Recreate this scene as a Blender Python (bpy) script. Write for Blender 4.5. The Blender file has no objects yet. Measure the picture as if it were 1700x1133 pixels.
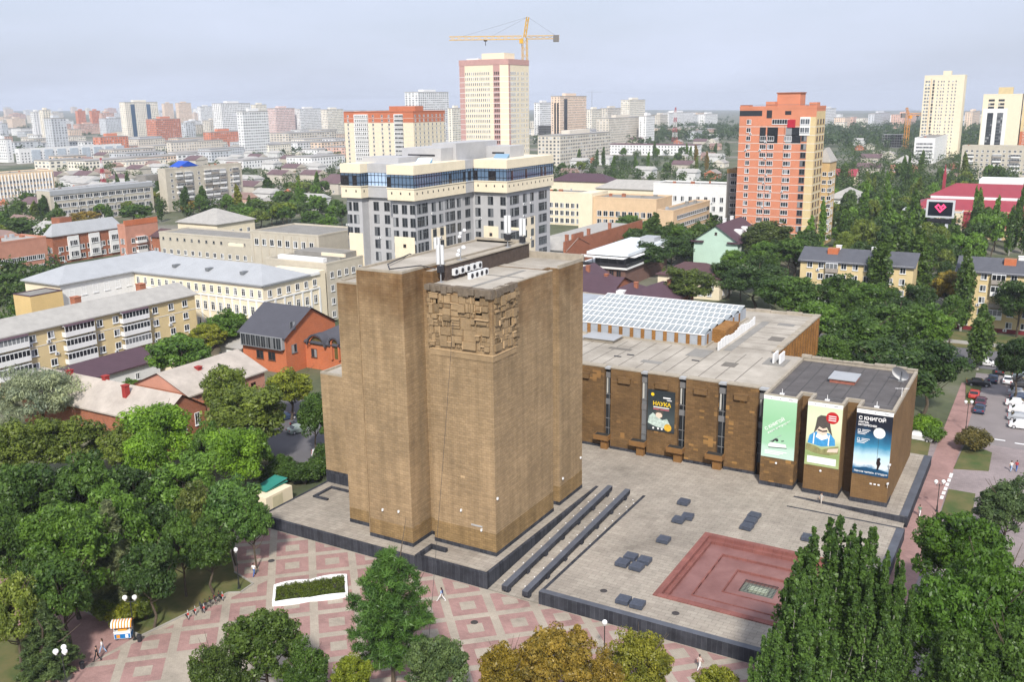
import bpy, math, random
import numpy as np
from mathutils import Vector, Matrix

random.seed(11)
rng = np.random.default_rng(5)
SC = bpy.context.scene
COL = SC.collection

# ------------------------------------------------------------------ camera
FPX, PIT, ROL, YAW, CAMH = 1564.97, math.radians(14.1493), math.radians(-0.75585), math.radians(30.1495), 55.0
cF = Vector((-math.sin(YAW)*math.cos(PIT), math.cos(YAW)*math.cos(PIT), -math.sin(PIT)))
cR0 = Vector((math.cos(YAW), math.sin(YAW), 0)); cU0 = cR0.cross(cF)
cR = cR0*math.cos(ROL) + cU0*math.sin(ROL); cU = cU0*math.cos(ROL) - cR0*math.sin(ROL)
cam_d = bpy.data.cameras.new('camera'); cam = bpy.data.objects.new('camera', cam_d); COL.objects.link(cam)
cam.matrix_world = Matrix(((cR.x, cU.x, -cF.x, 0), (cR.y, cU.y, -cF.y, 0), (cR.z, cU.z, -cF.z, CAMH), (0, 0, 0, 1)))
cam_d.sensor_width = 36; cam_d.lens = FPX/1700*36; cam_d.clip_start = 1; cam_d.clip_end = 40000
SC.camera = cam
# ------------------------------------------------------------------ sky, sun, exposure
SUN_EL, SUN_AZ = math.radians(43), math.radians(150)
world = bpy.data.worlds.new('World'); SC.world = world; world.use_nodes = True
nt = world.node_tree; N = nt.nodes; N.clear()
out = N.new('ShaderNodeOutputWorld'); bg = N.new('ShaderNodeBackground'); bg.inputs[1].default_value = 0.103
sky = N.new('ShaderNodeTexSky'); sky.sky_type = 'NISHITA'; sky.sun_disc = False
sky.sun_elevation = SUN_EL; sky.sun_rotation = SUN_AZ; sky.altitude = 120; sky.air_density = 1.0; sky.dust_density = 4.0; sky.ozone_density = 1.5
tc = N.new('ShaderNodeTexCoord'); mp = N.new('ShaderNodeMapping'); mp.inputs['Scale'].default_value = (1.2, 1.2, 7)
nz = N.new('ShaderNodeTexNoise'); nz.inputs['Scale'].default_value = 2.2; nz.inputs['Detail'].default_value = 5; nz.inputs['Roughness'].default_value = .55
ramp = N.new('ShaderNodeMapRange'); ramp.inputs[1].default_value = .35; ramp.inputs[2].default_value = .7; ramp.inputs[3].default_value = .74; ramp.inputs[4].default_value = .97
mix = N.new('ShaderNodeMix'); mix.data_type = 'RGBA'; mix.inputs[7].default_value = (5.0, 5.45, 6.65, 1)   # thin veil of high cloud
nt.links.new(tc.outputs['Generated'], mp.inputs[0]); nt.links.new(mp.outputs[0], nz.inputs[0]); nt.links.new(nz.outputs[0], ramp.inputs[0])
nt.links.new(ramp.outputs[0], mix.inputs[0]); nt.links.new(sky.outputs[0], mix.inputs[6]); nt.links.new(mix.outputs[2], bg.inputs[0]); nt.links.new(bg.outputs[0], out.inputs[0])
sl = bpy.data.lights.new('sun', 'SUN'); sl.energy = 3.6; sl.angle = math.radians(5); sl.color = (1, .95, .87)
sun = bpy.data.objects.new('sun', sl); COL.objects.link(sun)
sdir = Vector((math.sin(SUN_AZ)*math.cos(SUN_EL), math.cos(SUN_AZ)*math.cos(SUN_EL), math.sin(SUN_EL)))
sun.rotation_euler = sdir.to_track_quat('Z', 'Y').to_euler(); sun.location = (0, 0, 200)
vs = SC.view_settings; vs.view_transform = 'Standard'; vs.look = 'None'; vs.gamma = 1; vs.exposure = 0.55; vs.use_curve_mapping = False
SC.cycles.max_bounces = 6; SC.cycles.diffuse_bounces = 2; SC.cycles.glossy_bounces = 2; SC.cycles.transmission_bounces = 2
SC.cycles.volume_bounces = 0; SC.cycles.transparent_max_bounces = 4; SC.cycles.caustics_reflective = False; SC.cycles.caustics_refractive = False
SC.cycles.use_denoising = True

# ------------------------------------------------------------------ survey helpers: photograph pixel <-> place on the ground
def ray(x, y): return cF + cR*((x-850)/FPX) - cU*((y-566.5)/FPX)
def gp(x, y, z=0.0):
    d = ray(x, y); t = (z-CAMH)/d.z; return Vector((d.x*t, d.y*t, z))
def hz(x, y, X, Y):
    d = ray(x, y); return CAMH + d.z*math.hypot(X, Y)/math.hypot(d.x, d.y)
def atY(x, y, Y): d = ray(x, y); return d.x*Y/d.y
def atX(x, y, X): d = ray(x, y); return d.y*X/d.x
def depth(p): return (Vector(p)-Vector((0, 0, CAMH))).dot(cF)
def NT(xc, yt, h, xl, xr):                      # near corner from its top pixel and its height
    g = gp(xc, yt, h); return [min(atY(xl, yt, g.y), g.x-4), g.x, g.y, max(atX(xr, yt, g.x), g.y+4), h]
def NB(xc, yb, yt, xl, xr):                     # near corner from its foot pixel
    g = gp(xc, yb, 0); h = hz(xc, yt, g.x, g.y)
    return [min(atY(xl, yb, g.y), g.x-6), g.x, g.y, max(atX(xr, yb, g.x), g.y+6), h]

# ------------------------------------------------------------------ materials
MAT = {}
def lin(r, g, b, k=1.0):
    f = lambda v: ((v/255+.055)/1.055)**2.4 if v > 10 else v/255/12.92
    return (f(r)*k, f(g)*k, f(b)*k)
def newmat(name):
    m = bpy.data.materials.new(name); m.use_nodes = True; n = m.node_tree.nodes; return m, n, m.node_tree.links, n['Principled BSDF']
def node(n, t, **kw):
    o = n.new('ShaderNode'+t)
    for k, v in kw.items(): setattr(o, k, v)
    return o
def M(name, col, rough=.85, var=.12, scale=.6, col2=None, metal=0, bump=0, emit=0, objcol=False, spec=.3):
    if name in MAT: return MAT[name]
    m, n, l, p = newmat(name); p.inputs['Roughness'].default_value = rough; p.inputs['Metallic'].default_value = metal
    p.inputs['Specular IOR Level'].default_value = spec
    t = node(n, 'TexCoord'); a = node(n, 'TexNoise'); a.inputs['Scale'].default_value = scale; a.inputs['Detail'].default_value = 6; a.inputs['Roughness'].default_value = .65
    l.new(t.outputs['Object'], a.inputs[0])
    mr = node(n, 'MapRange'); mr.inputs[1].default_value = .28; mr.inputs[2].default_value = .72; l.new(a.outputs[0], mr.inputs[0])
    mx = node(n, 'Mix', data_type='RGBA'); l.new(mr.outputs[0], mx.inputs[0])
    c2 = col2 or tuple(min(1, c*(1+var)) for c in col); c1 = col if col2 else tuple(c*(1-var) for c in col)
    mx.inputs[6].default_value = (*c1, 1); mx.inputs[7].default_value = (*c2, 1)
    o = mx.outputs[2]
    if objcol:
        oi = node(n, 'ObjectInfo'); mm = node(n, 'Mix', data_type='RGBA', blend_type='MULTIPLY'); mm.inputs[0].default_value = 1
        l.new(o, mm.inputs[6]); l.new(oi.outputs['Color'], mm.inputs[7]); o = mm.outputs[2]
    l.new(o, p.inputs['Base Color'])
    if emit: l.new(o, p.inputs['Emission Color']); p.inputs['Emission Strength'].default_value = emit
    if bump:
        b = node(n, 'Bump'); b.inputs['Strength'].default_value = bump; b.inputs['Distance'].default_value = .05; l.new(a.outputs[0], b.inputs['Height']); l.new(b.outputs[0], p.inputs['Normal'])
    MAT[name] = m; return m
def brick(name, c1, c2, mortar, bw, bh, blot=.35, blotscale=.18, c3=None, c3lo=.58, mort=.012, bumpk=.25, floor=False, streak=.0, weather=None, stains=0):
    """masonry: coordinates run along the wall and up it, so courses lie level on every axis-aligned face"""
    if name in MAT: return MAT[name]
    m, n, l, p = newmat(name); p.inputs['Roughness'].default_value = .9; p.inputs['Specular IOR Level'].default_value = .2
    t = node(n, 'TexCoord'); s = node(n, 'SeparateXYZ'); l.new(t.outputs['Object'], s.inputs[0])
    cb = node(n, 'CombineXYZ')
    if floor: l.new(s.outputs[0], cb.inputs[0]); l.new(s.outputs[1], cb.inputs[1])
    else:
        ad = node(n, 'Math', operation='ADD'); l.new(s.outputs[0], ad.inputs[0]); l.new(s.outputs[1], ad.inputs[1]); l.new(ad.outputs[0], cb.inputs[0]); l.new(s.outputs[2], cb.inputs[1])
    bt = node(n, 'TexBrick'); bt.inputs['Scale'].default_value = 1; bt.inputs['Brick Width'].default_value = bw; bt.inputs['Row Height'].default_value = bh; bt.inputs['Mortar Size'].default_value = mort
    bt.inputs['Mortar Smooth'].default_value = .3; bt.inputs['Bias'].default_value = 0
    bt.inputs['Color1'].default_value = (*c1, 1); bt.inputs['Color2'].default_value = (*c2, 1); bt.inputs['Mortar'].default_value = (*mortar, 1)
    l.new(cb.outputs[0], bt.inputs['Vector'])
    a = node(n, 'TexNoise'); a.inputs['Scale'].default_value = blotscale; a.inputs['Detail'].default_value = 8; a.inputs['Roughness'].default_value = .68; l.new(t.outputs['Object'], a.inputs[0])
    mr = node(n, 'MapRange'); mr.inputs[1].default_value = .3; mr.inputs[2].default_value = .7; mr.inputs[3].default_value = 1-blot; mr.inputs[4].default_value = 1+blot*.5; l.new(a.outputs[0], mr.inputs[0])
    mu = node(n, 'Mix', data_type='RGBA', blend_type='MULTIPLY'); mu.inputs[0].default_value = 1; l.new(bt.outputs['Color'], mu.inputs[6]); l.new(mr.outputs[0], mu.inputs[7])
    o = mu.outputs[2]
    if streak:
        mp2 = node(n, 'Mapping'); mp2.inputs['Scale'].default_value = (1.1, .05, 1); l.new(cb.outputs[0], mp2.inputs[0])
        st = node(n, 'TexNoise'); st.inputs['Scale'].default_value = 1; st.inputs['Detail'].default_value = 4; l.new(mp2.outputs[0], st.inputs[0])
        ms = node(n, 'MapRange'); ms.inputs[1].default_value = .35; ms.inputs[2].default_value = .65; ms.inputs[3].default_value = 1-streak*1.3; ms.inputs[4].default_value = 1+streak*.5; l.new(st.outputs[0], ms.inputs[0])
        m2 = node(n, 'Mix', data_type='RGBA', blend_type='MULTIPLY'); m2.inputs[0].default_value = 1; l.new(o, m2.inputs[6]); l.new(ms.outputs[0], m2.inputs[7]); o = m2.outputs[2]
        mp3 = node(n, 'Mapping'); mp3.inputs['Scale'].default_value = (.45, 2.6, 1); l.new(cb.outputs[0], mp3.inputs[0])
        s3 = node(n, 'TexNoise'); s3.inputs['Scale'].default_value = 1; s3.inputs['Detail'].default_value = 5; l.new(mp3.outputs[0], s3.inputs[0])
        m4 = node(n, 'MapRange'); m4.inputs[1].default_value = .35; m4.inputs[2].default_value = .65; m4.inputs[3].default_value = 1-streak; m4.inputs[4].default_value = 1+streak*.4; l.new(s3.outputs[0], m4.inputs[0])
        m3 = node(n, 'Mix', data_type='RGBA', blend_type='MULTIPLY'); m3.inputs[0].default_value = 1; l.new(o, m3.inputs[6]); l.new(m4.outputs[0], m3.inputs[7]); o = m3.outputs[2]
    if stains:      # damp and dirt marks with ragged edges
        sn_ = node(n, 'TexNoise'); sn_.inputs['Scale'].default_value = .21; sn_.inputs['Detail'].default_value = 9; sn_.inputs['Roughness'].default_value = .7; sn_.inputs['Distortion'].default_value = .6; l.new(t.outputs['Object'], sn_.inputs[0])
        sr = node(n, 'MapRange'); sr.inputs[1].default_value = .52; sr.inputs[2].default_value = .68; sr.inputs[3].default_value = 1; sr.inputs[4].default_value = 1-stains; l.new(sn_.outputs[0], sr.inputs[0])
        sm = node(n, 'Mix', data_type='RGBA', blend_type='MULTIPLY'); sm.inputs[0].default_value = 1; l.new(o, sm.inputs[6]); l.new(sr.outputs[0], sm.inputs[7]); o = sm.outputs[2]
    if weather:     # stone stained darker and redder high on the wall, with a ragged lower limit
        wc, z0_, z1_ = weather; wn = node(n, 'TexNoise'); wn.inputs['Scale'].default_value = .35; wn.inputs['Detail'].default_value = 7; l.new(t.outputs['Object'], wn.inputs[0])
        wa = node(n, 'Math', operation='MULTIPLY_ADD'); l.new(wn.outputs[0], wa.inputs[0]); wa.inputs[1].default_value = (z1_-z0_)*1.6; l.new(s.outputs[2], wa.inputs[2])
        wr = node(n, 'MapRange'); wr.inputs[1].default_value = z0_+(z1_-z0_)*.8; wr.inputs[2].default_value = z1_+(z1_-z0_)*.8; l.new(wa.outputs[0], wr.inputs[0])
        wx = node(n, 'Mix', data_type='RGBA', blend_type='MULTIPLY'); l.new(wr.outputs[0], wx.inputs[0]); l.new(o, wx.inputs[6]); wx.inputs[7].default_value = (*wc, 1); o = wx.outputs[2]
    if c3:      # patches of fresher, differently coloured blocks, square-edged like the blocks themselves
        sn = node(n, 'VectorMath', operation='SNAP'); sn.inputs[1].default_value = (bw, bh, 1); l.new(cb.outputs[0], sn.inputs[0])
        b2 = node(n, 'TexNoise'); b2.inputs['Scale'].default_value = .33; b2.inputs['Detail'].default_value = 5; b2.inputs['Roughness'].default_value = .75; l.new(sn.outputs[0], b2.inputs[0])
        r2 = node(n, 'MapRange'); r2.inputs[1].default_value = c3lo; r2.inputs[2].default_value = c3lo+.02; l.new(b2.outputs[0], r2.inputs[0])
        m3 = node(n, 'Mix', data_type='RGBA'); l.new(r2.outputs[0], m3.inputs[0]); l.new(o, m3.inputs[6]); m3.inputs[7].default_value = (*c3, 1); o = m3.outputs[2]
    l.new(o, p.inputs['Base Color'])
    if bumpk:
        b = node(n, 'Bump'); b.inputs['Strength'].default_value = bumpk; b.inputs['Distance'].default_value = .03; l.new(bt.outputs['Fac'], b.inputs['Height']); b.invert = True; l.new(b.outputs[0], p.inputs['Normal'])
    MAT[name] = m; return m
def glass(name, col, rough=.08, spec=.6):
    if name in MAT: return MAT[name]
    m, n, l, p = newmat(name); p.inputs['Roughness'].default_value = rough; p.inputs['Specular IOR Level'].default_value = spec
    oi = node(n, 'ObjectInfo'); g = node(n, 'NewGeometry'); ad = node(n, 'Math', operation='ADD'); l.new(oi.outputs['Random'], ad.inputs[0]); l.new(g.outputs['Random Per Island'], ad.inputs[1])
    fr = node(n, 'Math', operation='FRACT'); l.new(ad.outputs[0], fr.inputs[0])
    cr = node(n, 'ValToRGB'); e = cr.color_ramp.elements
    e[0].position = 0; e[0].color = (*[c*.45 for c in col], 1); e[1].position = .72; e[1].color = (*col, 1)
    x = cr.color_ramp.elements.new(.8); x.color = (*[min(1, c*1.5+.10) for c in col], 1); x = cr.color_ramp.elements.new(1.0); x.color = (*[min(1, c*2+.28) for c in col], 1)   # pale curtains behind some panes
    l.new(fr.outputs[0], cr.inputs[0]); l.new(cr.outputs[0], p.inputs['Base Color'])
    MAT[name] = m; return m
def leafmat(name, trans=.38):
    if name in MAT: return MAT[name]
    m, n, l, p = newmat(name); at = node(n, 'Attribute', attribute_name='lv'); oi = node(n, 'ObjectInfo')
    r = node(n, 'ValToRGB'); e = r.color_ramp.elements; e[0].color = (.46, .54, .52, 1); e[1].color = (1.95, 1.8, 1.2, 1)
    l.new(at.outputs['Fac'], r.inputs[0]); mu = node(n, 'Mix', data_type='RGBA', blend_type='MULTIPLY'); mu.inputs[0].default_value = 1
    l.new(r.outputs[0], mu.inputs[6]); l.new(oi.outputs['Color'], mu.inputs[7])
    p.inputs['Roughness'].default_value = .42; p.inputs['Specular IOR Level'].default_value = .3; l.new(mu.outputs[2], p.inputs['Base Color'])
    tr = node(n, 'BsdfTranslucent'); l.new(mu.outputs[2], tr.inputs[0]); ms = node(n, 'MixShader'); ms.inputs[0].default_value = trans
    l.new(p.outputs[0], ms.inputs[1]); l.new(tr.outputs[0], ms.inputs[2]); l.new(ms.outputs[0], n['Material Output'].inputs[0])
    MAT[name] = m; return m

# ------------------------------------------------------------------ mesh and object helpers
class MB:
    def __init__(s): s.v = []; s.f = []; s.m = []
    def quad(s, pts, m=0):
        i = len(s.v); s.v += [tuple(p) for p in pts]; s.f.append(tuple(range(i, i+len(pts)))); s.m.append(m); return s
    def box(s, x0, x1, y0, y1, z0, z1, m=0, mt=None):
        i = len(s.v)
        s.v += [(x0, y0, z0), (x1, y0, z0), (x1, y1, z0), (x0, y1, z0), (x0, y0, z1), (x1, y0, z1), (x1, y1, z1), (x0, y1, z1)]
        s.f += [(i, i+3, i+2, i+1), (i+4, i+5, i+6, i+7), (i, i+1, i+5, i+4), (i+1, i+2, i+6, i+5), (i+2, i+3, i+7, i+6), (i+3, i, i+4, i+7)]
        s.m += [m, m if mt is None else mt, m, m, m, m]; return s
    def cbox(s, c, d, m=0, rz=0):
        i = len(s.v); s.box(-d[0]/2, d[0]/2, -d[1]/2, d[1]/2, -d[2]/2, d[2]/2, m); a, b = math.cos(rz), math.sin(rz)
        for k in range(i, i+8):
            x, y, z = s.v[k]; s.v[k] = (c[0]+x*a-y*b, c[1]+x*b+y*a, c[2]+z)
        return s
    def prism(s, poly, z0, z1, m=0, mt=None):
        n = len(poly); i = len(s.v); s.v += [(p[0], p[1], z0) for p in poly]+[(p[0], p[1], z1) for p in poly]
        s.f.append(tuple(range(i+n-1, i-1, -1))); s.m.append(m); s.f.append(tuple(range(i+n, i+2*n))); s.m.append(m if mt is None else mt)
        for k in range(n): s.f.append((i+k, i+(k+1) % n, i+n+(k+1) % n, i+n+k)); s.m.append(m)
        return s
    def tube(s, a, b, r0, r1=None, n=8, m=0, cap=True):
        r1 = r0 if r1 is None else r1; a = Vector(a); b = Vector(b); d = (b-a)
        if d.length < 1e-6: return s
        d.normalize(); u = d.orthogonal().normalized(); w = d.cross(u); i = len(s.v)
        for c, r in ((a, r0), (b, r1)):
            for k in range(n):
                t = 2*math.pi*k/n; s.v.append(tuple(c+u*(r*math.cos(t))+w*(r*math.sin(t))))
        for k in range(n): s.f.append((i+k, i+(k+1) % n, i+n+(k+1) % n, i+n+k)); s.m.append(m)
        if cap: s.f += [tuple(range(i+n-1, i-1, -1)), tuple(range(i+n, i+2*n))]; s.m += [m, m]
        return s
    def path(s, pts, r, n=6, m=0):
        for a, b in zip(pts, pts[1:]): s.tube(a, b, r, r, n, m)
        return s
    def ball(s, c, r, m=0, nu=10, nv=6, sz=1):
        i = len(s.v)
        for j in range(nv+1):
            t = math.pi*j/nv
            for k in range(nu): q = 2*math.pi*k/nu; s.v.append((c[0]+r*math.sin(t)*math.cos(q), c[1]+r*math.sin(t)*math.sin(q), c[2]+r*sz*math.cos(t)))
        for j in range(nv):
            for k in range(nu): s.f.append((i+j*nu+k, i+(j+1)*nu+k, i+(j+1)*nu+(k+1) % nu, i+j*nu+(k+1) % nu)); s.m.append(m)
        return s
    def torus(s, c, R, r, ax='y', n=16, k=6, m=0):
        i = len(s.v)
        for a in range(n):
            t = 2*math.pi*a/n
            for b in range(k):
                q = 2*math.pi*b/k; rr = R+r*math.cos(q); h = r*math.sin(q); x, z = rr*math.cos(t), rr*math.sin(t)
                s.v.append((c[0]+x, c[1]+h, c[2]+z) if ax == 'y' else (c[0]+x, c[1]+z, c[2]+h))
        for a in range(n):
            for b in range(k): s.f.append((i+a*k+b, i+((a+1) % n)*k+b, i+((a+1) % n)*k+(b+1) % k, i+a*k+(b+1) % k)); s.m.append(m)
        return s
    def mesh(s, name, mats, smooth=False):
        me = bpy.data.meshes.new(name); me.from_pydata(s.v, [], s.f)
        for m in (mats if isinstance(mats, (list, tuple)) else [mats]): me.materials.append(m)
        me.polygons.foreach_set('material_index', s.m)
        if smooth: me.polygons.foreach_set('use_smooth', [True]*len(s.f))
        me.update(); return me
    def build(s, name, mats, parent=None, loc=(0, 0, 0), rz=0, smooth=False): return put(name, s.mesh(name, mats, smooth), parent, loc, rz)
def put(name, me, parent=None, loc=(0, 0, 0), rz=0, col=None):
    o = bpy.data.objects.new(name, me); COL.objects.link(o); o.parent = parent; o.location = loc
    if rz: o.rotation_euler = (0, 0, rz)
    if col: o.color = (*col, 1)
    return o
def tag(o, label, cat, group=None):
    o['label'] = label; o['category'] = cat
    if group: o['group'] = group
    return o
def thing(name, label, cat, loc=(0, 0, 0), rz=0, group=None):
    o = bpy.data.objects.new(name, None); COL.objects.link(o); o.location = loc; o.rotation_euler = (0, 0, rz); o.empty_display_size = .5
    return tag(o, label, cat, group)
def struct(o): o['kind'] = 'structure'; return o
def stuff(o): o['kind'] = 'stuff'; return o
def copy_tree(root, loc, rz=0, label=None, group=None, col=None, scale=None):
    r = root.copy(); COL.objects.link(r); r.location = loc; r.rotation_euler = (0, 0, rz)
    if label: r['label'] = label
    if group: r['group'] = group
    if scale: r.scale = scale
    def kids(a, b):
        for ch in a.children:
            c = ch.copy(); COL.objects.link(c); c.parent = b
            if col and ch.get('tint'): c.color = (*col, 1)
            kids(ch, c)
    kids(root, r); return r
def text_mesh(txt, size, mat, bold=0.0, shear=0, align='LEFT'):
    cu = bpy.data.curves.new('lettering', 'FONT'); cu.body = txt; cu.size = size; cu.align_x = align; cu.offset = bold; cu.shear = shear
    o = bpy.data.objects.new('lettering', cu); COL.objects.link(o); dg = bpy.context.evaluated_depsgraph_get()
    me = bpy.data.meshes.new_from_object(o.evaluated_get(dg)); bpy.data.objects.remove(o); bpy.data.curves.remove(cu)
    me.materials.clear(); me.materials.append(mat); return me

FOOT = []                                        # footprints, so that scattered trees and houses keep clear of them
def foot(x0, x1, y0, y1, pad=1.0): FOOT.append((x0-pad, x1+pad, y0-pad, y1+pad))
def blocked(x, y, r=0): return any(a-r < x < b+r and c-r < y < d+r for a, b, c, d in FOOT)

# ------------------------------------------------------------------ common materials
m_white = M('white paint', (.72, .72, .72), var=.06); m_frame = M('window frame white', (.74, .75, .76), .5, .04)
m_dark = M('dark metal', (.03, .03, .035), .5); m_greyframe = M('window frame grey', (.16, .17, .18), .5)
g_dark = glass('window glass', (.03, .035, .042), .12, .35); g_blue = glass('window glass blue', (.15, .235, .36), .05, .8)
m_concrete = M('concrete', lin(170, 166, 158, .8), .9, .15, .5); m_roofgrey = M('roofing felt', lin(150, 147, 142, .75), .95, .18, .35)
m_metalroof = M('metal sheet roof', lin(186, 189, 193, .72), .5, .08, .4, spec=.5); m_slate = M('slate roof', lin(176, 173, 168, .8), .85, .14, .5)
m_brown = M('brown metal roof', lin(92, 68, 70, .8), .6, .12, .5); m_purple = M('dark purple roof', lin(88, 66, 76, .8), .65, .1, .5)
m_granite = brick('dark granite cladding', lin(72, 74, 82, .8), lin(52, 54, 62, .8), lin(110, 112, 118, .7), .55, 3.0, .45, .6, mort=.012, bumpk=.1)
m_acwhite = M('appliance white', (.66, .67, .68), .5, .05)
# ================================================================== THE SETTING
# ground: one sheet out to the horizon; it climbs a little to the south-west and falls to the north-east far out
def ground_z(x, y):
    r = math.hypot(x, y)
    if r < 1600: return 0.0
    t = (r-1600)/5400; a = (math.degrees(math.atan2(y, x))-90)/60          # 0 at the right of the view, 1 at the left
    a = max(0, min(1.2, a)); far = -46+84*a
    return t*far + 3*math.sin(x*.0021)*math.cos(y*.0017)*min(1, t*4)
radii = [0, 40, 90, 150, 220, 320, 450, 620, 850, 1150, 1600, 2200, 3000, 4000, 5200, 7000, 9500]
mb = MB(); NA = 96
for r in radii:
    for k in range(NA):
        q = 2*math.pi*k/NA; x, y = r*math.cos(q), r*math.sin(q); mb.v.append((x, y, ground_z(x, y)))
for j in range(len(radii)-1):
    for k in range(NA):
        a, b = j*NA+k, j*NA+(k+1) % NA
        mb.f.append((a, a+NA, b+NA, b)); mb.m.append(0)
m, n, l, p = newmat('city ground'); t = node(n, 'TexCoord'); p.inputs['Roughness'].default_value = .95
a1 = node(n, 'TexNoise'); a1.inputs['Scale'].default_value = .012; a1.inputs['Detail'].default_value = 9; a1.inputs['Roughness'].default_value = .62; l.new(t.outputs['Object'], a1.inputs[0])
cr = node(n, 'ValToRGB'); e = cr.color_ramp.elements; e[0].position = .38; e[0].color = (.035, .055, .022, 1); e[1].position = .62; e[1].color = (.20, .18, .155, 1)
x = e.new(.5); x.color = (.09, .10, .05, 1)
l.new(a1.outputs[0], cr.inputs[0]); a2 = node(n, 'TexNoise'); a2.inputs['Scale'].default_value = .6; a2.inputs['Detail'].default_value = 6; l.new(t.outputs['Object'], a2.inputs[0])
mu = node(n, 'Mix', data_type='RGBA', blend_type='OVERLAY'); mu.inputs[0].default_value = .35; l.new(cr.outputs[0], mu.inputs[6]); l.new(a2.outputs[0], mu.inputs[7]); l.new(mu.outputs[2], p.inputs['Base Color'])
struct(mb.build('ground', m))

# ---- street paving with its diagonal grid of pink panels and beige bands
PINK = lin(184, 148, 142, .76); BEIGE = lin(192, 181, 166, .76)
m_beige = brick('beige pavers', BEIGE, tuple(c*.9 for c in BEIGE), tuple(c*.72 for c in BEIGE), .32, .16, .22, .25, floor=True, mort=.012, bumpk=.08, stains=.22)
m_pink = brick('pink pavers', PINK, tuple(c*.88 for c in PINK), tuple(c*.75 for c in PINK), .32, .16, .25, .3, floor=True, mort=.012, bumpk=.08, stains=.25)
def sheet(name, pts, z, mat, parent=None):
    return MB().quad([(p[0], p[1], z) for p in pts]).build(name, mat, parent)
pave = struct(sheet('street_paving', [(-112, 32), (16, 32), (16, 84.45), (-89, 84.45), (-97, 92), (-112, 92)], .02, m_beige))
def clip(poly, a, b, c):                          # keep a*x+b*y <= c
    o = []
    for i in range(len(poly)):
        p, q = poly[i], poly[(i+1) % len(poly)]; dp = a*p[0]+b*p[1]-c; dq = a*q[0]+b*q[1]-c
        if dp <= 0: o.append(p)
        if (dp < 0) != (dq < 0) and dp != dq: t_ = dp/(dp-dq); o.append((p[0]+(q[0]-p[0])*t_, p[1]+(q[1]-p[1])*t_))
    return o
LA = math.radians(-47.6); e1 = (math.cos(LA), math.sin(LA)); e2 = (-e1[1], e1[0]); LP = 4.86; L0 = (-77.05, 77.95)
RINGC = gp(395, 1150)
for i in range(-8, 26):
    for j in range(-16, 18):
        cx, cy = L0[0]+(i*e1[0]+j*e2[0])*LP, L0[1]+(i*e1[1]+j*e2[1])*LP
        if not (-108 < cx < 14 and 40 < cy < 87): continue
        if math.hypot(cx-RINGC.x, cy-RINGC.y) < 9.5: continue
        def sq(h, ci=(cx, cy)): return [(ci[0]+e1[0]*a*h+e2[0]*b*h, ci[1]+e1[1]*a*h+e2[1]*b*h) for a, b in ((-1, -1), (1, -1), (1, 1), (-1, 1))]
        pl = clip(sq(1.97), 0, 1, 84.3)
        if cy < 71.5: pl = clip(pl, -1, .16, 78.6+.16*64) if len(pl) > 2 else pl
        if len(pl) < 3: continue
        MB().quad([(x_, y_, .026) for x_, y_ in pl]).build('paving_panel', m_pink, pave)
        il = clip(sq(.86), 0, 1, 84.2)
        if len(il) > 2 and (cy > 71.5 or cx > -78): MB().quad([(x_, y_, .031) for x_, y_ in il]).build('paving_inlay', m_beige, pave)
# plain pink walk that runs into the park, and round the ring path
struct(sheet('park_path', [(-112, 40), (-80.6, 40), (-80.6, 57.5), (-86, 58), (-112, 60)], .034, m_pink))
mb = MB(); 
for k in range(48):
    a, b = 2*math.pi*k/48, 2*math.pi*(k+1)/48
    mb.quad([(RINGC.x+r*math.cos(q), RINGC.y+r*math.sin(q), .033) for r, q in ((5.2, a), (8.6, a), (8.6, b), (5.2, b))])
struct(mb.build('ring_path', m_beige))
# ---- lawns and bare earth of the park, with a pale kerb
m_lawn = M('park grass', (.045, .085, .02), .95, col2=(.17, .135, .06), scale=.22, bump=.4)
m_earth = M('shaded earth', (.10, .085, .055), .95, col2=(.055, .07, .028), scale=.3)
lawn = struct(sheet('park_lawn', [(-80.2, 58.0), (-79.1, 66.2), (-78.9, 69.2), (-77.7, 70.0), (-77.9, 72.2), (-82, 73.2), (-100, 88), (-128, 80), (-128, 60), (-86, 58.4)], .045, m_lawn))
kb = MB()
for a, b in (((-80.2, 58.0), (-79.1, 66.2)), ((-79.1, 66.2), (-78.9, 69.2)), ((-78.9, 69.2), (-77.7, 70.0)), ((-77.7, 70.0), (-77.9, 72.2)), ((-77.9, 72.2), (-82, 73.2)), ((-80.2, 58.0), (-86, 58.4)), ((-81.2, 40), (-82.6, 51.5)), ((-82.6, 51.5), (-112, 54))):
    d = Vector((b[0]-a[0], b[1]-a[1])); kb.cbox(((a[0]+b[0])/2, (a[1]+b[1])/2, .09), (d.length, .18, .18), 0, math.atan2(d.y, d.x))
struct(kb.build('lawn_kerb', m_concrete))
struct(sheet('park_lawn_corner', [(-81.4, 36), (-82.8, 51.4), (-110, 54), (-110, 36)], .05, m_lawn))
struct(sheet('park_earth', [(-128, 88), (-100, 88), (-93, 92), (-95, 118), (-128, 112)], .03, m_earth))
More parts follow.
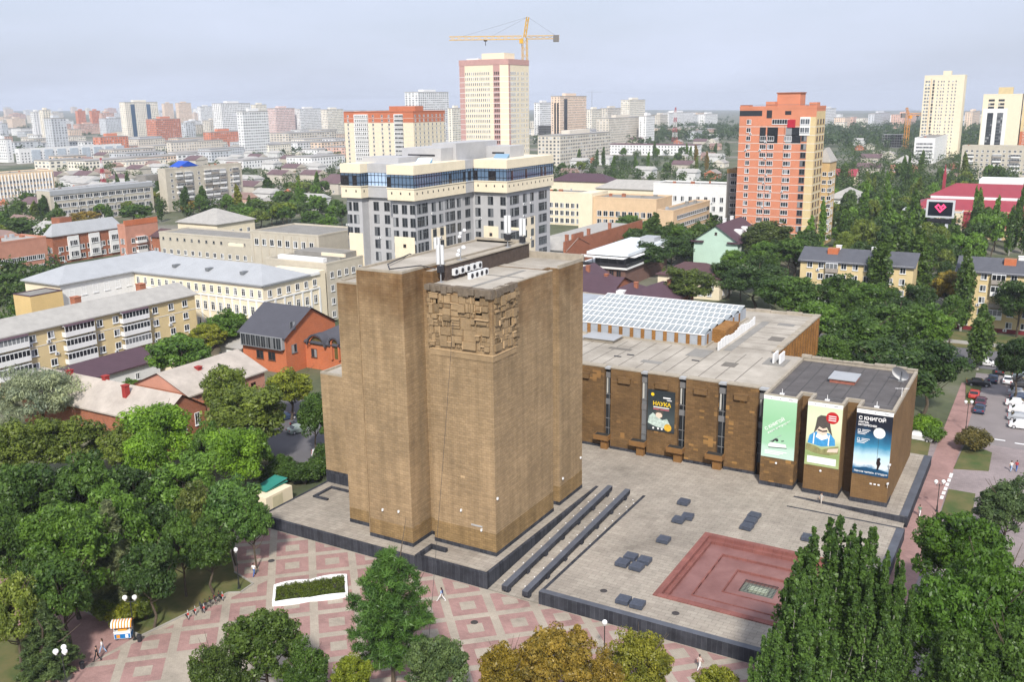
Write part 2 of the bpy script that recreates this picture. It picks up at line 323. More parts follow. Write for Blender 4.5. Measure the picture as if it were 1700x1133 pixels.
# asphalt behind the tower, parking court and main road on the right
m_asph = M('asphalt', lin(112, 110, 114, .75), .9, .12, .25); m_paint = M('road paint', (.7, .7, .7), .7, .1)
m_lot = brick('grey pink pavers', lin(176, 162, 162, .7), lin(162, 150, 150, .7), lin(140, 130, 130, .7), .5, .25, .25, .15, floor=True, mort=.012, bumpk=.05)
struct(sheet('rear_yard', [(-122, 106), (-96, 104), (-90, 116), (-90, 128), (-126, 130)], .05, m_asph))
struct(sheet('forecourt_paving', [(-13.2, 84.45), (60, 84.45), (60, 164), (-34, 164), (-34, 150), (-13.2, 150)], .02, m_lot))
mall = struct(sheet('red_paving_walk', [(-12.9, 84.45), (-9.6, 84.45), (-9.4, 200), (-12.9, 200)], .03, m_pink))
struct(sheet('parking_court', [(-9.6, 164), (40, 164), (40, 209), (-11, 209)], .025, M('parking asphalt', lin(150, 142, 142, .72), .9, .12, .2)))
road = struct(sheet('main_road', [(-120, 211), (120, 215), (120, 231.5), (-120, 228)], .03, m_asph))
for k in range(-14, 14): sheet('lane_marking', [(k*6, 219.8), (k*6+3.4, 219.8), (k*6+3.4, 220.0), (k*6, 220.0)], .036, m_paint, road)
struct(sheet('road_verge', [(-120, 228.2), (120, 231.7), (120, 246), (-120, 246)], .03, m_lawn))
struct(sheet('roadside_footpath', [(-120, 232), (120, 235), (120, 238), (-120, 236)], .04, m_concrete))
for x0, y0, dx, dy in ((-10.05, 137, .45, 1.3), (-10.0, 138.8, .45, 1.3), (-9.95, 140.6, .45, 1.3), (-9.9, 142.4, .45, 1.3), (-9.85, 144.2, .45, 1.3), (-9.8, 146, .45, 2), (-6, 167, 2.6, .5), (-2, 166.5, 2.6, .5)):
    sheet('painted_bar', [(x0, y0), (x0+dx, y0), (x0+dx, y0+dy), (x0, y0+dy)], .04, m_paint, mall)
for nm, pts in (('lawn_island', [(-9.5, 150), (-4.8, 151.5), (-4.9, 160), (-9.0, 163)]), ('lawn_island', [(-9.3, 131), (-5.5, 131), (-5.8, 141), (-9.3, 141)]), ('lawn_strip', [(-33, 151), (-13.5, 151), (-14.2, 164), (-33, 164)]), ('lawn_strip', [(-11, 186), (-9.2, 186), (-9.2, 200), (-12.5, 204)])):
    struct(MB().prism(pts, .03, .16).build(nm, m_lawn))

# ================================================================== LIBRARY PODIUM, RAMP, TERRACE
m_plaza = brick('plaza slabs', lin(188, 179, 166, .75), lin(179, 169, 157, .71), lin(140, 132, 122, .66), 1.2, .6, .28, .09, floor=True, mort=.02, bumpk=.1, streak=.06, stains=.2)
pod = struct(MB().prism([(-88.4, 84.9), (-53.2, 84.9), (-53.2, 115.2), (-45.6, 115.2), (-45.6, 130.2), (-88.4, 130.2)], .0, 1.5, 0).build('tower_podium', m_plaza))
mb = MB(); mb.box(-88.8, -63.1, 84.5, 84.9, 0, 1.53); mb.box(-88.8, -88.4, 84.9, 104, 0, 1.53); mb.box(-63.1, -52.8, 84.42, 84.9, 0, 1.95); mb.box(-63.1, -62.6, 84.9, 87.9, 1.3, 1.95); mb.box(-62.6, -60.6, 87.4, 87.9, 1.3, 1.95)
mb.quad([(-53.2, 84.9, 1.95), (-52.8, 84.9, 1.95), (-52.8, 115, 1.56), (-53.2, 115, 1.56)]); mb.quad([(-52.8, 84.9, 0), (-52.8, 115, 1.4), (-52.8, 115, 1.56), (-52.8, 84.9, 1.95)]); mb.quad([(-53.2, 84.9, 1.4), (-53.2, 84.9, 1.95), (-53.2, 115, 1.56), (-53.2, 115, 1.4)])
mb.build('podium_wall', m_granite, pod)
MB().box(-86.6, -83.2, 96.2, 96.6, 1.5, 1.75).box(-86.6, -86.2, 92.6, 96.2, 1.5, 1.75).box(-86.2, -84, 92.6, 93, 1.5, 1.72).build('planter_kerb', m_granite, pod)
struct(MB().quad([(-52.8, 84.5, .03), (-45.6, 84.5, .03), (-45.6, 115.2, 1.504), (-52.8, 115.2, 1.504)]).build('entrance_ramp', m_plaza))
m_cope = M('granite coping', lin(92, 96, 106, .8), .5, .25, .5)
def ramp_z(y): return max(0, min(1.5, .03+(y-84.5)/30.7*1.474))
for xr in (-50.2, -47.5):
    g = thing('ramp_barrier', 'long low dark granite barrier on feet climbing the ramp, ' + ('on the tower side' if xr < -49 else 'on the fountain side'), 'barrier', (xr-.4, 84.6, 0))
    mb = MB(); i0 = len(mb.v)
    y0, y1 = 0, 29.6
    mb.box(-.36, .36, y0, y1, 0, .55)
    mb.v = [(a, b, c+.38+ramp_z(84.6+b)) for a, b, c in mb.v]; o = mb.build('beam', m_granite, g); mb = MB().box(-.37, .37, -.01, 29.61, 0, .05); mb.v = [(a, b, c+.93+ramp_z(84.6+b)) for a, b, c in mb.v]; mb.build('coping', m_cope, o)  # lighter strip over the beam: its lit top put into the colour
    for k in range(7): yy = .6+k*4.6; z_ = ramp_z(84.6+yy); MB().box(-.26, .4, yy-.3, yy+.3, z_-.05, z_+.4).build('foot', m_granite, g)
m_stud = M('white stud light', (.8, .8, .8), .3)
st = thing('ramp_stud_lights', 'rows of small white stud lights set into the ramp paving', 'lights', (-49, 84.6, 0))
for xs in (-52.0, -51.5, -49.2, -48.7, -46.7, -46.2):
    for k in range(12):
        y_ = 87+k*2.3+(.9 if round(xs*2) % 2 else 0); MB().tube((0, 0, -.02), (0, 0, .05), .09, .07, 8).build('stud_light', m_stud, st, (xs+49, y_-84.6, ramp_z(y_)))
# terrace with the square hole of the fountain in it
FX0, FX1, FY0, FY1 = -34.5, -15.6, 89.9, 107.9
mb = MB(); T0 = 1.5
mb.box(-45.6, FX0, 84.9, 121.2, .0, T0); mb.box(FX1, -12.9, 84.9, 121.2, .0, T0); mb.box(FX0, FX1, 84.9, FY0, .0, T0); mb.box(FX0, FX1, FY1, 121.2, .0, T0)
mb.box(-45.6, -27.5, 121.2, 130.2, .0, T0); mb.box(-27.5, -13.1, 124.9, 150, 0, T0)
mb.quad([(-27.5, 121.2, 1.5), (-13.0, 121.2, .75), (-13.0, 124.9, .75), (-27.5, 124.9, 1.5)])
ter = struct(mb.build('fountain_terrace', m_plaza))
mb = MB(); mb.box(-46.0, -12.5, 84.42, 84.9, 0, 1.56); mb.box(-12.9, -12.5, 84.9, 121, 0, 1.53); mb.box(-46.0, -45.6, 84.9, 115.2, 0, 1.515)
mb.box(-45.6, -13.0, 84.9, 85.25, 1.5, 1.504); mb.box(-13.1, -12.7, 124.9, 150, 0, 1.52)
mb.box(-27.5, -12.7, 124.5, 124.9, .5, 1.53); mb.box(-27.5, -12.9, 120.85, 121.2, 1.4, 1.515); mb.build('terrace_wall', m_granite, ter)
MB().box(-45.98, -12.52, 84.44, 85.2, 1.562, 1.60).build('coping', m_cope, ter); MB().box(-13.5, -12.52, 85.2, 120.8, 1.535, 1.57).build('coping', m_cope, ter); MB().box(-13.75, -12.72, 125, 149.9, 1.524, 1.555).build('coping', m_cope, ter)
# fountain: red granite basin stepping down to a square grating
m_red = brick('red granite', lin(160, 106, 98, .72), lin(148, 96, 90, .72), lin(112, 72, 68, .7), 1.2, 1.2, .3, .4, floor=True, mort=.015, bumpk=.05)
m_redd = M('wet red granite', lin(132, 90, 86, .7), .5, col2=lin(160, 118, 114, .74), scale=.3)
fo = thing('fountain', 'dry square sunken fountain basin of stepped red granite', 'fountain', ((FX0+FX1)/2, (FY0+FY1)/2, 0)); HX, HY = (FX1-FX0)/2, (FY1-FY0)/2
def ring(mbx, h0, h1, z0, z1, m=0):            # square ring between half sizes h1 (outer) and h0 (inner), offsets from HX, HY
    ox, oy = HX-h1, HY-h1; ix, iy = HX-h0, HY-h0
    mbx.box(-ox, ox, -oy, -iy, z0, z1, m); mbx.box(-ox, ox, iy, oy, z0, z1, m); mbx.box(-ox, -ix, -iy, iy, z0, z1, m); mbx.box(ix, ox, -iy, iy, z0, z1, m)
for nm, h0, h1, z1, mt in (('rim', .75, 0, 1.63, m_red), ('basin_step', 1.25, .75, 1.2, m_red), ('basin_floor', 3.3, 1.25, .78, m_redd), ('basin_kerb', 3.45, 3.3, .86, m_red), ('basin_floor', 6.0, 3.45, .6, m_redd), ('basin_kerb', 6.15, 6.0, .68, m_red), ('basin_floor', 7.5, 6.15, .42, m_redd)):
    b_ = MB(); ring(b_, h0, h1, 0, z1); b_.build(nm, mt, fo)
MB().box(-HX+7.5, HX-7.5, -HY+7.5, HY-7.5, 0, .1).build('pit_floor', M('pit', (.18, .2, .17), .6), fo)
MB().box(-1.1, 1.0, -.5, .6, .1, .34).build('pump_cover', M('pump cover', (.45, .5, .38), .5), fo)
for k in range(9): MB().box(-HX+7.5, HX-7.5, -1.42+k*.35, -1.39+k*.35, .44, .47).build('grate_bar', m_dark, fo)
for k in range(9): MB().box(-1.82+k*.45, -1.79+k*.45, -HY+7.5, HY-7.5, .47, .5).build('grate_bar', m_dark, fo)
# granite seat blocks
m_blk = M('granite block', lin(78, 84, 98, .8), .45, .25, 2.5)
blk_me = MB().box(-.72, .72, -.72, .72, .12, .58).box(-.5, .5, -.5, .5, 0, .14).mesh('seat_block', m_blk)
for x_, y_, w_ in ((-39.96, 115, 'standing alone between the barrier and the wing'), (-38.6, 109.3, 'in the touching pair'), (-37.9, 110.8, 'in the touching pair'), (-38.2, 102.9, 'standing alone beside the fountain rim'), (-40.25, 94.8, 'in the cluster of four'), (-40.0, 96.7, 'in the cluster of four'), (-38.4, 94.7, 'in the cluster of four'), (-38.2, 96.6, 'in the cluster of four'), (-36.7, 86.9, 'in the pair by the front coping'), (-35.0, 86.8, 'in the pair by the front coping'), (-30.3, 115.2, 'in the row of three'), (-30.25, 113.4, 'in the row of three'), (-30.2, 111.5, 'in the row of three'), (-22.6, 112, 'alone behind the poplar tops')):
    o = tag(put('seat_block', blk_me, None, (x_, y_, 1.5), random.uniform(-.1, .1)), 'square dark granite seat block on the terrace, '+w_, 'seat block', 'granite seat blocks on the terrace')
# manholes
for x_, y_, z_, w_ in ((-39.7, 88.2, 1.505, 'in the terrace slabs near the four seat blocks'), (-30.9, 87.5, 1.505, 'in the terrace slabs in front of the fountain'), (-64.8, 64.2, .035, 'in the pink street paving by the park'), (-50.3, 77.6, .035, 'in the pink paving below the ramp'), (-80.2, 77.6, .035, 'in the street paving behind the flower bed')):
    tag(MB().tube((0, 0, 0), (0, 0, .03), .42, .4, 16).build('manhole_cover', M('cast iron', (.05, .045, .045), .6, .3, 3), None, (x_, y_, z_)), 'round dark manhole cover '+w_, 'manhole')

# ================================================================== LIBRARY TOWER
TC = lin(187, 160, 124)
m_tuff = brick('brown tuff blocks', tuple(c*.77 for c in TC), tuple(c*.64 for c in TC), tuple(c*.56 for c in TC), .62, .31, .26, .16, c3=tuple(c*.95 for c in TC), c3lo=.67, mort=.03, bumpk=.35, streak=.12, weather=((.52, .42, .33), 27, 37))
m_tuffd = brick('weathered tuff', tuple(c*.34 for c in TC), tuple(c*.27 for c in TC), tuple(c*.2 for c in TC), .62, .27, .4, .3, mort=.02, bumpk=.3)
m_tuffb = brick('ochre tuff base', lin(182, 152, 108, .68), lin(176, 146, 102, .6), lin(156, 128, 90, .56), .62, .31, .3, .2, mort=.025, bumpk=.3, streak=.15)
tw = thing('library_tower', 'windowless brown stone library tower with carved stone relief at its top corner', 'building', (-65, 100, 0)); foot(-89, -53, 84, 131)
def tb(mbx, x0, x1, y0, y1, z0, z1, m=0): mbx.box(x0+65, x1+65, y0-100, y1-100, z0, z1, m); return mbx
masses = [(-88.6, -76.7, 98, 112, 18.0), (-76.7, -71.7, 88.85, 113.6, 33.7), (-71.7, -65.05, 86.8, 113.6, 36.0), (-65.05, -63.6, 90.93, 113.6, 35.7), (-63.6, -54.6, 89.56, 104.5, 34.4), (-63.6, -56.1, 104.5, 106.6, 34.4), (-63.6, -54.75, 106.6, 113.6, 34.3)]
mb = MB()
for q in masses: tb(mb, q[0], q[1], q[2], q[3], 1.4, q[4])
mb.build('wall', m_tuff, tw)
# ochre band and granite skirting at the foot
b_ = MB(); s_ = MB()
for x0, x1, y0, y1, zt in ((-76.7, -71.7, 88.85, 113, 3.6), (-71.7, -65.05, 86.8, 91, 4.0), (-65.05, -63.6, 90.93, 92, 3.8), (-63.6, -54.6, 89.56, 104.5, 4.4), (-57, -54.75, 106.6, 113.6, 4.2)):
    tb(b_, x0-.02, x1+.02, y0-.02, y1+.02, 1.4, zt); tb(s_, x0-.06, x1+.06, y0-.06, y1+.06, 1.4, 2.0)
tb(s_, -88.66, -76.8, 97.94, 112, 1.4, 3.4)
b_.build('ochre_base', m_tuffb, tw); s_.build('skirting', m_granite, tw)
# roofs, parapets and the dark brick spine wall between the two roof levels
m_flat = M('light roof screed', lin(158, 150, 138, .7), .95, col2=lin(204, 196, 184, .78), scale=.16, bump=.2); m_cap = M('parapet cap', lin(178, 168, 152, .75), .9, .2, 1.2)
for i, q in enumerate(masses): mb = MB(); tb(mb, q[0]+.3, q[1]-.3 if i < 4 else q[1]-.25, q[2]+.3, q[3]-.3, q[4]-.3, q[4]+.02+.003*i); mb.build('roof', m_flat, tw)
def parapet(x0, x1, y0, y1, z, h=.35, w=.3):
    mb = MB(); tb(mb, x0, x1, y0, y0+w, z, z+h); tb(mb, x0, x1, y1-w, y1, z, z+h); tb(mb, x0, x0+w, y0+w, y1-w, z, z+h); tb(mb, x1-w, x1, y0+w, y1-w, z, z+h); mb.build('parapet', m_cap, tw)
parapet(-88.6, -76.8, 98, 112, 18.0, .3); parapet(-76.7, -71.8, 88.85, 113.6, 33.7, .25); parapet(-71.7, -65.05, 86.8, 113.6, 36.0, .28)
mb = MB(); tb(mb, -63.6, -54.6, 113.2, 113.6, 34.3, 35.2); tb(mb, -54.95, -54.6, 89.6, 104.5, 34.4, 34.52); tb(mb, -55.05, -54.75, 106.6, 113.2, 34.3, 34.75); tb(mb, -71.7, -63.6, 113.3, 113.65, 36, 36.6); mb.build('parapet', m_cap, tw)
mb = MB(); tb(mb, -63.55, -62.7, 92.5, 113, 34.4, 36.3); mb.build('spine_wall', M('dark roof brick', (.075, .055, .045), .9, .3, 2), tw)
mb = MB(); tb(mb, -63.7, -62.55, 92.4, 113, 36.3, 36.45); mb.build('spine_cap', m_cap, tw)
mb = MB(); tb(mb, -61, -55.3, 98, 98.3, 34.42, 34.5); tb(mb, -58.2, -57.6, 90.5, 103, 34.425, 34.46); mb.build('roof_patch', m_roofgrey, tw)
# carved relief wrapping the top corner: projecting stone blocks, each its own stone
m_rel = [brick('relief stone a', tuple(c*.66 for c in TC), tuple(c*.58 for c in TC), tuple(c*.45 for c in TC), .5, .27, .35, .5), brick('relief stone b', tuple(c*.5 for c in TC), tuple(c*.42 for c in TC), tuple(c*.33 for c in TC), .5, .27, .4, .5), M('relief stone pale', tuple(c*.92 for c in TC), .9, .2, 1.5), brick('relief stone c', tuple(c*.74 for c in TC), tuple(c*.66 for c in TC), tuple(c*.5 for c in TC), .9, .3, .35, .4)]
rr = random.Random(4)
def split(u0, u1, v0, v1, d=0):
    w, h = u1-u0, v1-v0
    if (w < 1.15 and h < 1.2) or (d > 3 and rr.random() < .2 and w < 1.9 and h < 1.9) or d > 7: return [(u0, u1, v0, v1)]
    if w > h*rr.uniform(.7, 1.3): k = u0+w*rr.uniform(.33, .67); return split(u0, k, v0, v1, d+1)+split(k, u1, v0, v1, d+1)
    k = v0+h*rr.uniform(.33, .67); return split(u0, u1, v0, k, d+1)+split(u0, u1, k, v1, d+1)
def relief(u0, u1, v0, v1, face):
    for a, b, c, d in split(u0, u1, v0, v1):
        dp = rr.choice((.06, .1, .16, .22, .3, .42)); g_ = rr.choice((.02, .05, .1)); mt = rr.choice((0, 0, 1, 3, 3)); mb = MB()
        def bx(a, b, c, d, q, m=0):
            if face == 'S': tb(mb, a, b, 89.56-q, 89.6, c, d, m)
            else: tb(mb, -54.65, -54.6+q, a, b, c, d, m)
        k = rr.random()
        if k < .16:                               # staves
            nst = max(2, int((b-a)/.3)); w = (b-a-2*g_)/nst
            for i in range(nst): bx(a+g_+i*w, a+g_+(i+.7)*w, c+g_, d-g_, dp if i % 2 else dp*.7)
            bx(a+g_, b-g_, c+g_, d-g_, .06)
        elif k < .3:                              # shelves
            nst = max(2, int((d-c)/.35)); w = (d-c-2*g_)/nst
            for i in range(nst): bx(a+g_, b-g_, c+g_+i*w, c+g_+(i+.72)*w, dp if i % 2 else dp*.6)
            bx(a+g_, b-g_, c+g_, d-g_, .06)
        elif k < .5:                              # block with a frame
            bx(a+g_, b-g_, c+g_, d-g_, dp*.6); bx(a+g_+.15, b-g_-.15, c+g_+.2, d-g_-.15, dp)
        else: bx(a+g_, b-g_, c+g_, d-g_, dp)
        mb.build('relief_block', m_rel[mt], tw)
        if rr.random() < .3:                      # pale fillet along an edge
            mb = MB()
            if face == 'S': (tb(mb, a-.04, a+.04, 89.56-dp-.06, 89.6, c, d) if rr.random() < .5 else tb(mb, a, b, 89.56-dp-.06, 89.6, d-.06, d+.02))
            else: (tb(mb, -54.65, -54.6+dp+.06, a-.04, a+.04, c, d) if rr.random() < .5 else tb(mb, -54.65, -54.6+dp+.06, a, b, d-.06, d+.02))
            mb.build('relief_fillet', m_rel[2], tw)
relief(-63.2, -54.9, 27.2, 33.6, 'S'); relief(89.9, 94.6, 27.2, 33.6, 'E')
mb = MB(); tb(mb, -63.3, -54.52, 89.48, 89.6, 26.0, 26.7); tb(mb, -54.65, -54.52, 89.6, 95, 26.0, 26.68); mb.build('relief_sill', m_rel[3], tw)
mb = MB()
tb(mb, -63.3, -54.48, 89.42, 89.6, 26.7, 26.8); tb(mb, -54.65, -54.46, 89.6, 95, 26.68, 26.79); mb.build('relief_ledge', m_rel[2], tw)
m_rub = M('dark cornice rubble', (.15, .12, .09), .95, .35, 1.4, bump=.6)
for k in range(12): mb = MB(); a = -63.6+k*.76; tb(mb, a, a+.74, 89.56-rr.uniform(.15, .5), 90.2, 33.75+rr.uniform(-.25, .2), 34.45+rr.uniform(0, .12)); mb.build('cornice_stone', m_rub, tw)
for k in range(7): mb = MB(); a = 89.2+k*.85; tb(mb, -55.2, -54.6+rr.uniform(.12, .45), a, a+.83, 33.75+rr.uniform(-.25, .2), 34.45+rr.uniform(0, .1)); mb.build('cornice_stone', m_rub, tw)
for k in range(14): mb = MB(); z_ = 27+k*.5; tb(mb, -54.65, -54.6+rr.uniform(.08, .3), 94.6+rr.uniform(-.1, .1), 95.1+rr.uniform(0, .4), z_, z_+.42); mb.build('relief_block', m_rel[k % 2], tw)
for k in range(13): mb = MB(); z_ = 27+k*.5; tb(mb, -63.3+rr.uniform(-.2, 0), -63.0, 89.56-rr.uniform(.1, .35), 89.6, z_, z_+.44); mb.build('relief_block', m_rel[(k+1) % 2], tw)
# vertical seams and small fittings
mb = MB(); tb(mb, -71.78, -71.66, 86.72, 86.8, 2, 35.9, 0); mb.build('corner_bead', m_rel[0], tw)
for x_, y_, z_ in ((-69.5, 86.7, 5.6), (-67.0, 86.7, 5.9), (-59.5, 89.45, 6.6), (-54.5, 89.9, 9), (-54.65, 113, 6.3), (-54.6, 107.4, 5.2), (-56.6, 89.45, 4.6)):
    MB().box(-.1, .1, -.1, .1, -.13, .13).ball((0, -.08, -.1), .1).build('floodlight', m_acwhite, tw, (x_+65, y_-100, z_))
MB().box(-.8, .8, -.03, .03, -.1, .1).build('name_plate', M('pale plate', (.4, .4, .4), .4), tw, (-57.3+65, 89.5-100, 5.0))
m_ac2 = MB().box(-.45, .45, -.2, .2, 0, .8).tube((0, -.22, .4), (0, -.2, .4), .3, .3, 12, 1).mesh('roof_air_conditioner', [m_acwhite, m_dark])
for k in range(5): tag(put('roof_air_conditioner', m_ac2, None, (-62.4, 94+k*1.35, 34.95), math.pi/2), 'white air conditioner in the row hung on the dark spine wall', 'air conditioner', 'air conditioners on the spine wall')
for k in range(4): tag(put('roof_air_conditioner', m_ac2, None, (-60.8, 95+k*1.1, 34.42), math.pi/2), 'white air conditioner in the row standing on the lower tower roof', 'air conditioner', 'air conditioners standing on the tower roof')
def mast(x_, y_, z_, h, lab, kind):
    t_ = thing('antenna_mast', lab, 'antenna', (x_, y_, z_)); MB().tube((0, 0, 0), (0, 0, h), .07, .05, 8).box(-.3, .3, -.3, .3, 0, .08).build('pole', M('galvanised steel', (.3, .31, .33), .5), t_)
    if kind == 'panel':
        for a in (0, 2.1, 4.2): MB().box(-.16, .16, -.1, .1, h-2.4, h-.1).build('panel_antenna', m_acwhite, t_, (.32*math.cos(a), .32*math.sin(a), 0), a)
        MB().box(-.35, .35, -.25, .25, h-3.4, h-2.6).build('radio_unit', m_dark, t_)
    elif kind == 'balls':
        for a, zz in ((.2, h), (2.5, h-.5), (4.4, h-.9)): MB().ball((.42*math.cos(a), .42*math.sin(a), zz), .28).tube((0, 0, zz-.2), (.42*math.cos(a), .42*math.sin(a), zz-.1), .03).build('dish_radome', m_white, t_, smooth=True)
    else:
        for a in range(3): MB().tube((-.4, 0, h-.5-a*.4), (.4, 0, h-.5-a*.4), .025).build('crossarm', m_greyframe, t_)
mast(-62.9, 91.6, 34.4, 4.6, 'white three-panel antenna mast at the near end of the spine wall', 'panel')
mast(-62.9, 96.0, 36.4, 1.6, 'short mast with white radome balls on the spine wall', 'balls')
mast(-62.9, 107.5, 36.4, 4.4, 'tall thin white panel antenna mast in the middle of the spine wall', 'panel')
mast(-62.9, 111.5, 36.4, 3.6, 'panel antenna mast at the far end of the spine wall', 'panel')
mast(-73.6, 112.8, 33.9, 3.6, 'mast with white radome balls and cables on the rear roof corner', 'balls')
mast(-76.0, 110.0, 33.8, 3.0, 'slim white antenna mast on the lowest roof edge of the tower', 'panel')
def cable(pts, r, lab, name='cable', mat=None):
    o = MB().path([Vector(p)-Vector(pts[0]) for p in pts], r).build(name, mat or m_dark, None, pts[0]); tag(o, lab, 'cable')
cable([(-76, 109.5, 34.0), (-74, 105, 34.05), (-72, 98, 36.33), (-69.5, 90, 36.36), (-67, 87.1, 36.4), (-65.3, 91.0, 36.35), (-63.6, 91.6, 36.0)], .07, 'black cable snaking along the upper tower roof edge')
a = Vector((atY(752, 535, 89.0), 89.0, 0)); a.z = hz(752, 535, a.x, a.y); b = gp(712, 1062, 5.0); cable([a+(b-a)*t_-Vector((0, 0, 2.5*t_*(1-t_))) for t_ in [i/14 for i in range(15)]], .02, 'thin black cable hanging from the carved relief to the treetops below')

# ================================================================== LIBRARY READING WING
WC = lin(150, 118, 80)
m_wing = brick('patched brown tuff', tuple(c*.62 for c in WC), tuple(c*.46 for c in WC), tuple(c*.36 for c in WC), .7, .3, .4, .25, c3=lin(166, 126, 78, .7), c3lo=.61, mort=.018)
m_wing3 = brick('heavily patched tuff', tuple(c*.62 for c in WC), tuple(c*.44 for c in WC), tuple(c*.36 for c in WC), .75, .33, .4, .25, c3=lin(172, 132, 80, .72), c3lo=.57, mort=.018)
m_wing2 = brick('brown tuff pier', tuple(c*.66 for c in WC), tuple(c*.56 for c in WC), tuple(c*.42 for c in WC), .7, .3, .3, .2, c3=tuple(c*.9 for c in lin(174, 134, 80, .7)), c3lo=.66, mort=.018)
m_orange = brick('orange tuff', lin(184, 134, 76, .66), lin(170, 122, 68, .64), lin(120, 80, 40, .6), .6, .3, .3, .4, mort=.02)
wg = thing('library_reading_wing', 'long low brown stone library wing with tall window slots and glazed roof lantern', 'building', (-60, 155, 0)); foot(-106, -33, 129, 182)
def wb(mbx, x0, x1, y0, y1, z0, z1, m=0): mbx.box(x0+60, x1+60, y0-155, y1-155, z0, z1, m); return mbx
mb = MB(); wb(mb, -104, -37.55, 131.2, 180, 0, 14.6); wb(mb, -37.55, -33.2, 131.2, 149.2, 0, 14.6); mb.build('wall', m_wing2, wg)
mb = MB(); wb(mb, -104, -37.6, 131.0, 180.2, 14.6, 14.9); wb(mb, -37.6, -33.0, 131.0, 149.4, 14.6, 14.9); mb.build('roof', m_flat, wg)
edges = [-65.6, -58.82, -57.72, -52.73, -51.53, -46.63, -45.42, -40.5, -39.21, -34.51, -33.74]
pan = [(-72, -66.8)]+[(-65.6, -58.82), (-57.72, -52.73), (-51.53, -46.63), (-45.42, -40.5), (-39.21, -34.51)]
m_planter = M('orange planter tile', lin(160, 118, 70, .58), .8, .2, .8); m_soil = M('dark soil', (.03, .028, .025), 1)
for i, (a, b) in enumerate(pan):
    mb = MB(); wb(mb, a, b, 129.95, 131.2, 1.4, 14.75); p_ = mb.build('wall_panel', m_wing3 if i > 3 else m_wing, wg)
    mb = MB(); wb(mb, a-.03, b+.03, 129.9, 131.2, 1.4, 1.95); mb.build('panel_skirting', m_granite, p_)
    mb = MB(); wb(mb, a-.05, b+.05, 129.88, 131.2, 14.75, 14.95); mb.build('panel_cap', m_cap, p_)
    mb = MB(); cx = (a+b)/2-.1; wb(mb, cx-1.0, cx+1.0, 129.5, 129.95, 12.7, 13.5); wb(mb, cx-1.05, cx+1.05, 129.45, 129.95, 13.5, 13.58, 0); mb.build('vent_box', m_wing2, p_)
m_span = M('window spandrel', (.17, .17, .175), .6, .15, 1); m_cur = M('pale curtain', (.45, .45, .42), .9)
for i, (a, b) in enumerate(((-66.8, -65.6), (-58.82, -57.72), (-52.73, -51.53), (-46.63, -45.42), (-40.5, -39.21), (-34.51, -33.2))):
    mb = MB(); wb(mb, a, b, 130.75, 131.2, 3.2, 14.2, 0); s_ = mb.build('window_slot', g_dark, wg)
    for z_ in (4.6, 6.2, 8.6, 10.2, 13.0): mb = MB(); wb(mb, a, b, 130.62, 130.75, z_, z_+(.9 if z_ in (8.6, 13.0) else .1)); mb.build('spandrel', m_span, s_)
    mb = MB(); wb(mb, (a+b)/2-.04, (a+b)/2+.04, 130.66, 130.75, 3.2, 13); mb.build('mullion', m_greyframe, s_)
    mb = MB(); wb(mb, a+.1, a+.35, 130.7, 130.75, 10.4, 12.9); mb.build('curtain', m_cur, s_)
    mb = MB(); wb(mb, a, b, 130.1, 131.2, 14.5, 14.8); mb.build('slot_cap', m_metalroof, s_)
    if 0 < i < 5:
        mb = MB(); wb(mb, a-1.25, b+.15, 128.7, 129.95, 3.1, 3.9); wb(mb, a-.2, b-.2, 129.2, 129.95, 1.5, 3.1); q_ = mb.build('planter_balcony', m_planter, wg)
        mb = MB(); wb(mb, a-1.1, b, 128.85, 129.9, 3.82, 3.92); mb.build('planter_soil', m_soil, q_)
mb = MB(); wb(mb, -37.55, -37.0, 149.5, 180, 8, 15.3); mb.build('rear_side_wall', m_orange, wg)
for k in range(15): mb = MB(); y_ = 150+k*2; wb(mb, -37.0, -36.8, y_, y_+1.1, 8, 15.2); mb.build('wall_rib', m_orange, wg)
for k in range(20): mb = MB(); y_ = 149.6+k*1.52; wb(mb, -37.9, -36.75, y_, y_+1.45, 15.2, 15.35+random.random()*.22); mb.build('coping_slab', m_cap, wg)
for k in range(22): mb = MB(); x_ = -103.6+k*3.02; wb(mb, x_, x_+2.95, 179.6, 180.3, 14.9, 15.25+random.random()*.25); mb.build('coping_slab', m_cap, wg)
m_seam = M('bitumen seam', lin(132, 126, 118, .68), .9, .2, .6)
# roof lantern: white-framed panes in six pitched rows on a plinth of orange piers and grey panels
LX0, LX1, LY0, LY1 = -96.0, -49.0, 148.6, 172.5
mb = MB(); wb(mb, LX0, LX1, LY0+.1, LY1-.1, 14.9, 16.9); mb.build('lantern_plinth', M('lantern grey panel', lin(176, 182, 190, .75), .6, .12, .6), wg)
mb = MB(); wb(mb, LX0-.4, LX1+.4, LY0-.3, LY1+.3, 14.9, 15.15); mb.build('lantern_kerb', m_cap, wg)
for k in range(14):
    x_ = LX1-1.2-k*2.05*1.0
    if x_ < -76: break
    mb = MB(); wb(mb, x_, x_+.62, LY0-.05, LY0+.1, 15.1, 16.85); mb.build('lantern_pier', m_orange, wg)
for k in range(6): mb = MB(); y_ = LY0+1.2+k*3.6; wb(mb, LX1, LX1+.08, y_, y_+.7, 15.1, 16.8); mb.build('lantern_pier', m_orange, wg)
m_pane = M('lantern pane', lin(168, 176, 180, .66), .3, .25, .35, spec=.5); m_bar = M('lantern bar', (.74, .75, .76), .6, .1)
nrow, ncol = 6, 24; dx, dy = 2.0, (LY1-LY0)/nrow
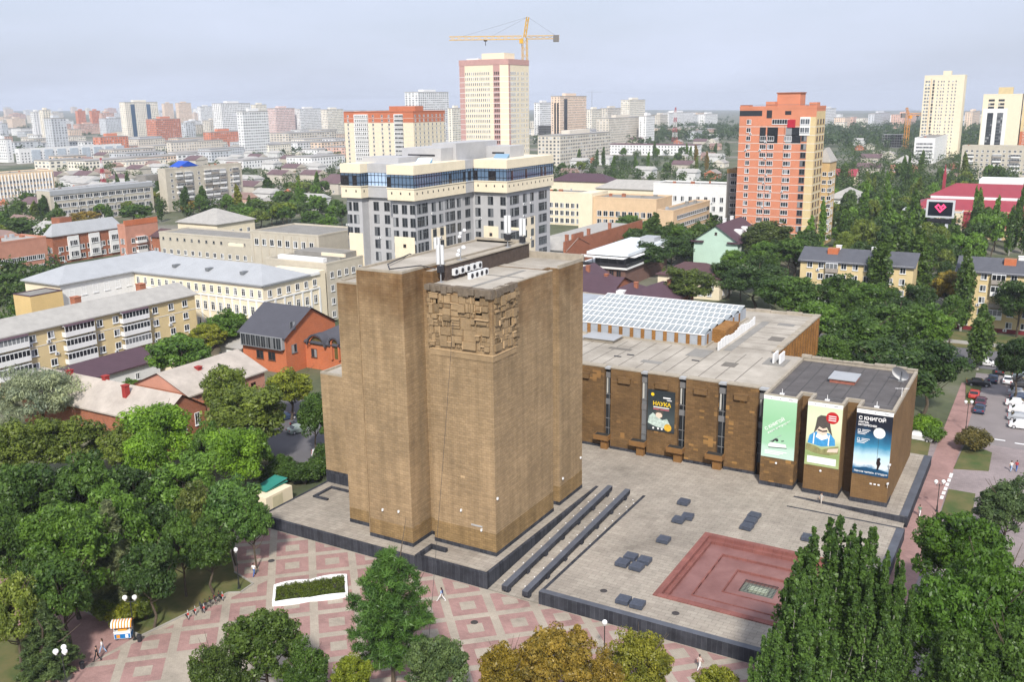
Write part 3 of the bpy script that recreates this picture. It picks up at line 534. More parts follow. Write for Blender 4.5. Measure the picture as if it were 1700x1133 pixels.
pane_me = MB().quad([(.06, .05, 0), (dx-.06, .05, 0), (dx-.06, dy*.72, .62), (.06, dy*.72, .62)]).quad([(.06, dy*.72, .62), (dx-.06, dy*.72, .62), (dx-.06, dy-.05, 0), (.06, dy-.05, 0)], 1).mesh('pane', [m_pane, M('lantern pane shade', lin(150, 160, 168, .7), .2)])
bar_me = MB()
for a_ in (0, dx/2): bar_me.tube((a_, .03, .05), (a_, dy*.72, .7), .075, .075, 4).tube((a_, dy*.72, .7), (a_, dy-.03, .05), .06, .06, 4)
bar_me.tube((0, dy*.72, .7), (dx, dy*.72, .7), .09, .09, 4).tube((0, .02, .05), (dx, .02, .05), .1, .1, 4); bar_me = bar_me.mesh('glazing_bar', m_bar)
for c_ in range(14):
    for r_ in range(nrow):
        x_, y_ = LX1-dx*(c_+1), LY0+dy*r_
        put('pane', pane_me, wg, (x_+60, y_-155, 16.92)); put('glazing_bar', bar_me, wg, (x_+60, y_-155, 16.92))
mb = MB(); wb(mb, -69, -63.5, 143.6, 147.4, 15.0, 15.5); wb(mb, -69.3, -63.2, 143.3, 147.7, 15.5, 15.62, 1); mb.build('roof_hatch', [m_cap, m_metalroof], wg)
mb = MB(); wb(mb, -49, -46.6, 152.5, 160, 14.9, 17.2); mb.build('stair_head', m_orange, wg)
for k in range(14): mb = MB(); y_ = 147.3+k*1.55; wb(mb, -46.3, -46.15, y_, y_+1.3, 14.9, 16.3+.25*math.sin(k)); mb.build('white_board', m_white, wg)
for x_ in (-36.2, -35.2): mb = MB(); wb(mb, x_, x_+.25, 143.4, 146.0, 15.0, 16.5); mb.build('vent_board', m_white, wg)
mb = MB(); wb(mb, -37.6, -34.2, 142.4, 146.8, 14.902, 14.96); wb(mb, -50, -46.8, 142, 147, 14.902, 14.93); wb(mb, -45.6, -44.2, 148, 172, 14.902, 14.93); mb.build('roof_patch', m_roofgrey, wg)
for k in range(13): mb = MB(); x_ = -70+k*2.6+random.uniform(-.2, .2); wb(mb, x_, x_+.14, 131.3, 147.6-random.uniform(0, 1.5), 14.903, 14.915); mb.build('roof_seam', m_seam, wg)
for k in range(7): mb = MB(); y_ = 151+k*4.1; wb(mb, -45.8, -38.2, y_, y_+.14, 14.903, 14.916); mb.build('roof_seam', m_seam, wg)
for x_, y_, w_, d_ in ((-55, 135, 3.4, 1.6), (-43, 138.6, 2.2, 2.6), (-63, 140.5, 4, 1.2), (-41, 158, 2.4, 3.1), (-42.5, 170, 3, 2)): mb = MB(); wb(mb, x_, x_+w_, y_, y_+d_, 14.917, 14.925); mb.build('roof_patch', random.choice((m_seam, m_roofgrey)), wg)
for x_, y_, w_, d_ in ((-48, 139.5, 0, 0), (-58.5, 138, 0, 0), (-60, 136.2, 0, 0)): mb = MB(); wb(mb, x_, x_+1.2, y_, y_+.35, 14.9, 15.0); mb.build('roof_drain', m_dark, wg)

# ================================================================== LIBRARY ENTRANCE BLOCK
en = thing('library_entrance_block', 'brown stone library entrance block with three tall piers and dark tar roof', 'building', (-24, 138, 0)); foot(-34, -12, 124, 152)
def eb(mbx, x0, x1, y0, y1, z0, z1, m=0): mbx.box(x0+24, x1+24, y0-138, y1-138, z0, z1, m); return mbx
mb = MB(); eb(mb, -32.95, -15.7, 130.0, 149, 1.4, 14.6); mb.build('wall', m_wing2, en)
PIERS = ((-32.95, -28.25), (-26.85, -22.1), (-20.45, -15.7))
for a, b in PIERS:
    mb = MB(); eb(mb, a, b, 126.9, 130.0, 1.4, 14.6); p_ = mb.build('pier', m_wing2 if a > -30 else m_wing3, en)
    mb = MB(); eb(mb, a-.04, b+.04, 126.85, 130.0, 1.4, 2.1); mb.build('pier_skirting', m_granite, p_)
mb = MB(); eb(mb, -32.6, -16.1, 130.3, 148.6, 14.5, 14.64)
for a, b in PIERS: eb(mb, a+.4, b-.4, 127.3, 130.3, 14.5, 14.64)
mb.build('roof', M('black tar roof', lin(104, 100, 100, .7), .9, .25, .35), en)
for k in range(8): mb = MB(); x_ = -31.2+k*2.0; eb(mb, x_, x_+.13, 130.6, 148.3, 14.643, 14.655); mb.build('roof_seam', M('tar seam', (.06, .058, .058), .8), en)
mb = MB(); w = .42
eb(mb, -32.95, -15.7, 148.6, 149, 14.6, 15.15); eb(mb, -32.95, -32.55, 126.9, 148.6, 14.6, 15.1); eb(mb, -16.1, -15.7, 126.9, 148.6, 14.6, 15.1)
for a, b in PIERS: eb(mb, a+.4, b-.4, 126.9, 127.3, 14.6, 15.1)
for a, b in ((-28.25, -26.85), (-22.1, -20.45)): eb(mb, a-.4, a, 127.3, 130.4, 14.6, 15.1); eb(mb, b, b+.4, 127.3, 130.4, 14.6, 15.1); eb(mb, a, b, 130.0, 130.4, 14.6, 15.1); eb(mb, a-.4, a, 126.9, 127.3, 14.6, 15.1); eb(mb, b, b+.4, 126.9, 127.3, 14.6, 15.1)
mb.build('parapet', m_cap, en)
for k in range(11): mb = MB(); x_ = -32.9+k*1.57; eb(mb, x_, x_+1.5, 148.5, 149.1, 15.15, 15.25+random.random()*.35); mb.build('coping_slab', m_cap, en)
mb = MB(); eb(mb, -26.4, -22.9, 138.2, 142.2, 14.6, 15.2, 0); eb(mb, -26.6, -22.7, 138, 142.4, 15.2, 15.32, 1); mb.build('roof_hatch', [M('red rusted steel', (.28, .1, .07), .8, .3, 2), m_metalroof], en)
ra = MB().path([(-8, -10, 15.4), (8, -10.2, 15.4)], .02); ra.build('lightning_wire', m_greyframe, en)
for a, b in PIERS: MB().tube(((a+b)/2+24, -10.4, 15.1), ((a+b)/2+24, -10.4, 15.9), .04).box((a+b)/2+23.7, (a+b)/2+24.3, -10.6, -10.2, 15.1, 15.25).build('wire_post', m_white, en)
d_ = thing('satellite_dish', 'large white satellite dish on the rear corner of the tar roof', 'satellite dish', (-17.3, 143.5, 14.6))
mb = MB()
for j in range(5):
    for k in range(20):
        q, q2 = 2*math.pi*k/20, 2*math.pi*(k+1)/20; r0, r1 = j*.26, (j+1)*.26; f_ = lambda r: .28*r*r
        mb.quad([(r0*math.cos(q), f_(r0), r0*math.sin(q)), (r1*math.cos(q), f_(r1), r1*math.sin(q)), (r1*math.cos(q2), f_(r1), r1*math.sin(q2)), (r0*math.cos(q2), f_(r0), r0*math.sin(q2))])
o = mb.build('reflector', m_white, d_, (0, 0, 1.5)); o.rotation_euler = (math.radians(-28), 0, math.radians(160))
MB().tube((0, 0, 0), (0, 0, 1.5), .07).box(-.4, .4, -.4, .4, 0, .15).build('dish_stand', m_greyframe, d_)
an = thing('television_aerial', 'white pole aerial on the right parapet of the tar roof', 'aerial', (-15.9, 134, 15.1)); MB().tube((0, 0, 0), (0, 0, 1.3), .04).build('pole', m_white, an); MB().tube((-.9, 0, 1.1), (.9, 0, 1.3), .03).tube((-.6, -.3, 1.1), (-.6, .3, 1.1), .02).tube((.5, -.3, 1.25), (.5, .3, 1.25), .02).build('crossarm', m_white, an)
for z_, x_ in ((7.6, -15.7), (4.9, -15.75)): MB().box(-.12, .12, -.4, .1, 0, .15).tube((0, -.3, 0), (0, -.3, -.5), .03).build('security_camera', m_acwhite, en, (x_+24, 126.9-138, z_))
for k in range(3): MB().box(-.14, .14, -.08, 0, 0, .2).build('wall_lamp', m_white, en, (-17.9+k*.5+24, 126.9-138, 4.4))
for a, b in PIERS[:2]: MB().ball((0, 0, 0), .16).build('wall_lamp', m_white, en, ((a+b)/2-.1+24, 126.8-138, 5.1))

# ---- printed banners
def grad(name, stops, noise_=.0, scale=.6):
    """print whose colour runs up the sheet (object z), with soft clouding"""
    if name in MAT: return MAT[name]
    m, n, l, p = newmat(name); p.inputs['Roughness'].default_value = .6; t = node(n, 'TexCoord'); s = node(n, 'SeparateXYZ'); l.new(t.outputs['Object'], s.inputs[0])
    a = node(n, 'TexNoise'); a.inputs['Scale'].default_value = scale; a.inputs['Detail'].default_value = 5; l.new(t.outputs['Object'], a.inputs[0])
    ma = node(n, 'Math', operation='MULTIPLY_ADD'); l.new(a.outputs[0], ma.inputs[0]); ma.inputs[1].default_value = noise_; ma.inputs[2].default_value = -noise_/2
    ad = node(n, 'Math', operation='ADD'); l.new(s.outputs[2], ad.inputs[0]); l.new(ma.outputs[0], ad.inputs[1]); dv = node(n, 'Math', operation='DIVIDE'); l.new(ad.outputs[0], dv.inputs[0]); dv.inputs[1].default_value = 9.2
    cr = node(n, 'ValToRGB'); e = cr.color_ramp.elements; l.new(dv.outputs[0], cr.inputs[0])
    e[0].position = stops[0][0]; e[0].color = (*stops[0][1], 1); e[1].position = stops[-1][0]; e[1].color = (*stops[-1][1], 1)
    for ps, c_ in stops[1:-1]: x = e.new(ps); x.color = (*c_, 1)
    l.new(cr.outputs[0], p.inputs['Base Color']); MAT[name] = m; return m
pw = M('print white', (.82, .82, .82), .6, .02)
def flat(parent, name, pts, mat, y): return MB().quad([(x_, y, z_) for x_, z_ in pts]).build(name, mat, parent)
def disc(c, r, n=28): return [(c[0]+r*math.cos(2*math.pi*k/n), c[1]+r*math.sin(2*math.pi*k/n)) for k in range(n)]
def letter(parent, txt, size, x_, z_, mat, y, ang=0, bold=0.0):
    o = put('lettering', text_mesh(txt, size, mat, bold), parent, (x_, y, z_)); o.rotation_euler = (math.pi/2, -ang, 0); return o
def banner(x0, x1, z0, z1, yf, lab, mat):
    b = thing('banner', lab, 'banner', (x0, yf, z0)); MB().box(0, x1-x0, -.05, .0, 0, z1-z0).build('sheet', mat, b); return b
def rect(a, b, c, d): return [(a, c), (b, c), (b, d), (a, d)]
def printed_head(b, w, h):
    flat(b, 'white_header', rect(.0, w, h-.55, h), pw, -.056)
    for k, q in enumerate((.2, .48, .75)): flat(b, 'small_print', rect(w*q, w*q+.18+.35*(k == 2), h-.36, h-.22), M('print grey', (.3, .32, .35), .6), -.060)
w, h = 4.62, 9.1
b = banner(-32.9, -28.28, 5.85, 14.95, 126.88, 'pale green banner with slanted white lettering on the first entrance pier', grad('print green', [(0, lin(206, 234, 222, .8)), (.16, lin(200, 232, 216, .8)), (.22, lin(170, 220, 184, .8)), (.6, lin(158, 214, 168, .8)), (1, lin(182, 228, 190, .8))], .6)); printed_head(b, w, h)
letter(b, 'С КНИГОЙ', .62, .5, 3.9, pw, -.062, math.radians(36), .012); letter(b, 'жизнь интереснее', .42, .85, 3.45, pw, -.062, math.radians(36), .008)
flat(b, 'printed_book', [(.95, 1.9), (1.3, 2.25), (3.4, 2.2), (3.5, 1.75), (1.05, 1.55)], pw, -.060); flat(b, 'printed_book_shadow', [(.9, 1.5), (1.05, 1.55), (3.5, 1.75), (3.6, 1.62), (1.1, 1.4)], M('print dark green', lin(64, 104, 84, .8), .6), -.058)
pk = M('print black', (.03, .035, .035), .6)
flat(b, 'printed_figure', [(1.0, 2.35), (1.5, 2.5), (1.85, 2.95), (2.3, 2.9), (2.35, 2.55), (2.1, 2.45), (1.9, 2.62), (1.6, 2.3)], pk, -.060); flat(b, 'printed_figure', [(2.7, 2.66), (3.1, 2.78), (3.1, 2.62), (2.75, 2.55)], pk, -.060)
flat(b, 'printed_line', [(1.05, 2.3), (2.7, 3.55), (2.75, 3.5), (1.12, 2.3)], M('print grey', (.3, .32, .35), .6), -.061)
for k in range(3): flat(b, 'small_print', rect(.5, 3.6-k*.5, .95-k*.22, 1.05-k*.22), pw, -.060)
b = banner(-26.82, -22.2, 5.75, 14.9, 126.88, 'cream and green banner with a reading child and round red badge', grad('print cream', [(0, lin(180, 196, 140, .8)), (.18, lin(150, 172, 110, .8)), (.32, lin(190, 204, 150, .8)), (.45, lin(226, 228, 190, .85)), (.75, lin(226, 236, 200, .85)), (1, lin(214, 232, 190, .85))], .8)); printed_head(b, w, h+.05)
pb = M('print blue', lin(70, 160, 220, .8), .6, .25, 3); ph = M('print hair', lin(88, 82, 78, .8), .6, .35, 3); ps = M('print skin', lin(238, 214, 196, .85), .6, .05); po = M('print olive', lin(150, 148, 100, .8), .6, .35, 2.5)
flat(b, 'printed_jacket', [(.25, 3.2), (.45, 4.3), (1.1, 4.9), (2.1, 5.1), (3.2, 4.9), (3.85, 4.2), (3.95, 3.3), (2.1, 2.9)], pb, -.058)
for xx in (.95, 2.95): flat(b, 'printed_strap', [(xx, 3.2), (xx+.06, 4.7), (xx+.2, 4.75), (xx+.16, 3.1)], pw, -.059)
flat(b, 'printed_face', [(1.5, 4.7), (1.45, 5.5), (2.0, 5.8), (2.8, 5.5), (2.75, 4.8), (2.2, 4.45)], ps, -.060); flat(b, 'printed_scarf', [(1.3, 4.2), (1.5, 4.75), (2.2, 4.5), (2.8, 4.8), (3.0, 4.25), (2.1, 3.8)], pw, -.061); flat(b, 'printed_glasses', [(1.5, 5.15), (1.6, 5.4), (2.15, 5.2), (2.75, 5.4), (2.8, 5.15), (2.2, 5.0)], pk, -.0635)
flat(b, 'printed_hair', [(1.0, 4.7), (1.2, 5.8), (1.35, 7.0), (1.8, 7.4), (2.5, 7.4), (3.0, 7.0), (3.15, 6.0), (3.5, 4.6), (3.0, 5.2), (2.7, 5.75), (2.2, 5.5), (1.7, 5.75), (1.4, 5.2)], ph, -.062)
flat(b, 'printed_book', [(.05, 2.2), (.1, 3.1), (1.3, 2.9), (2.2, 2.45), (3.2, 2.9), (4.4, 3.3), (4.45, 2.2), (3.2, 1.8), (2.1, 1.75), (1.0, 1.9)], po, -.064)
flat(b, 'printed_page', [(2.9, 2.2), (3.1, 2.7), (4.4, 3.0), (4.3, 2.4)], ps, -.066); flat(b, 'white_caption', rect(.35, 4.2, .35, 1.35), pw, -.060)
flat(b, 'red_badge', disc((3.35, 7.2), .85), M('print red', lin(196, 36, 40, .85), .6), -.066)
for k in range(3): flat(b, 'small_print', rect(2.85, 3.85, 7.38-k*.3, 7.5-k*.3), pw, -.070)
b = banner(-20.4, -15.8, 5.65, 14.9, 126.88, 'dark blue banner with white moon and child on a swing', grad('print night', [(0, lin(16, 60, 100, .8)), (.1, lin(40, 120, 170, .8)), (.16, lin(226, 240, 246, .85)), (.3, lin(190, 226, 240, .85)), (.45, lin(60, 150, 190, .8)), (.62, lin(16, 84, 124, .75)), (.74, lin(8, 22, 44, .8)), (1, lin(6, 14, 32, .8))], 2.2, .55)); printed_head(b, w, h+.1)
letter(b, 'С КНИГОЙ', .66, .3, 7.75, pw, -.062, 0, .02); letter(b, 'ЖИЗНЬ', .36, .3, 7.3, pw, -.062, 0, .012); letter(b, 'ИНТЕРЕСНЕЕ', .36, .3, 6.9, pw, -.062, 0, .012)
flat(b, 'printed_moon', disc((3.05, 6.15), .75), M('print moon', lin(236, 244, 240, .9), .6, .1, 1.5, emit=0), -.060); flat(b, 'printed_cord', rect(3.0, 3.04, 2.2, 5.5), pk, -.062)
flat(b, 'printed_child', [(3.0, 2.3), (2.95, 1.9), (3.1, 1.5), (3.05, .95), (3.25, .95), (3.4, 1.5), (3.55, 1.9), (3.4, 2.3), (3.5, 2.55), (3.3, 2.75), (3.1, 2.6)], M('print figure', lin(40, 26, 30, .8), .6), -.064)
flat(b, 'printed_wave', [(.02, .1), (.02, .75), (.9, .95), (1.7, 1.15), (2.4, 1.0), (3.2, 1.1), (4.5, .85), (4.58, .1)], M('print sea', lin(22, 78, 116, .8), .6, .3, 2), -.058)
letter(b, 'Начни читать сегодня', .40, .2, .3, pw, -.066, 0, .006)
for k, zz in enumerate((6.0, 4.75)):
    for a_ in (rect(.3, .65, zz, zz+.06), rect(.3, .65, zz+.34, zz+.4), rect(.3, .36, zz, zz+.4), rect(.59, .65, zz, zz+.4)): flat(b, 'check_box', a_, pw, -.062)
    for q in range(4): flat(b, 'small_print', rect(.85 if q < 2 else .3, 1.9-.2*q, zz+.3-q*.2, zz+.38-q*.2), pw, -.062)
b = banner(-51.45, -47.05, 5.75, 12.35, 129.9, 'black banner with yellow headline hung on the wing between window slots', grad('print black sheet', [(0, (.02, .025, .03)), (.2, (.05, .07, .075)), (.45, (.02, .03, .035)), (1, (.012, .016, .024))], .8, 1.2))
py = M('print yellow', lin(244, 208, 40, .85), .6); letter(b, 'НАУКА', .86, .85, 4.15, py, -.062, 0, .025)
flat(b, 'yellow_badge', disc((.8, 5.85), .27), py, -.06); flat(b, 'small_print', rect(2.5, 3.7, 5.4, 5.6), pw, -.06); flat(b, 'small_print', rect(3.1, 3.9, 5.1, 5.22), pw, -.06)
flat(b, 'white_rule', rect(.95, 3.5, 3.8, 3.95), pw, -.06); flat(b, 'red_rule', rect(.95, 3.5, 3.5, 3.64), M('print rose', lin(220, 120, 130, .8), .6), -.06)
pg = M('print pale coat', lin(196, 214, 206, .8), .6, .4, 2.2)
flat(b, 'printed_coat', [(.1, 1.2), (.3, 2.3), (.9, 2.9), (1.5, 2.5), (2.4, 1.9), (3.2, 2.2), (3.7, 1.3), (2.9, .6), (1.6, .7), (.8, .9)], pg, -.058); flat(b, 'printed_face', [(1.4, 2.4), (1.35, 3.1), (1.9, 3.4), (2.5, 3.1), (2.4, 2.4), (1.9, 2.1)], ps, -.060)
flat(b, 'printed_hair', [(1.3, 2.8), (1.4, 3.4), (2.0, 3.6), (2.6, 3.3), (2.5, 2.6), (2.2, 3.0), (1.7, 3.05)], ph, -.062); flat(b, 'printed_flask', disc((3.35, .8), .6), M('print amber', lin(232, 184, 60, .8), .6, .4, 3), -.064)
for xx in (1.0, 1.8, 2.4): flat(b, 'printed_dot', disc((xx, .45), .16, 12), pw, -.06)
# ================================================================== CITY BUILDINGS
WM = {}
g_far = glass('far window glass', (.13, .145, .165), .2, .5)
STY = {'pale': (m_frame, g_far), 'white': (m_frame, g_dark), 'grey': (m_greyframe, g_dark), 'brown': (M('window frame brown', (.12, .06, .04), .5), g_dark), 'blue': (M('window frame navy', (.03, .04, .06), .4), g_blue)}
def winmesh(w, h, style='white', nm=1, tr=0, sill=True):
    k = (round(w, 2), round(h, 2), style, nm, tr, sill)
    if k in WM: return WM[k]
    mb = MB(); f = .11 if style == 'white' else .07; d = .09
    mb.box(-w/2, -w/2+f, -d, 0, 0, h); mb.box(w/2-f, w/2, -d, 0, 0, h); mb.box(-w/2+f, w/2-f, -d, 0, 0, f); mb.box(-w/2+f, w/2-f, -d, 0, h-f, h)
    for i in range(nm): x = -w/2+(i+1)*w/(nm+1); mb.box(x-.04, x+.04, -d+.02, 0, f, h-f)
    for i in range(nm+1):
        a = -w/2+i*w/(nm+1)+.05; b = -w/2+(i+1)*w/(nm+1)-.05; mb.quad([(a, -.03, f), (b, -.03, f), (b, -.03, h-f), (a, -.03, h-f)], 1)
    if tr: mb.box(-w/2+f, w/2-f, -d+.02, 0, h*.68, h*.68+.07)
    if sill: mb.box(-w/2-.08, w/2+.08, -.2, 0, -.1, 0)
    WM[k] = mb.mesh('window', list(STY[style])); return WM[k]
m_acm = MB().box(-.4, .4, -.35, -.05, 0, .55).tube((0, -.37, .28), (0, -.34, .28), .2, .2, 10, 1).mesh('air_conditioner', [m_acwhite, m_dark])
class Bld:
    def __init__(s, name, label, b, wall, cat='building', group=None, z0=-.5, extra=(), padf=1.0, rz=0):
        s.x0, s.x1, s.y0, s.y1, s.h = b; s.cx, s.cy = (s.x0+s.x1)/2, (s.y0+s.y1)/2; s.wallm = wall
        s.r = thing(name, label, cat, (s.cx, s.cy, 0), 0, group); mb = MB(); mb.box(s.x0-s.cx, s.x1-s.cx, s.y0-s.cy, s.y1-s.cy, z0, s.h)
        for e in extra: mb.box(e[0]-s.cx, e[1]-s.cx, e[2]-s.cy, e[3]-s.cy, e[4] if len(e) > 5 else z0, e[-1]); foot(*e[:4], padf)
        s.w = mb.build('wall', wall, s.r); foot(s.x0, s.x1, s.y0, s.y1, padf); s.ex = extra
    def L(s, p): return (p[0]-s.cx, p[1]-s.cy)
    def edge(s, face):
        return {'S': ((s.x0, s.y0), (s.x1, s.y0)), 'E': ((s.x1, s.y0), (s.x1, s.y1))}[face] if isinstance(face, str) else face
    def box(s, name, x0, x1, y0, y1, z0, z1, mat, parent=None):
        return MB().box(x0-s.cx, x1-s.cx, y0-s.cy, y1-s.cy, z0, z1).build(name, mat, parent or s.r)
    def onface(s, face, name, u0, u1, z0, z1, d, mat, parent=None, inset=.02):   # a slab lying on a facade, proud by d
        P, Q = s.edge(face); dx, dy = Q[0]-P[0], Q[1]-P[1]; ln = math.hypot(dx, dy); rz = math.atan2(dy, dx)
        return MB().box(u0, u1, -d, inset, z0, z1).build(name, mat, parent or s.r, (P[0]-s.cx, P[1]-s.cy, 0), rz)
    def flat(s, mat=None, cap=None, ph=.6, w=.3, boxes=None):
        mat = mat or m_roofgrey; mb = MB(); pm = MB()
        for x0, x1, y0, y1, h in (boxes or [(s.x0, s.x1, s.y0, s.y1, s.h)]):
            a, b, c, d = x0-s.cx, x1-s.cx, y0-s.cy, y1-s.cy; mb.box(a+w, b-w, c+w, d-w, h-.1, h+.03)
            pm.box(a-.06, b+.06, c-.06, c+w, h, h+ph); pm.box(a-.06, b+.06, d-w, d+.06, h, h+ph); pm.box(a-.06, a+w, c+w, d-w, h, h+ph); pm.box(b-w, b+.06, c+w, d-w, h, h+ph)
        mb.build('roof', mat, s.r); return pm.build('parapet', cap or s.wallm, s.r)
    def gable(s, mat, rise, axis='y', ov=.6, box=None, wallm=None):
        x0, x1, y0, y1, h = box or (s.x0, s.x1, s.y0, s.y1, s.h); a, b, c, d = x0-s.cx-ov, x1-s.cx+ov, y0-s.cy-ov, y1-s.cy+ov; mb = MB()
        if axis == 'y':
            m_ = (a+b)/2; k = ov*rise*2/(b-a-2*ov)
            mb.quad([(b, c, h-k), (b, d, h-k), (m_, d, h+rise), (m_, c, h+rise)]); mb.quad([(a, d, h-k), (a, c, h-k), (m_, c, h+rise), (m_, d, h+rise)])
            mb.quad([(b, c, h-k-.25), (b, d, h-k-.25), (b, d, h-k), (b, c, h-k)]); g = ([(a+ov, c+ov, h-.02), (b-ov, c+ov, h-.02), (m_, c+ov, h+rise-.15)], [(a+ov, d-ov, h-.02), (b-ov, d-ov, h-.02), (m_, d-ov, h+rise-.15)])
        else:
            m_ = (c+d)/2; k = ov*rise*2/(d-c-2*ov)
            mb.quad([(a, c, h-k), (b, c, h-k), (b, m_, h+rise), (a, m_, h+rise)]); mb.quad([(b, d, h-k), (a, d, h-k), (a, m_, h+rise), (b, m_, h+rise)])
            mb.quad([(a, c, h-k-.25), (b, c, h-k-.25), (b, c, h-k), (a, c, h-k)]); g = ([(b-ov, c+ov, h-.02), (b-ov, d-ov, h-.02), (b-ov, m_, h+rise-.15)], [(a+ov, c+ov, h-.02), (a+ov, d-ov, h-.02), (a+ov, m_, h+rise-.15)])
        for q_ in g: MB().quad(q_).build('gable_wall', wallm or s.wallm, s.r)
        return mb.build('roof', mat, s.r)
    def hip(s, mat, rise, ov=.6, box=None, inset=None):
        x0, x1, y0, y1, h = box or (s.x0, s.x1, s.y0, s.y1, s.h); a, b, c, d = x0-s.cx-ov, x1-s.cx+ov, y0-s.cy-ov, y1-s.cy+ov; w = min(b-a, d-c)/2; i = inset or w; h2 = h+rise; e = h-.12
        if b-a > d-c: r1, r2 = (a+i, (c+d)/2, h2), (b-i, (c+d)/2, h2)
        else: r1, r2 = ((a+b)/2, c+i, h2), ((a+b)/2, d-i, h2)
        A, B, C, D = (a, c, e), (b, c, e), (b, d, e), (a, d, e); mb = MB()
        if b-a > d-c: mb.quad([A, B, r2, r1]); mb.quad([B, C, r2]); mb.quad([C, D, r1, r2]); mb.quad([D, A, r1])
        else: mb.quad([A, B, r1]); mb.quad([B, C, r2, r1]); mb.quad([C, D, r2]); mb.quad([D, A, r1, r2])
        for p, q in ((A, B), (B, C), (C, D), (D, A)): mb.quad([(p[0], p[1], e-.3), (q[0], q[1], e-.3), q, p])
        return mb.build('roof', mat, s.r)
    def win(s, face, us, zs, w, h, style='white', nm=1, tr=0, ac=0.0, name='window', skip=0, sill=True):
        P, Q = s.edge(face); dx, dy = Q[0]-P[0], Q[1]-P[1]; ln = math.hypot(dx, dy); rz = math.atan2(dy, dx); dx /= ln; dy /= ln; me = winmesh(w, h, style, nm, tr, sill)
        for z in zs:
            for u in us:
                if skip and random.random() < skip: continue
                put(name, me, s.r, (P[0]+dx*u-s.cx, P[1]+dy*u-s.cy, z), rz)
                if ac and random.random() < ac: v = u+(w/2+.5)*random.choice((-1, 1))*.6; put('air_conditioner', m_acm, s.r, (P[0]+dx*v-s.cx, P[1]+dy*v-s.cy, z-.75), rz)
    def us(s, face, n, m0=1.5, m1=1.5):
        P, Q = s.edge(face); ln = math.hypot(Q[0]-P[0], Q[1]-P[1]); return [m0+(ln-m0-m1)*(i+.5)/n for i in range(n)]
    def length(s, face): P, Q = s.edge(face); return math.hypot(Q[0]-P[0], Q[1]-P[1])
    def balcony(s, face, u, z, w, d=1.0, mat=None, glazed=True, top=2.3, roofm=None):
        P, Q = s.edge(face); dx, dy = Q[0]-P[0], Q[1]-P[1]; ln = math.hypot(dx, dy); rz = math.atan2(dy, dx); dx /= ln; dy /= ln
        k = ('bal', round(w, 1), d, (mat or m_white).name, glazed, roofm and roofm.name)
        if k not in WM:
            mb = MB(); mb.box(-w/2, w/2, -d, 0, 0, .15); mb.box(-w/2, w/2, -d, -d+.08, .15, 1.05); mb.box(-w/2, -w/2+.08, -d+.08, 0, .15, 1.05); mb.box(w/2-.08, w/2, -d+.08, 0, .15, 1.05)
            if glazed:
                mb.quad([(-w/2+.04, -d+.06, 1.05), (w/2-.04, -d+.06, 1.05), (w/2-.04, -d+.06, top), (-w/2+.04, -d+.06, top)], 1); mb.quad([(w/2-.04, -d+.06, 1.05), (w/2-.04, 0, 1.05), (w/2-.04, 0, top), (w/2-.04, -d+.06, top)], 1)
                n = max(2, int(w/.8))
                for i in range(n+1): x = -w/2+.05+(w-.1)*i/n; mb.box(x-.05, x+.05, -d+.02, -d+.1, 1.05, top, 2)
                mb.box(-w/2, w/2, -d, 0, top, top+.12, 2)
            if roofm: mb.quad([(-w/2-.1, -d-.2, top+.1), (w/2+.1, -d-.2, top+.1), (w/2+.1, 0, top+.55), (-w/2-.1, 0, top+.55)], 3)
            WM[k] = mb.mesh('balcony', [mat or m_white, g_dark, m_frame, roofm or m_purple])
        put('balcony', WM[k], s.r, (P[0]+dx*u-s.cx, P[1]+dy*u-s.cy, z), rz)
    def chimney(s, x, y, z, h=1.6, mat=None, w=.5, parent=None): MB().box(-w, w, -w, w, -.8, h).box(-w-.1, w+.1, -w-.1, w+.1, h, h+.15).build('chimney', mat or m_redbrick, parent or s.r, (x-s.cx, y-s.cy, z))
m_redbrick = brick('red brick', lin(194, 126, 98, .8), lin(178, 112, 84, .78), lin(150, 110, 90, .6), .3, .1, .2, .3, bumpk=.1)
m_pinkbrick = M('pink render', lin(208, 150, 128, .75), .9, .12, .4); m_yellow = M('yellow render', lin(226, 204, 156, .8), .9, .09, .35); m_cream = M('cream render', lin(240, 227, 200, .85), .9, .06, .4)
m_whiter = M('white render', lin(234, 234, 233, .88), .9, .07, .4); m_beiger = M('beige panel', lin(204, 196, 180, .8), .9, .1, .4); m_greyr = M('grey panel', lin(208, 211, 216, .84), .9, .07, .4)
m_peach = M('peach render', lin(228, 198, 162, .82), .9, .09, .35); m_mint = M('mint render', lin(196, 224, 208, .82), .9, .06, .4); m_orangeb = brick('orange brick', lin(220, 126, 82, .8), lin(208, 114, 74, .78), lin(190, 134, 104, .7), .3, .1, .15, .3, bumpk=.1)
m_towerred = brick('terracotta brick', lin(222, 146, 114, .84), lin(214, 136, 104, .82), lin(220, 152, 124, .8), .3, .1, .12, .2, bumpk=.05); m_band = M('white string course', (.66, .64, .6), .8, .08)

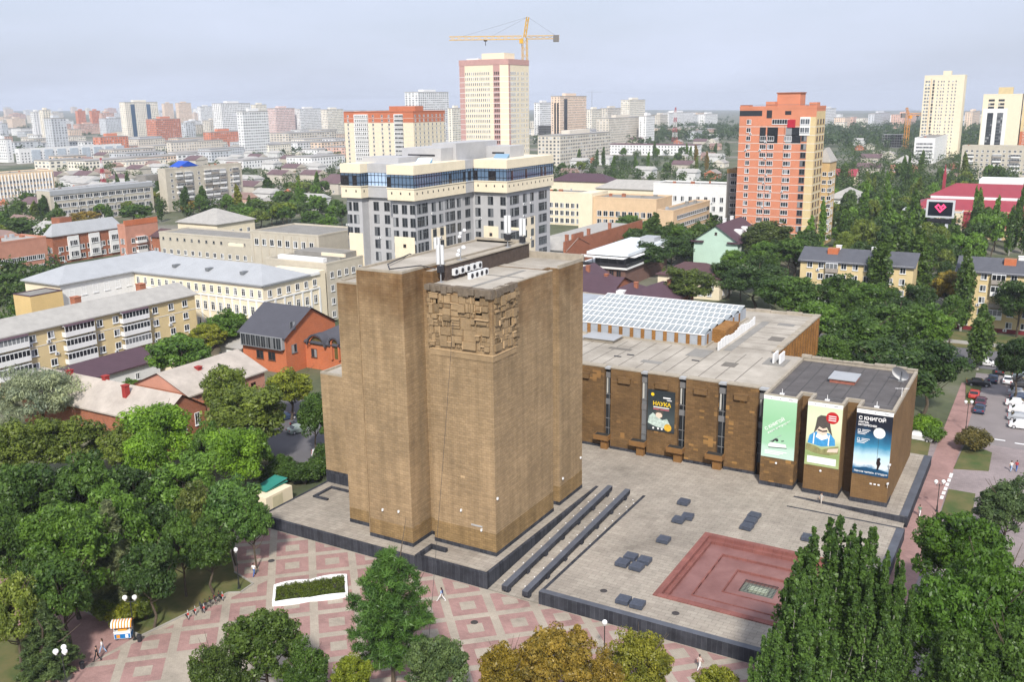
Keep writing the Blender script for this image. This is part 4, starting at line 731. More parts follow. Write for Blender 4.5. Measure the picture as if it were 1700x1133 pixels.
# ---- yellow four-storey block with balconies (left)
B = Bld('apartment_house', 'yellow four-storey house with white balconies and long grey gable roof', [-187.5, -175.3, 88, 152.2, 12.4], m_yellow)
rf = B.gable(m_slate, 2.0, 'y'); L = B.length('E')
for u in (17.5, 32.5, 46.5):
    for z in (3.6, 6.5, 9.4): B.balcony('E', u, z, 7.0, 1.2, None, True, 2.2, m_purple if z > 9 else None)
for z in (1.0, 3.9, 6.8, 9.7): B.win('E', [4, 8, 12.5, 22.5, 26.5, 38, 42, 52.5, 57, 61], [z], 1.5, 1.5, 'white', 1, 0, .3)
for u, w in ((0, 64.2),): B.onface('E', 'string_course', u, w, 8.6, 8.75, .06, m_band); B.onface('E', 'eaves_gutter', u, w, 12.0, 12.2, .55, m_whiter, rf)
for u in (14, 35, 36, 50): B.onface('E', 'downpipe', u, u+.14, 0, 12, .14, m_brown)
for y in (107, 126, 143): B.chimney(-182.4, y, 14, 1.5, None, .8, rf)
# ---- cream and white school, U-shaped with grey hipped metal roofs
B = Bld('school_building', 'cream school with white pilasters and grey hipped metal roofs', [-208, -162.4, 161.5, 177, 14], m_cream, extra=((-222, -208.0, 140, 177, 13.98), (-178, -162.45, 177, 184, 13.96)))
B.hip(m_metalroof, 3.2, .7); B.hip(m_metalroof, 3.0, .7, (-222, -208, 140, 181, 14)); 
B.onface('S', 'cornice', 0, 45.6, 13.2, 13.9, .35, m_whiter); B.onface('E', 'cornice', 0, 20, 13.2, 13.9, .35, m_whiter); B.onface('S', 'string_course', 0, 45.6, 9.6, 9.95, .2, m_whiter); B.onface('E', 'string_course', 0, 20, 9.6, 9.95, .2, m_whiter)
us = [1.4+i*2.7 for i in range(17)]; B.win('S', us, [1.6, 6.0], 1.3, 2.2, 'white', 1, 1); B.win('S', us, [10.5], 1.2, 1.9, 'white', 1, 1)
ue = [2.2+i*3.2 for i in range(6)]; B.win('E', ue, [1.6, 6.0], 1.3, 2.2, 'white', 1, 1, .2); B.win('E', ue, [10.5], 1.4, 1.7, 'white', 1)
for u in [i*2.7+.05 for i in range(17)]: B.onface('S', 'pilaster', u-.2, u+.3, 0, 9.6, .16, m_whiter)
for u in [.4+i*3.2 for i in range(7)]: B.onface('E', 'pilaster', u, u+.55, 0, 9.6, .16, m_whiter)
F2 = ((-208, 140.), (-208, 161.5)); B.onface(F2, 'white_facade', 0, 21.4, 0, 13.4, .04, m_whiter); B.win(F2, [3+i*3.3 for i in range(6)], [1.6, 5.8, 10.2], 1.5, 2.2, 'white', 1, 1)
for x, y in ((-204, 169.5), (-196, 166), (-184, 166), (-172, 166)): B.box('dormer', x, x+1.2, y-2.2, y-.4, 15.3, 15.95, m_greyframe)
Bq = Bld('school_annex', 'windowless ochre stair annex standing against the white school wall', [-213, -206.5, 131, 139.4, 12.5], M('ochre render', lin(226, 196, 138, .8), .9, .07, .4)); Bq.flat(m_roofgrey, m_purple, .2)
# ---- grey institute behind the school
B = Bld('institute_building', 'grey beige institute with flat roofs and plain upper block', [-184, -162.8, 185, 206, 15], m_beiger, extra=((-211, -184.0, 206.5, 226, 18.4), (-262, -211, 215, 228, 14.2)))
B.flat(m_roofgrey, None, .5, .3, [(-184, -162.8, 185, 206, 15), (-211, -184, 206.5, 226, 18.4), (-262, -211, 215, 228, 14.2)])
B.win('E', [2+i*2.9 for i in range(7)], [.8, 4.3, 7.8, 11.3], 1.4, 1.7, 'white', 1, 0, .15)
F2 = ((-211, 206.5), (-184, 206.5)); B.win(F2, [2.5+i*3.1 for i in range(8)], [14.6], 1.6, 2.0, 'white', 1)
for i in range(9): B.onface(F2, 'wall_rib', .9+i*3.1, 1.15+i*3.1, 4, 18, .18, m_beiger)
F3 = ((-262, 215), (-211, 215)); B.win(F3, [2+i*3.4 for i in range(15)], [12.2], .8, .8, 'grey', 0); B.win(F3, [2+i*3.4 for i in range(15)], [7.5], 1.4, 1.6, 'white', 1)
B.box('roof_light', -182, -166, 187.5, 189, 15.0, 16.1, m_whiter); B.box('roof_lantern', -181, -165, 193, 200, 15, 16.6, m_roofgrey)
# ---- pale grey and cream residential tower behind the library
Z = 40.0; m_greyt = M('cool grey panel', lin(194, 194, 196, .76), .85, .08, .4)
B = Bld('residential_tower', 'pale grey and cream residential tower with dark blue glazed top storey', [-167, -144.6, 203, 262, 36], m_greyt, extra=((-167.4, -162.3, 200.2, 203, 31), (-151.4, -144.3, 199.2, 222, 31.02), (-144.6, -133.6, 228, 254, 31.01)))
def crown(x0, x1, y0, y1, cream=True):
    m_ = m_cream if cream else m_greyt
    B.box('upper_band', x0, x1, y0, y1, 31, 34.0, m_); B.box('parapet', x0, x1, y0, y1, 37.6, Z, m_); B.box('string_course', x0-.15, x1+.15, y0-.15, y1+.15, 33.95, 34.2, m_cream if cream else m_greyr)
    g = B.box('glazed_storey', x0+.12, x1-.12, y0+.12, y1-.12, 34.2, 37.6, g_blue)
    for (P, Q) in (((x0, y0), (x1, y0)), ((x1, y0), (x1, y1))):
        ln = math.hypot(Q[0]-P[0], Q[1]-P[1]); n = max(2, int(ln/1.15)); rz = math.atan2(Q[1]-P[1], Q[0]-P[0])
        mb = MB()
        for i in range(n+1): mb.box(ln*i/n-.04, ln*i/n+.04, -.02, .1, 34.2, 37.6)
        mb.box(0, ln, -.02, .1, 35.1, 35.17); mb.box(0, ln, -.02, .1, 36.9, 36.97); mb.build('glazing_bars', M('navy mullion', (.02, .025, .035), .4), g, (P[0]-B.cx, P[1]-B.cy, 0), rz)
        for i in range(n):
            if random.random() < .2: MB().box(ln*i/n+.04, ln*(i+1)/n-.04, -.01, .1, 34.4, 36.9).build('dark_pane', M('dark pane', (.02, .018, .02), .1, spec=.6), g, (P[0]-B.cx, P[1]-B.cy, 0), rz)
        if cream:
            k = max(2, int(ln/2.4))
            for i in range(k): MB().box(ln*(i+.5)/k-.2, ln*(i+.5)/k+.2, -.03, .05, 32.5, 33.1).build('vent_opening', m_dark, B.r, (P[0]-B.cx, P[1]-B.cy, 0), rz)
crown(-168.4, -161.6, 199.2, 212); crown(-161.6, -152.1, 202.2, 214, False); crown(-152.1, -143.5, 198.2, 222.6); crown(-143.55, -132.8, 227, 254.8); crown(-146, -143.6, 222.7, 226.9, False)
B.box('roof', -166, -145, 204, 261, 37, 38, m_roofgrey); B.box('roof', -150.5, -144.2, 199.4, 222, 38, 38.6, m_roofgrey); B.box('roof', -142.8, -133.5, 227.7, 254, 38, 38.6, m_roofgrey)
for x0, x1, y0, y1, z1 in ((-160, -147, 216, 232, 43.5), (-154, -146, 222, 244, 44.6), (-166, -154, 206, 216, 41.4), (-146, -138, 238, 246, 43.2)): p_ = B.box('penthouse', x0, x1, y0, y1, 38, z1, m_greyt); B.box('louvre', x0+2, x1-2, y0-.05, y0, z1-2.2, z1-1.7, m_dark, p_)
for x, y in ((-149.5, 206), (-141, 232)):
    MB().quad([(0, 0, 0), (4.5, 0, 0), (4.5, 3, 2.2), (0, 3, 2.2)]).quad([(0, 0, 0), (0, 3, 2.2), (0, 3, 0)]).quad([(4.5, 0, 0), (4.5, 3, 0), (4.5, 3, 2.2)]).build('roof_skylight', [glass('skylight blue', (.25, .4, .55), .1)], B.r, (x-B.cx, y-B.cy, 39))
fl = [27.4-3.4*i for i in range(8)]
FA = ((-167.4, 200.2), (-162.3, 200.2)); FB_ = ((-162.3, 203), (-151.4, 203)); FC = ((-151.4, 199.2), (-144.3, 199.2)); FE = ((-144.3, 199.2), (-144.3, 222)); FD = ((-144.6, 228), (-133.6, 228)); FF = ((-133.6, 228), (-133.6, 254)); FG = ((-144.6, 222), (-144.6, 228))
for f_, us in ((FA, [.7, 3.0]), (FB_, [2.6, 6.2]), (FC, [1.0, 3.9, 6.5]), (FD, [1.6, 5.8, 9.9])): B.win(f_, us, fl, 1.8 if f_ is not FC else 1.7, 2.4, 'grey', 1, 0, .16, sill=False)
B.win(FE, [3.4, 16.4], fl, 4.8, 2.6, 'grey', 5, 1, 0, sill=False); B.win(FE, [8.6, 12.0, 20.8], fl, 1.9, 2.4, 'grey', 1, 0, .15, sill=False)
B.win(FF, [4.4, 21.2], fl, 5.0, 2.4, 'grey', 5, 1, 0, sill=False); B.win(FF, [10.4, 14.6], fl, 2.1, 2.4, 'grey', 1, 0, .4, sill=False); B.win(FG, [3], fl, 2.6, 2.3, 'grey', 2, 0, sill=False)
for f_, a, b in ((FA, .2, 4.9), (FC, .3, 6.8), (FD, 3.4, 8.2)): p_ = B.onface(f_, 'cream_panel', a, b, 0, 21.4, .12, m_cream); B.onface(f_, 'panel_cap', a-.2, b+.2, 21.4, 22.1, .45, m_cream, p_)
B.onface(FE, 'cream_panel', 7.2, 14, 0, 22.8, .1, m_cream); B.onface(FF, 'cream_panel', 8.6, 16.4, 0, 22.8, .1, m_cream)
for f_ in (FC, FD): B.win(((f_[0][0], f_[0][1]-.13), (f_[1][0], f_[1][1]-.13)), [3.6 if f_ is FC else 5.8], [5, 10, 14.6, 18.6], .9, .9, 'brown', 0, 0, sill=False)
for f_, us in ((FE, [8.6, 12.0]), (FF, [10.4, 14.6])): B.win(((f_[0][0]+.11, f_[0][1]), (f_[1][0]+.11, f_[1][1])), us, fl[2:], 1.7, 2.1, 'grey', 1, 0, .2, sill=False)
# ---- terracotta tower with penthouse
g0 = gp(1341, 415); H16 = hz(1348, 180, g0.x, g0.y); xl = atY(1218, 415, g0.y)
B = Bld('residential_tower', 'terracotta brick residential tower with roof penthouse and white window bands', [xl, g0.x, g0.y, g0.y+15, H16], m_towerred)
B.flat(m_roofgrey, None, .9); W = g0.x-xl; B.box('penthouse', xl+W*.45, xl+W*.75, g0.y+4, g0.y+12, H16, H16+5.5, m_towerred); B.box('penthouse_roof', xl+W*.44, xl+W*.76, g0.y+3.7, g0.y+12.3, H16+5.5, H16+5.9, m_redbrick)
for a_, b_, h_ in ((0, .12, 1.4), (.34, .46, 2.6), (.74, .86, 1.2), (.9, 1, 2.2)): B.box('top_step', xl+W*a_, xl+W*b_, g0.y+.3, g0.y+5, H16, H16+h_, m_towerred)
for i in range(7): B.box('roof_rail', xl+i*W/7, xl+(i+1)*W/7, g0.y+.05, g0.y+.12, H16+1.4, H16+1.5, m_greyframe)
fz = [H16-5.6-3.05*i for i in range(int((H16-6)/3.05))]
for z in fz: B.onface('S', 'string_course', 0, W, z-1.0, z-.82, .05, m_band); B.onface('E', 'string_course', 0, 15, z-1.0, z-.82, .05, m_band)
for fx, w in ((.13, 1.7), (.33, 2.4), (.43, 2.4), (.655, 2.8)): B.win('S', [W*fx], fz[2:] if fx > .3 else fz, w, 1.75, 'white', 2 if w > 2 else 1, 0, .35)
B.win('S', [W*.55], fz[:1], 6.5, 1.8, 'white', 6); B.onface('S', 'red_awning', W*.64, W*.74, fz[0]-1.2, fz[0]+1.7, .35, M('crimson panel', lin(190, 40, 62, .8), .6))
for a, b, i in ((.28, .36, 1), (.38, .52, 1), (.62, .7, 1), (.7, .82, 1)): B.onface('S', 'loggia', W*a, W*b, fz[2]-.8, fz[1]+1.9, .05, g_dark)
B.onface('S', 'white_bay', W*.80, W*.93, fz[1]-1, fz[0]+2.6, .25, m_whiter); B.win(((xl, g0.y-.26), (g0.x, g0.y-.26)), [W*.835, W*.895], [fz[0], fz[1]], 1.6, 1.9, 'pale', 1); B.win('S', [W*.86], fz[2:], 2.0, 2.0, 'grey', 1); B.onface('S', 'yellow_strip', W*.9, W, 0, H16-3, .03, m_yellow)
for a in (.3, .38, .6): B.onface('S', 'shadow_joint', W*a, W*a+.25, 0, H16-6, .03, m_redbrick)
B.onface('S', 'top_loggia', 0, W*.3, H16-2.6, H16-.6, .04, g_dark); B.onface('S', 'top_loggia', W*.36, W*.43, H16-3.4, H16-.5, .04, m_dark); B.onface('S', 'top_loggia', W*.6, W*.68, H16-2.2, H16-.8, .04, m_dark)
B.onface('E', 'yellow_facade', .2, 14.8, 0, H16-1, .04, m_yellow); B.win(((g0.x+.05, g0.y), (g0.x+.05, g0.y+15)), [3, 7.5, 12], fz, 1.9, 1.7, 'brown', 1)
yb_ = g0.y+16; b2 = [atY(1347, 400, yb_), atY(1369, 400, yb_), yb_, yb_+12, hz(1360, 268, atY(1360, 400, yb_), yb_)]; B2 = Bld('residential_tower', 'yellow brick tower with grey pointed roof beside the terracotta tower', b2, M('yellow brick', lin(214, 182, 132, .76), .9, .15, .5)); B2.hip(m_slate, 5, .3)
B2.win('S', [1.2+i*2.1 for i in range(3)], [2+3.05*i for i in range(int(b2[4]/3.05)-1)], 1.6, 1.6, 'white', 1, 0, .3); B2.win('E', [2+i*3.6 for i in range(3)], [2+3.05*i for i in range(int(b2[4]/3.05)-1)], 1.8, 1.7, 'white', 1)
# ---- grey seven-storey slab left of it
bb = NB(1219, 402, 277, 1196, 1222); B = Bld('apartment_house', 'narrow grey slab with enclosed balconies beside the terracotta tower', [bb[0], bb[1], bb[2]+6, bb[3]+12, bb[4]-3], M('dull grey panel', lin(168, 164, 158, .72), .9, .14, .5)); B.flat(m_roofgrey, M('ochre band', lin(178, 148, 104, .7), .9, .1), 1.6)
for i in range(9): B.win('S', [3.2], [1.2+i*3], 3.4, 1.6, 'white', 3); B.win('S', [B.length('S')-2.6], [1.2+i*3], 2.2, 1.6, 'grey', 1)
# ---- tall cream and pink tower under construction
gc = gp(842, 330); D12 = depth(gc); H12 = 70.0; sc12 = D12/FPX
gx, gy = gc.x, gc.y
xa = atY(768, 330, gy); ya = atX(886, 330, gx)
poly = [(xa, gy), (gx-3.5, gy), (gx, gy+3.5), (gx, ya-5), (gx-3.5, ya), (xa, ya)]
H12 = hz(842, 106, gx, gy)
B = Bld('residential_tower', 'tall cream tower with pink corner bands below the yellow crane', [xa, gx-3.55, gy+.02, ya-.2, H12-.5], m_cream)
mb = MB().prism([B.L(p) for p in poly], -.5, H12); mb.build('outer_wall', m_cream, B.r); m_pinkt = M('pink brick', lin(206, 164, 158, .78), .9, .1, .5)
mb = MB().prism([B.L((x+(.15 if x > gx-5 else -.15), y+(-.15 if y < gy+5 else .15))) for x, y in poly], H12-.2, H12+3.0); mb.build('parapet', m_pinkt, B.r)
B.box('penthouse', xa+(gx-xa)*.42, gx-3, gy+4, gy+16, H12+1, H12+6.5, m_cream); B.box('roof_store', xa+4, xa+12, gy+2, gy+6, H12+1, H12+3.8, m_whiter)
S12 = ((xa, gy), (gx-3.5, gy)); C12 = ((gx-3.5, gy), (gx, gy+3.5)); E12 = ((gx, gy+3.5), (gx, ya-5)); C13 = ((gx, ya-5), (gx-3.5, ya)); W12 = gx-3.5-xa; EL = ya-5-gy-3.5
fz = [H12-5.8-3.02*i for i in range(21)]
for f_, ln in ((S12, W12), (C12, 4.95), (E12, EL), (C13, 6.1)):
    for z in fz: B.onface(f_, 'string_course', 0, ln, z-1.1, z-.85, .05, m_white)
B.onface(S12, 'pink_band', 0, W12*.13, 0, H12, .03, m_pinkt); B.onface(S12, 'pink_band', W12*.83, W12*.985, 0, H12-.1, .03, m_pinkt); B.onface(E12, 'pink_band', EL*.0, EL*.08, 0, H12, .03, m_pinkt)
B.win(S12, [W12*(.16+.047*i) for i in range(13)], fz, .72, 1.75, 'white', 0, sill=False); B.win(S12, [W12*(.87+.045*i) for i in range(3)], fz, .72, 1.75, 'grey', 0, sill=False)
B.win(E12, [EL*(.1+.045*i) for i in range(6)]+[EL*.42, EL*.47, EL*.62, EL*.68, EL*.74, EL*.86, EL*.93], fz, .8, 1.75, 'white', 0, sill=False)
# ---- orange-topped yellow residential block in front of the white towers
gc = gp(690, 305); bb = [atY(577, 305, gc.y), gc.x, gc.y, atX(742, 300, gc.x), hz(690, 186, gc.x, gc.y)]; HO = bb[4]
B = Bld('residential_block', 'long yellow residential block with orange brick top storeys', bb, m_cream); m_ot = M('dull orange brick', lin(206, 122, 86, .8), .9, .1, .4); B.flat(m_roofgrey, m_ot, .8); W = B.length('S'); EL = B.length('E')
B.onface('S', 'orange_storeys', -.02, W+.02, HO-7.4, HO+.3, .06, m_ot); B.onface('E', 'orange_storeys', 0, EL, HO-7.4, HO+.3, .06, m_ot)
fz = [HO-3.4-3.05*i for i in range(12)]
for z in fz: B.onface('S', 'string_course', 0, W, z-.9, z-.7, .09, m_band); B.onface('E', 'string_course', 0, EL, z-.9, z-.7, .09, m_band)
Sx = ((bb[0], bb[2]-.08), (bb[1], bb[2]-.08)); Ex = ((bb[1]+.08, bb[2]), (bb[1]+.08, bb[3]))
for fx in (.06, .43, .56, .66): B.win(Sx, [W*fx], fz, 1.6, 1.7, 'white', 1, 0, .2)
for z in fz: B.onface('S', 'glazed_bay', W*.16, W*.36, z-.6, z+2.1, 1.2, m_whiter); B.onface('S', 'glazed_bay', W*.74, W*.86, z-.6, z+2.1, 1.2, m_whiter)
for f0, f1 in ((.16, .36), (.74, .86)): B.win(((bb[0], bb[2]-1.22), (bb[1], bb[2]-1.22)), [W*(f0+.01+(f1-f0)*(i+.5)/7) for i in range(7)], fz, .9, 1.4, 'grey', 0, sill=False)
B.win(Ex, [EL*(.06+.13*i) for i in range(8)], fz, 1.6, 1.7, 'pale', 1)
B.box('penthouse', bb[0]+W*.62, bb[1]-1, bb[2]+4, bb[2]+14, HO, HO+4.2, m_ot)
# ---- peach office complex right of the grey tower
def quick(name, lab, bb, wall, nS, nE, fh=3.2, w=1.4, h=1.6, style='white', nm=1, ac=.1, roof='flat', rm=None, rise=2, z1=1.0, cat='building', group=None, cap=None, far=False):
    B = Bld(name, lab, bb, wall, cat, group)
    if roof == 'flat': B.flat(rm or m_roofgrey, cap, .6)
    elif roof == 'hip': B.hip(rm or m_slate, rise)
    else: B.gable(rm or m_slate, rise, roof)
    if roof == 'flat':
        for q_ in range(5): vx, vy = random.uniform(bb[0]+1.5, bb[1]-1.5), random.uniform(bb[2]+1.5, bb[3]-1.5); vs_ = random.uniform(.3, .9); MB().box(-vs_, vs_, -vs_*.7, vs_*.7, 0, random.uniform(.5, 1.4)).box(-vs_-.1, vs_+.1, -vs_*.7-.1, vs_*.7+.1, -.02, .12).build('roof_vent', random.choice((m_metalroof, m_redbrick, m_roofgrey)), B.r, (vx-B.cx, vy-B.cy, bb[4]))
    nz_ = max(1, int((bb[4]-z1-.6)/fh)); zs = [z1+fh*i for i in range(nz_)]
    if nS: B.win('S', B.us('S', nS), zs, w, h, style, nm, 0, ac)
    if nE: B.win('E', B.us('E', nE), zs, w, h, style, nm, 0, ac)
    return B
bb = NT(1090, 333, 15.5, 985, 1120); B = quick('office_building', 'peach four-storey offices with plain stair tower and flat grey roof', [bb[0], bb[1], bb[2], bb[2]+18, bb[4]], m_peach, 9, 0, 3.5, 2.1, 2.3)
B.box('stair_tower', bb[0]-6.5, bb[0]-.1, bb[2]-1, bb[2]+10, -.5, 17.5, m_cream); foot(bb[0]-7, bb[0], bb[2], bb[2]+10)
b3 = NT(1118, 352, 14.5, 1091, 1178); B = quick('office_building', 'orange peach office wing with long ribbon windows and gravel roof', b3, m_peach, 0, 0)
for z in (1.2, 4.5, 7.8, 11.1): B.onface('E', 'ribbon_window', 4, B.length('E')-1, z, z+1.6, .05, g_dark); B.win('E', [5+i*2.2 for i in range(int((B.length('E')-7)/2.2))], [z], 1.9, 1.6, 'white', 1)
b4 = NT(985, 323, 14.8, 908, 991); B = quick('office_building', 'cream four-storey office range with grey felt roof', [b4[0]-10, b4[1], b4[2]+2, b4[2]+16, 14.8], m_cream, 11, 0, 3.5, 1.9, 2.2)
b5 = NT(1168, 322, 15.5, 1052, 1196); B = quick('office_building', 'white classical house with tall arched windows behind the peach offices', [b5[0], b5[1]+4, b5[2]+24, b5[2]+40, 17], m_whiter, 9, 3, 4.2, 1.8, 2.4)
b6 = NT(1000, 304, 11, 905, 1003); B = quick('office_building', 'cream house under dark purple hipped roof behind the offices', [b6[0], b6[1], b6[2]+8, b6[2]+24, 11], m_cream, 10, 0, 3.4, 1.3, 1.7, roof='hip', rm=m_purple, rise=4)
b6 = NT(1048, 318, 12, 1012, 1052); B = quick('office_building', 'long grey slate roof house behind the peach offices', [b6[0]-14, b6[1]+14, b6[2]+14, b6[2]+30, 12], m_cream, 9, 0, 3.4, roof='hip', rm=m_slate, rise=4)
# ---- brick gable row, restaurant with roof terrace, purple roofs, mint house
B = quick('brick_house', 'low white house with slate roof and tall red brick party wall', [-160, -141, 279.5, 296, 7.4], m_whiter, 7, 0, 3.4, 1.1, 2.0, roof='x', rm=m_slate, rise=3.0)
B.box('party_wall', -141.3, -140.6, 278, 345, -.2, 10.2, m_redbrick); B.box('party_wall', -141.32, -140.58, 284, 292, 10.2, 12, m_redbrick); B.box('rear_roof', -158, -141.5, 300, 344, 0, 8.6, m_slate); foot(-160, -140, 296, 346)
for y in (283, 300, 318): B.chimney(-142.5, y, 10.2)
B = Bld('restaurant', 'brick restaurant with white flat roof above an open dark terrace', [-128, -112, 262, 297, 5.6], brick('mauve brick', lin(150, 116, 104, .7), lin(140, 106, 96, .7), lin(120, 96, 88, .7), .3, .1, .2), )
B.box('terrace_floor', -128.8, -111.2, 261.2, 298, 5.6, 6.2, m_whiter); B.box('terrace_storey', -124, -114, 266, 294, 6.2, 9.2, m_dark); B.box('roof', -126, -112, 264, 299, 9.2, 10.1, M('white membrane roof', (.62, .66, .7), .5, .08)); B.box('plant_room', -119, -114, 290, 296, 10.1, 11.6, m_metalroof)
for i in range(6): B.box('awning', -128.4+i*2.7, -126+i*2.7, 261.4, 265.2, 8.7, 8.85, m_white)
for i in range(9): B.box('awning', -113, -110.6, 266+i*3.4, 268.6+i*3.4, 8.7, 8.85, m_white)
for i in range(7): B.box('terrace_post', -128.5+i*2.75, -128.35+i*2.75, 261.5, 261.65, 6.2, 8.7, m_dark)
B.box('balustrade', -128.7, -111.3, 261.25, 261.4, 6.2, 7.2, m_dark); B.box('balustrade', -111.45, -111.3, 261.4, 297, 6.2, 7.2, m_dark)
B.win('S', [2.4, 4.6, 9, 11.4, 13.8], [2.9], 1.5, 2.2, 'brown', 1); B.win('S', [2, 5, 8.4, 11, 14], [.2], 1.4, 1.9, 'white', 1); B.onface('S', 'white_base', 0, 16, 0, 2.4, .03, m_whiter)
for i, (x0, x1, y0, y1, h, rs, ax) in enumerate(((-116, -102, 228, 246, 5, 3.2, 'x'), (-104, -92, 224, 240, 4.6, 3.0, 'y'), (-124, -112, 236, 252, 5.4, 3.4, 'y'), (-97, -84, 230, 244, 5, 3, 'x'))):
    B = quick('old_house', ('old brick house under dark purple tin roof, with two chimneys', 'old house under dark purple tin roof with a small white dormer', 'old house under purple tin roof next to the restaurant', 'old house under purple tin roof hard behind the glazed lantern')[i], [x0, x1, y0, y1, h], m_redbrick, 3, 3, 3.2, 1.1, 1.6, roof='hip' if i % 2 else ax, rm=m_purple, rise=rs); B.chimney((x0+x1)/2+2, (y0+y1)/2, h+rs-1, 1.4)
    if i == 1: B.box('dormer', x0+5, x0+7, y0+1.5, y0+4, h+.5, h+2.0, m_white)
bb = NT(1225, 402, 9.2, 1152, 1262)
B = Bld('mint_house', 'pale mint gabled house with dark brown roof and white dormers', bb, m_mint); rf = B.gable(m_purple, 5.2, 'y', .8); W = B.length('S')
B.win('E', B.us('E', 6), [1.2, 5.4], 1.3, 2.0, 'white', 1); B.win('S', [W*.5], [11.2], .8, .8, 'brown', 0); 
for k in (.3, .6): y = bb[2]+(bb[3]-bb[2])*k; B.box('dormer', bb[1]-4, bb[1]-1.2, y, y+2, 9.8, 12.2, m_white); B.chimney((bb[0]+bb[1])/2-1, y+4, 13.4, 1.8, m_white)
B.box('cornice', bb[0]-.9, bb[0]+3.5, bb[2]-.9, bb[2]+.05, 8.5, 9.0, m_purple); B.box('cornice', bb[1]-3.5, bb[1]+.9, bb[2]-.9, bb[2]+.05, 8.5, 9.0, m_purple)
bb = NT(1195, 462, 6.5, 1092, 1212); B = quick('small_house', 'small cream house with rusty brown roof half hidden by a tree', [bb[0], bb[1], bb[2], bb[2]+12, 6.5], m_cream, 6, 2, 3.1, 1.3, 1.6, roof='hip', rm=m_brown, rise=3); B.balcony('S', B.length('S')-3, 3, 3, 1.2)
# ---- yellow five-storey row along the main road
for xs, lab, n in (((-57, -29.5), 'yellow five-storey house beyond the road with dark gable roof and white balconies', 9), ((-19.5, 24), 'long yellow five-storey house beyond the road with glazed balcony stacks', 13)):
    B = Bld('apartment_house', lab, [xs[0], xs[1], 249, 261, 14.6], m_yellow); rf = B.gable(M('dark slate roof', lin(96, 98, 106, .75), .8, .15, .5), 2.6, 'x', .6); W = xs[1]-xs[0]
    us = B.us('S', n, 1, 1); bi = [i for i in range(n) if i % 4 == 2]; B.win('S', [u for i, u in enumerate(us) if i not in bi], [1.2+2.85*i for i in range(5)], 1.4, 1.55, 'white', 1, 0, .15)
    for i in bi:
        for k in range(1, 5): B.balcony('S', us[i], .4+2.85*k, 3.0, 1.1, None if k % 2 else M('weathered balcony', (.3, .27, .24), .9, .3, 2), k != 2)
    B.onface('S', 'red_plinth', 0, W, 0, 1.0, .05, M('maroon plinth', lin(128, 46, 52, .75), .8)); B.onface('S', 'cornice', 0, W, 14.1, 14.5, .3, m_whiter)
    for k in (.3, .62): B.chimney(xs[0]+W*k, 255, 16.2, 1.6, m_white, .6, rf)
    B.box('roof_hatch', xs[0]+W*.22, xs[0]+W*.22+2.6, 252, 254.4, 15.2, 17.4, m_orangeb, rf)
# ---- orange brick villa left of the tower, its neighbour and the old brick building
bb = [-150, -137.5, 142, 158, 8.4]
B = Bld('brick_villa', 'bright orange brick villa with dark grey roof and arched dormers', bb, m_orangeb, extra=((-137.5, -126, 148, 160, 6.2),)); m_dkroof = M('dark grey tile roof', lin(84, 84, 92, .78), .6, .1, .5)
B.gable(m_dkroof, 4.6, 'x', .7); B.hip(m_dkroof, 3.0, .5, (-137.5, -126, 148, 160, 6.2), 5.5)
B.onface('S', 'glazed_balcony', .3, 12.3, 5.4, 8.0, .8, g_dark); B.win(((-150, 141.2), (-137.5, 141.2)), [1.2+i*1.45 for i in range(8)], [5.4], 1.3, 2.5, 'grey', 1, 0); B.win('S', [5, 8.4], [2.6], 2.0, 1.8, 'brown', 1); B.win('E', [2.5], [4.2, 9.2], 1.6, 1.8, 'grey', 1)
FQ = ((-137.5, 148), (-126, 148)); B.win(FQ, [2.4], [2.6], 1.6, 1.9, 'brown', 1)
for u, w in ((3.6, 1.9), (8.6, .8)):
    mb = MB(); n = 14
    for j, (ro, ri, dp, mi) in enumerate(((w+.7, w+.35, .9, 1), (w+.35, w, .5, 0))):
        for i in range(n):
            a, b = math.pi*i/n, math.pi*(i+1)/n; pt = lambda r, q: (r*math.cos(q), r*math.sin(q)); q4 = [pt(ri, a), pt(ro, a), pt(ro, b), pt(ri, b)]
            mb.quad([(x, -dp, z) for x, z in q4], mi); mb.quad([(q4[1][0], -dp, q4[1][1]), (q4[1][0], 1.5, q4[1][1]), (q4[2][0], 1.5, q4[2][1]), (q4[2][0], -dp, q4[2][1])], mi)
    mb.quad([(w*math.cos(math.pi*i/n), -.12, w*math.sin(math.pi*i/n)) for i in range(n+1)], 2); zb = 5.4 if u < 5 else 6.4
    if u > 5: mb.box(-w-.35, -w, -.5, 0, -3.6, 0, 0); mb.box(w, w+.35, -.5, 0, -3.6, 0, 0); mb.box(-.45, .45, -.1, 0, -3.4, 0, 2)
    mb.build('arched_dormer', [m_orangeb, m_dkroof, M('amber glass', (.12, .09, .03), .15)], B.r, (-137.5+u-B.cx, 148-B.cy, zb))
B.chimney(-128.5, 156, 9.0, 3.2, m_dkroof, .45)
B = quick('outbuilding', 'low white outbuilding with pale slate roof beside the villa', [-166, -151.5, 143, 160, 4.0], m_whiter, 3, 4, 3, 1.6, 1.3, roof='x', rm=m_slate, rise=2)
bb = [-160, -121, 100, 116, 6.4]
B = Bld('old_brick_building', 'old red brick building with patched pale slate roofs and chimneys', [-158, -122, 96, 106, 6.0], m_redbrick, extra=((-140, -126, 106, 124, 7.2),)); m_oldsl = M('patched slate roof', lin(190, 180, 170, .78), .9, .2, .35, bump=.3)
rf = B.gable(m_oldsl, 3.2, 'x', .5); B.gable(m_oldsl, 3.0, 'y', .5, (-140, -126, 106, 124, 7.2), m_pinkbrick); B.win('E', [2, 5, 8], [3.0], 1.1, 2.2, 'white', 1); FQ = ((-126, 106), (-126, 124)); B.win(FQ, [3, 7, 11, 15], [3.2], 1.2, 2.2, 'brown', 1)
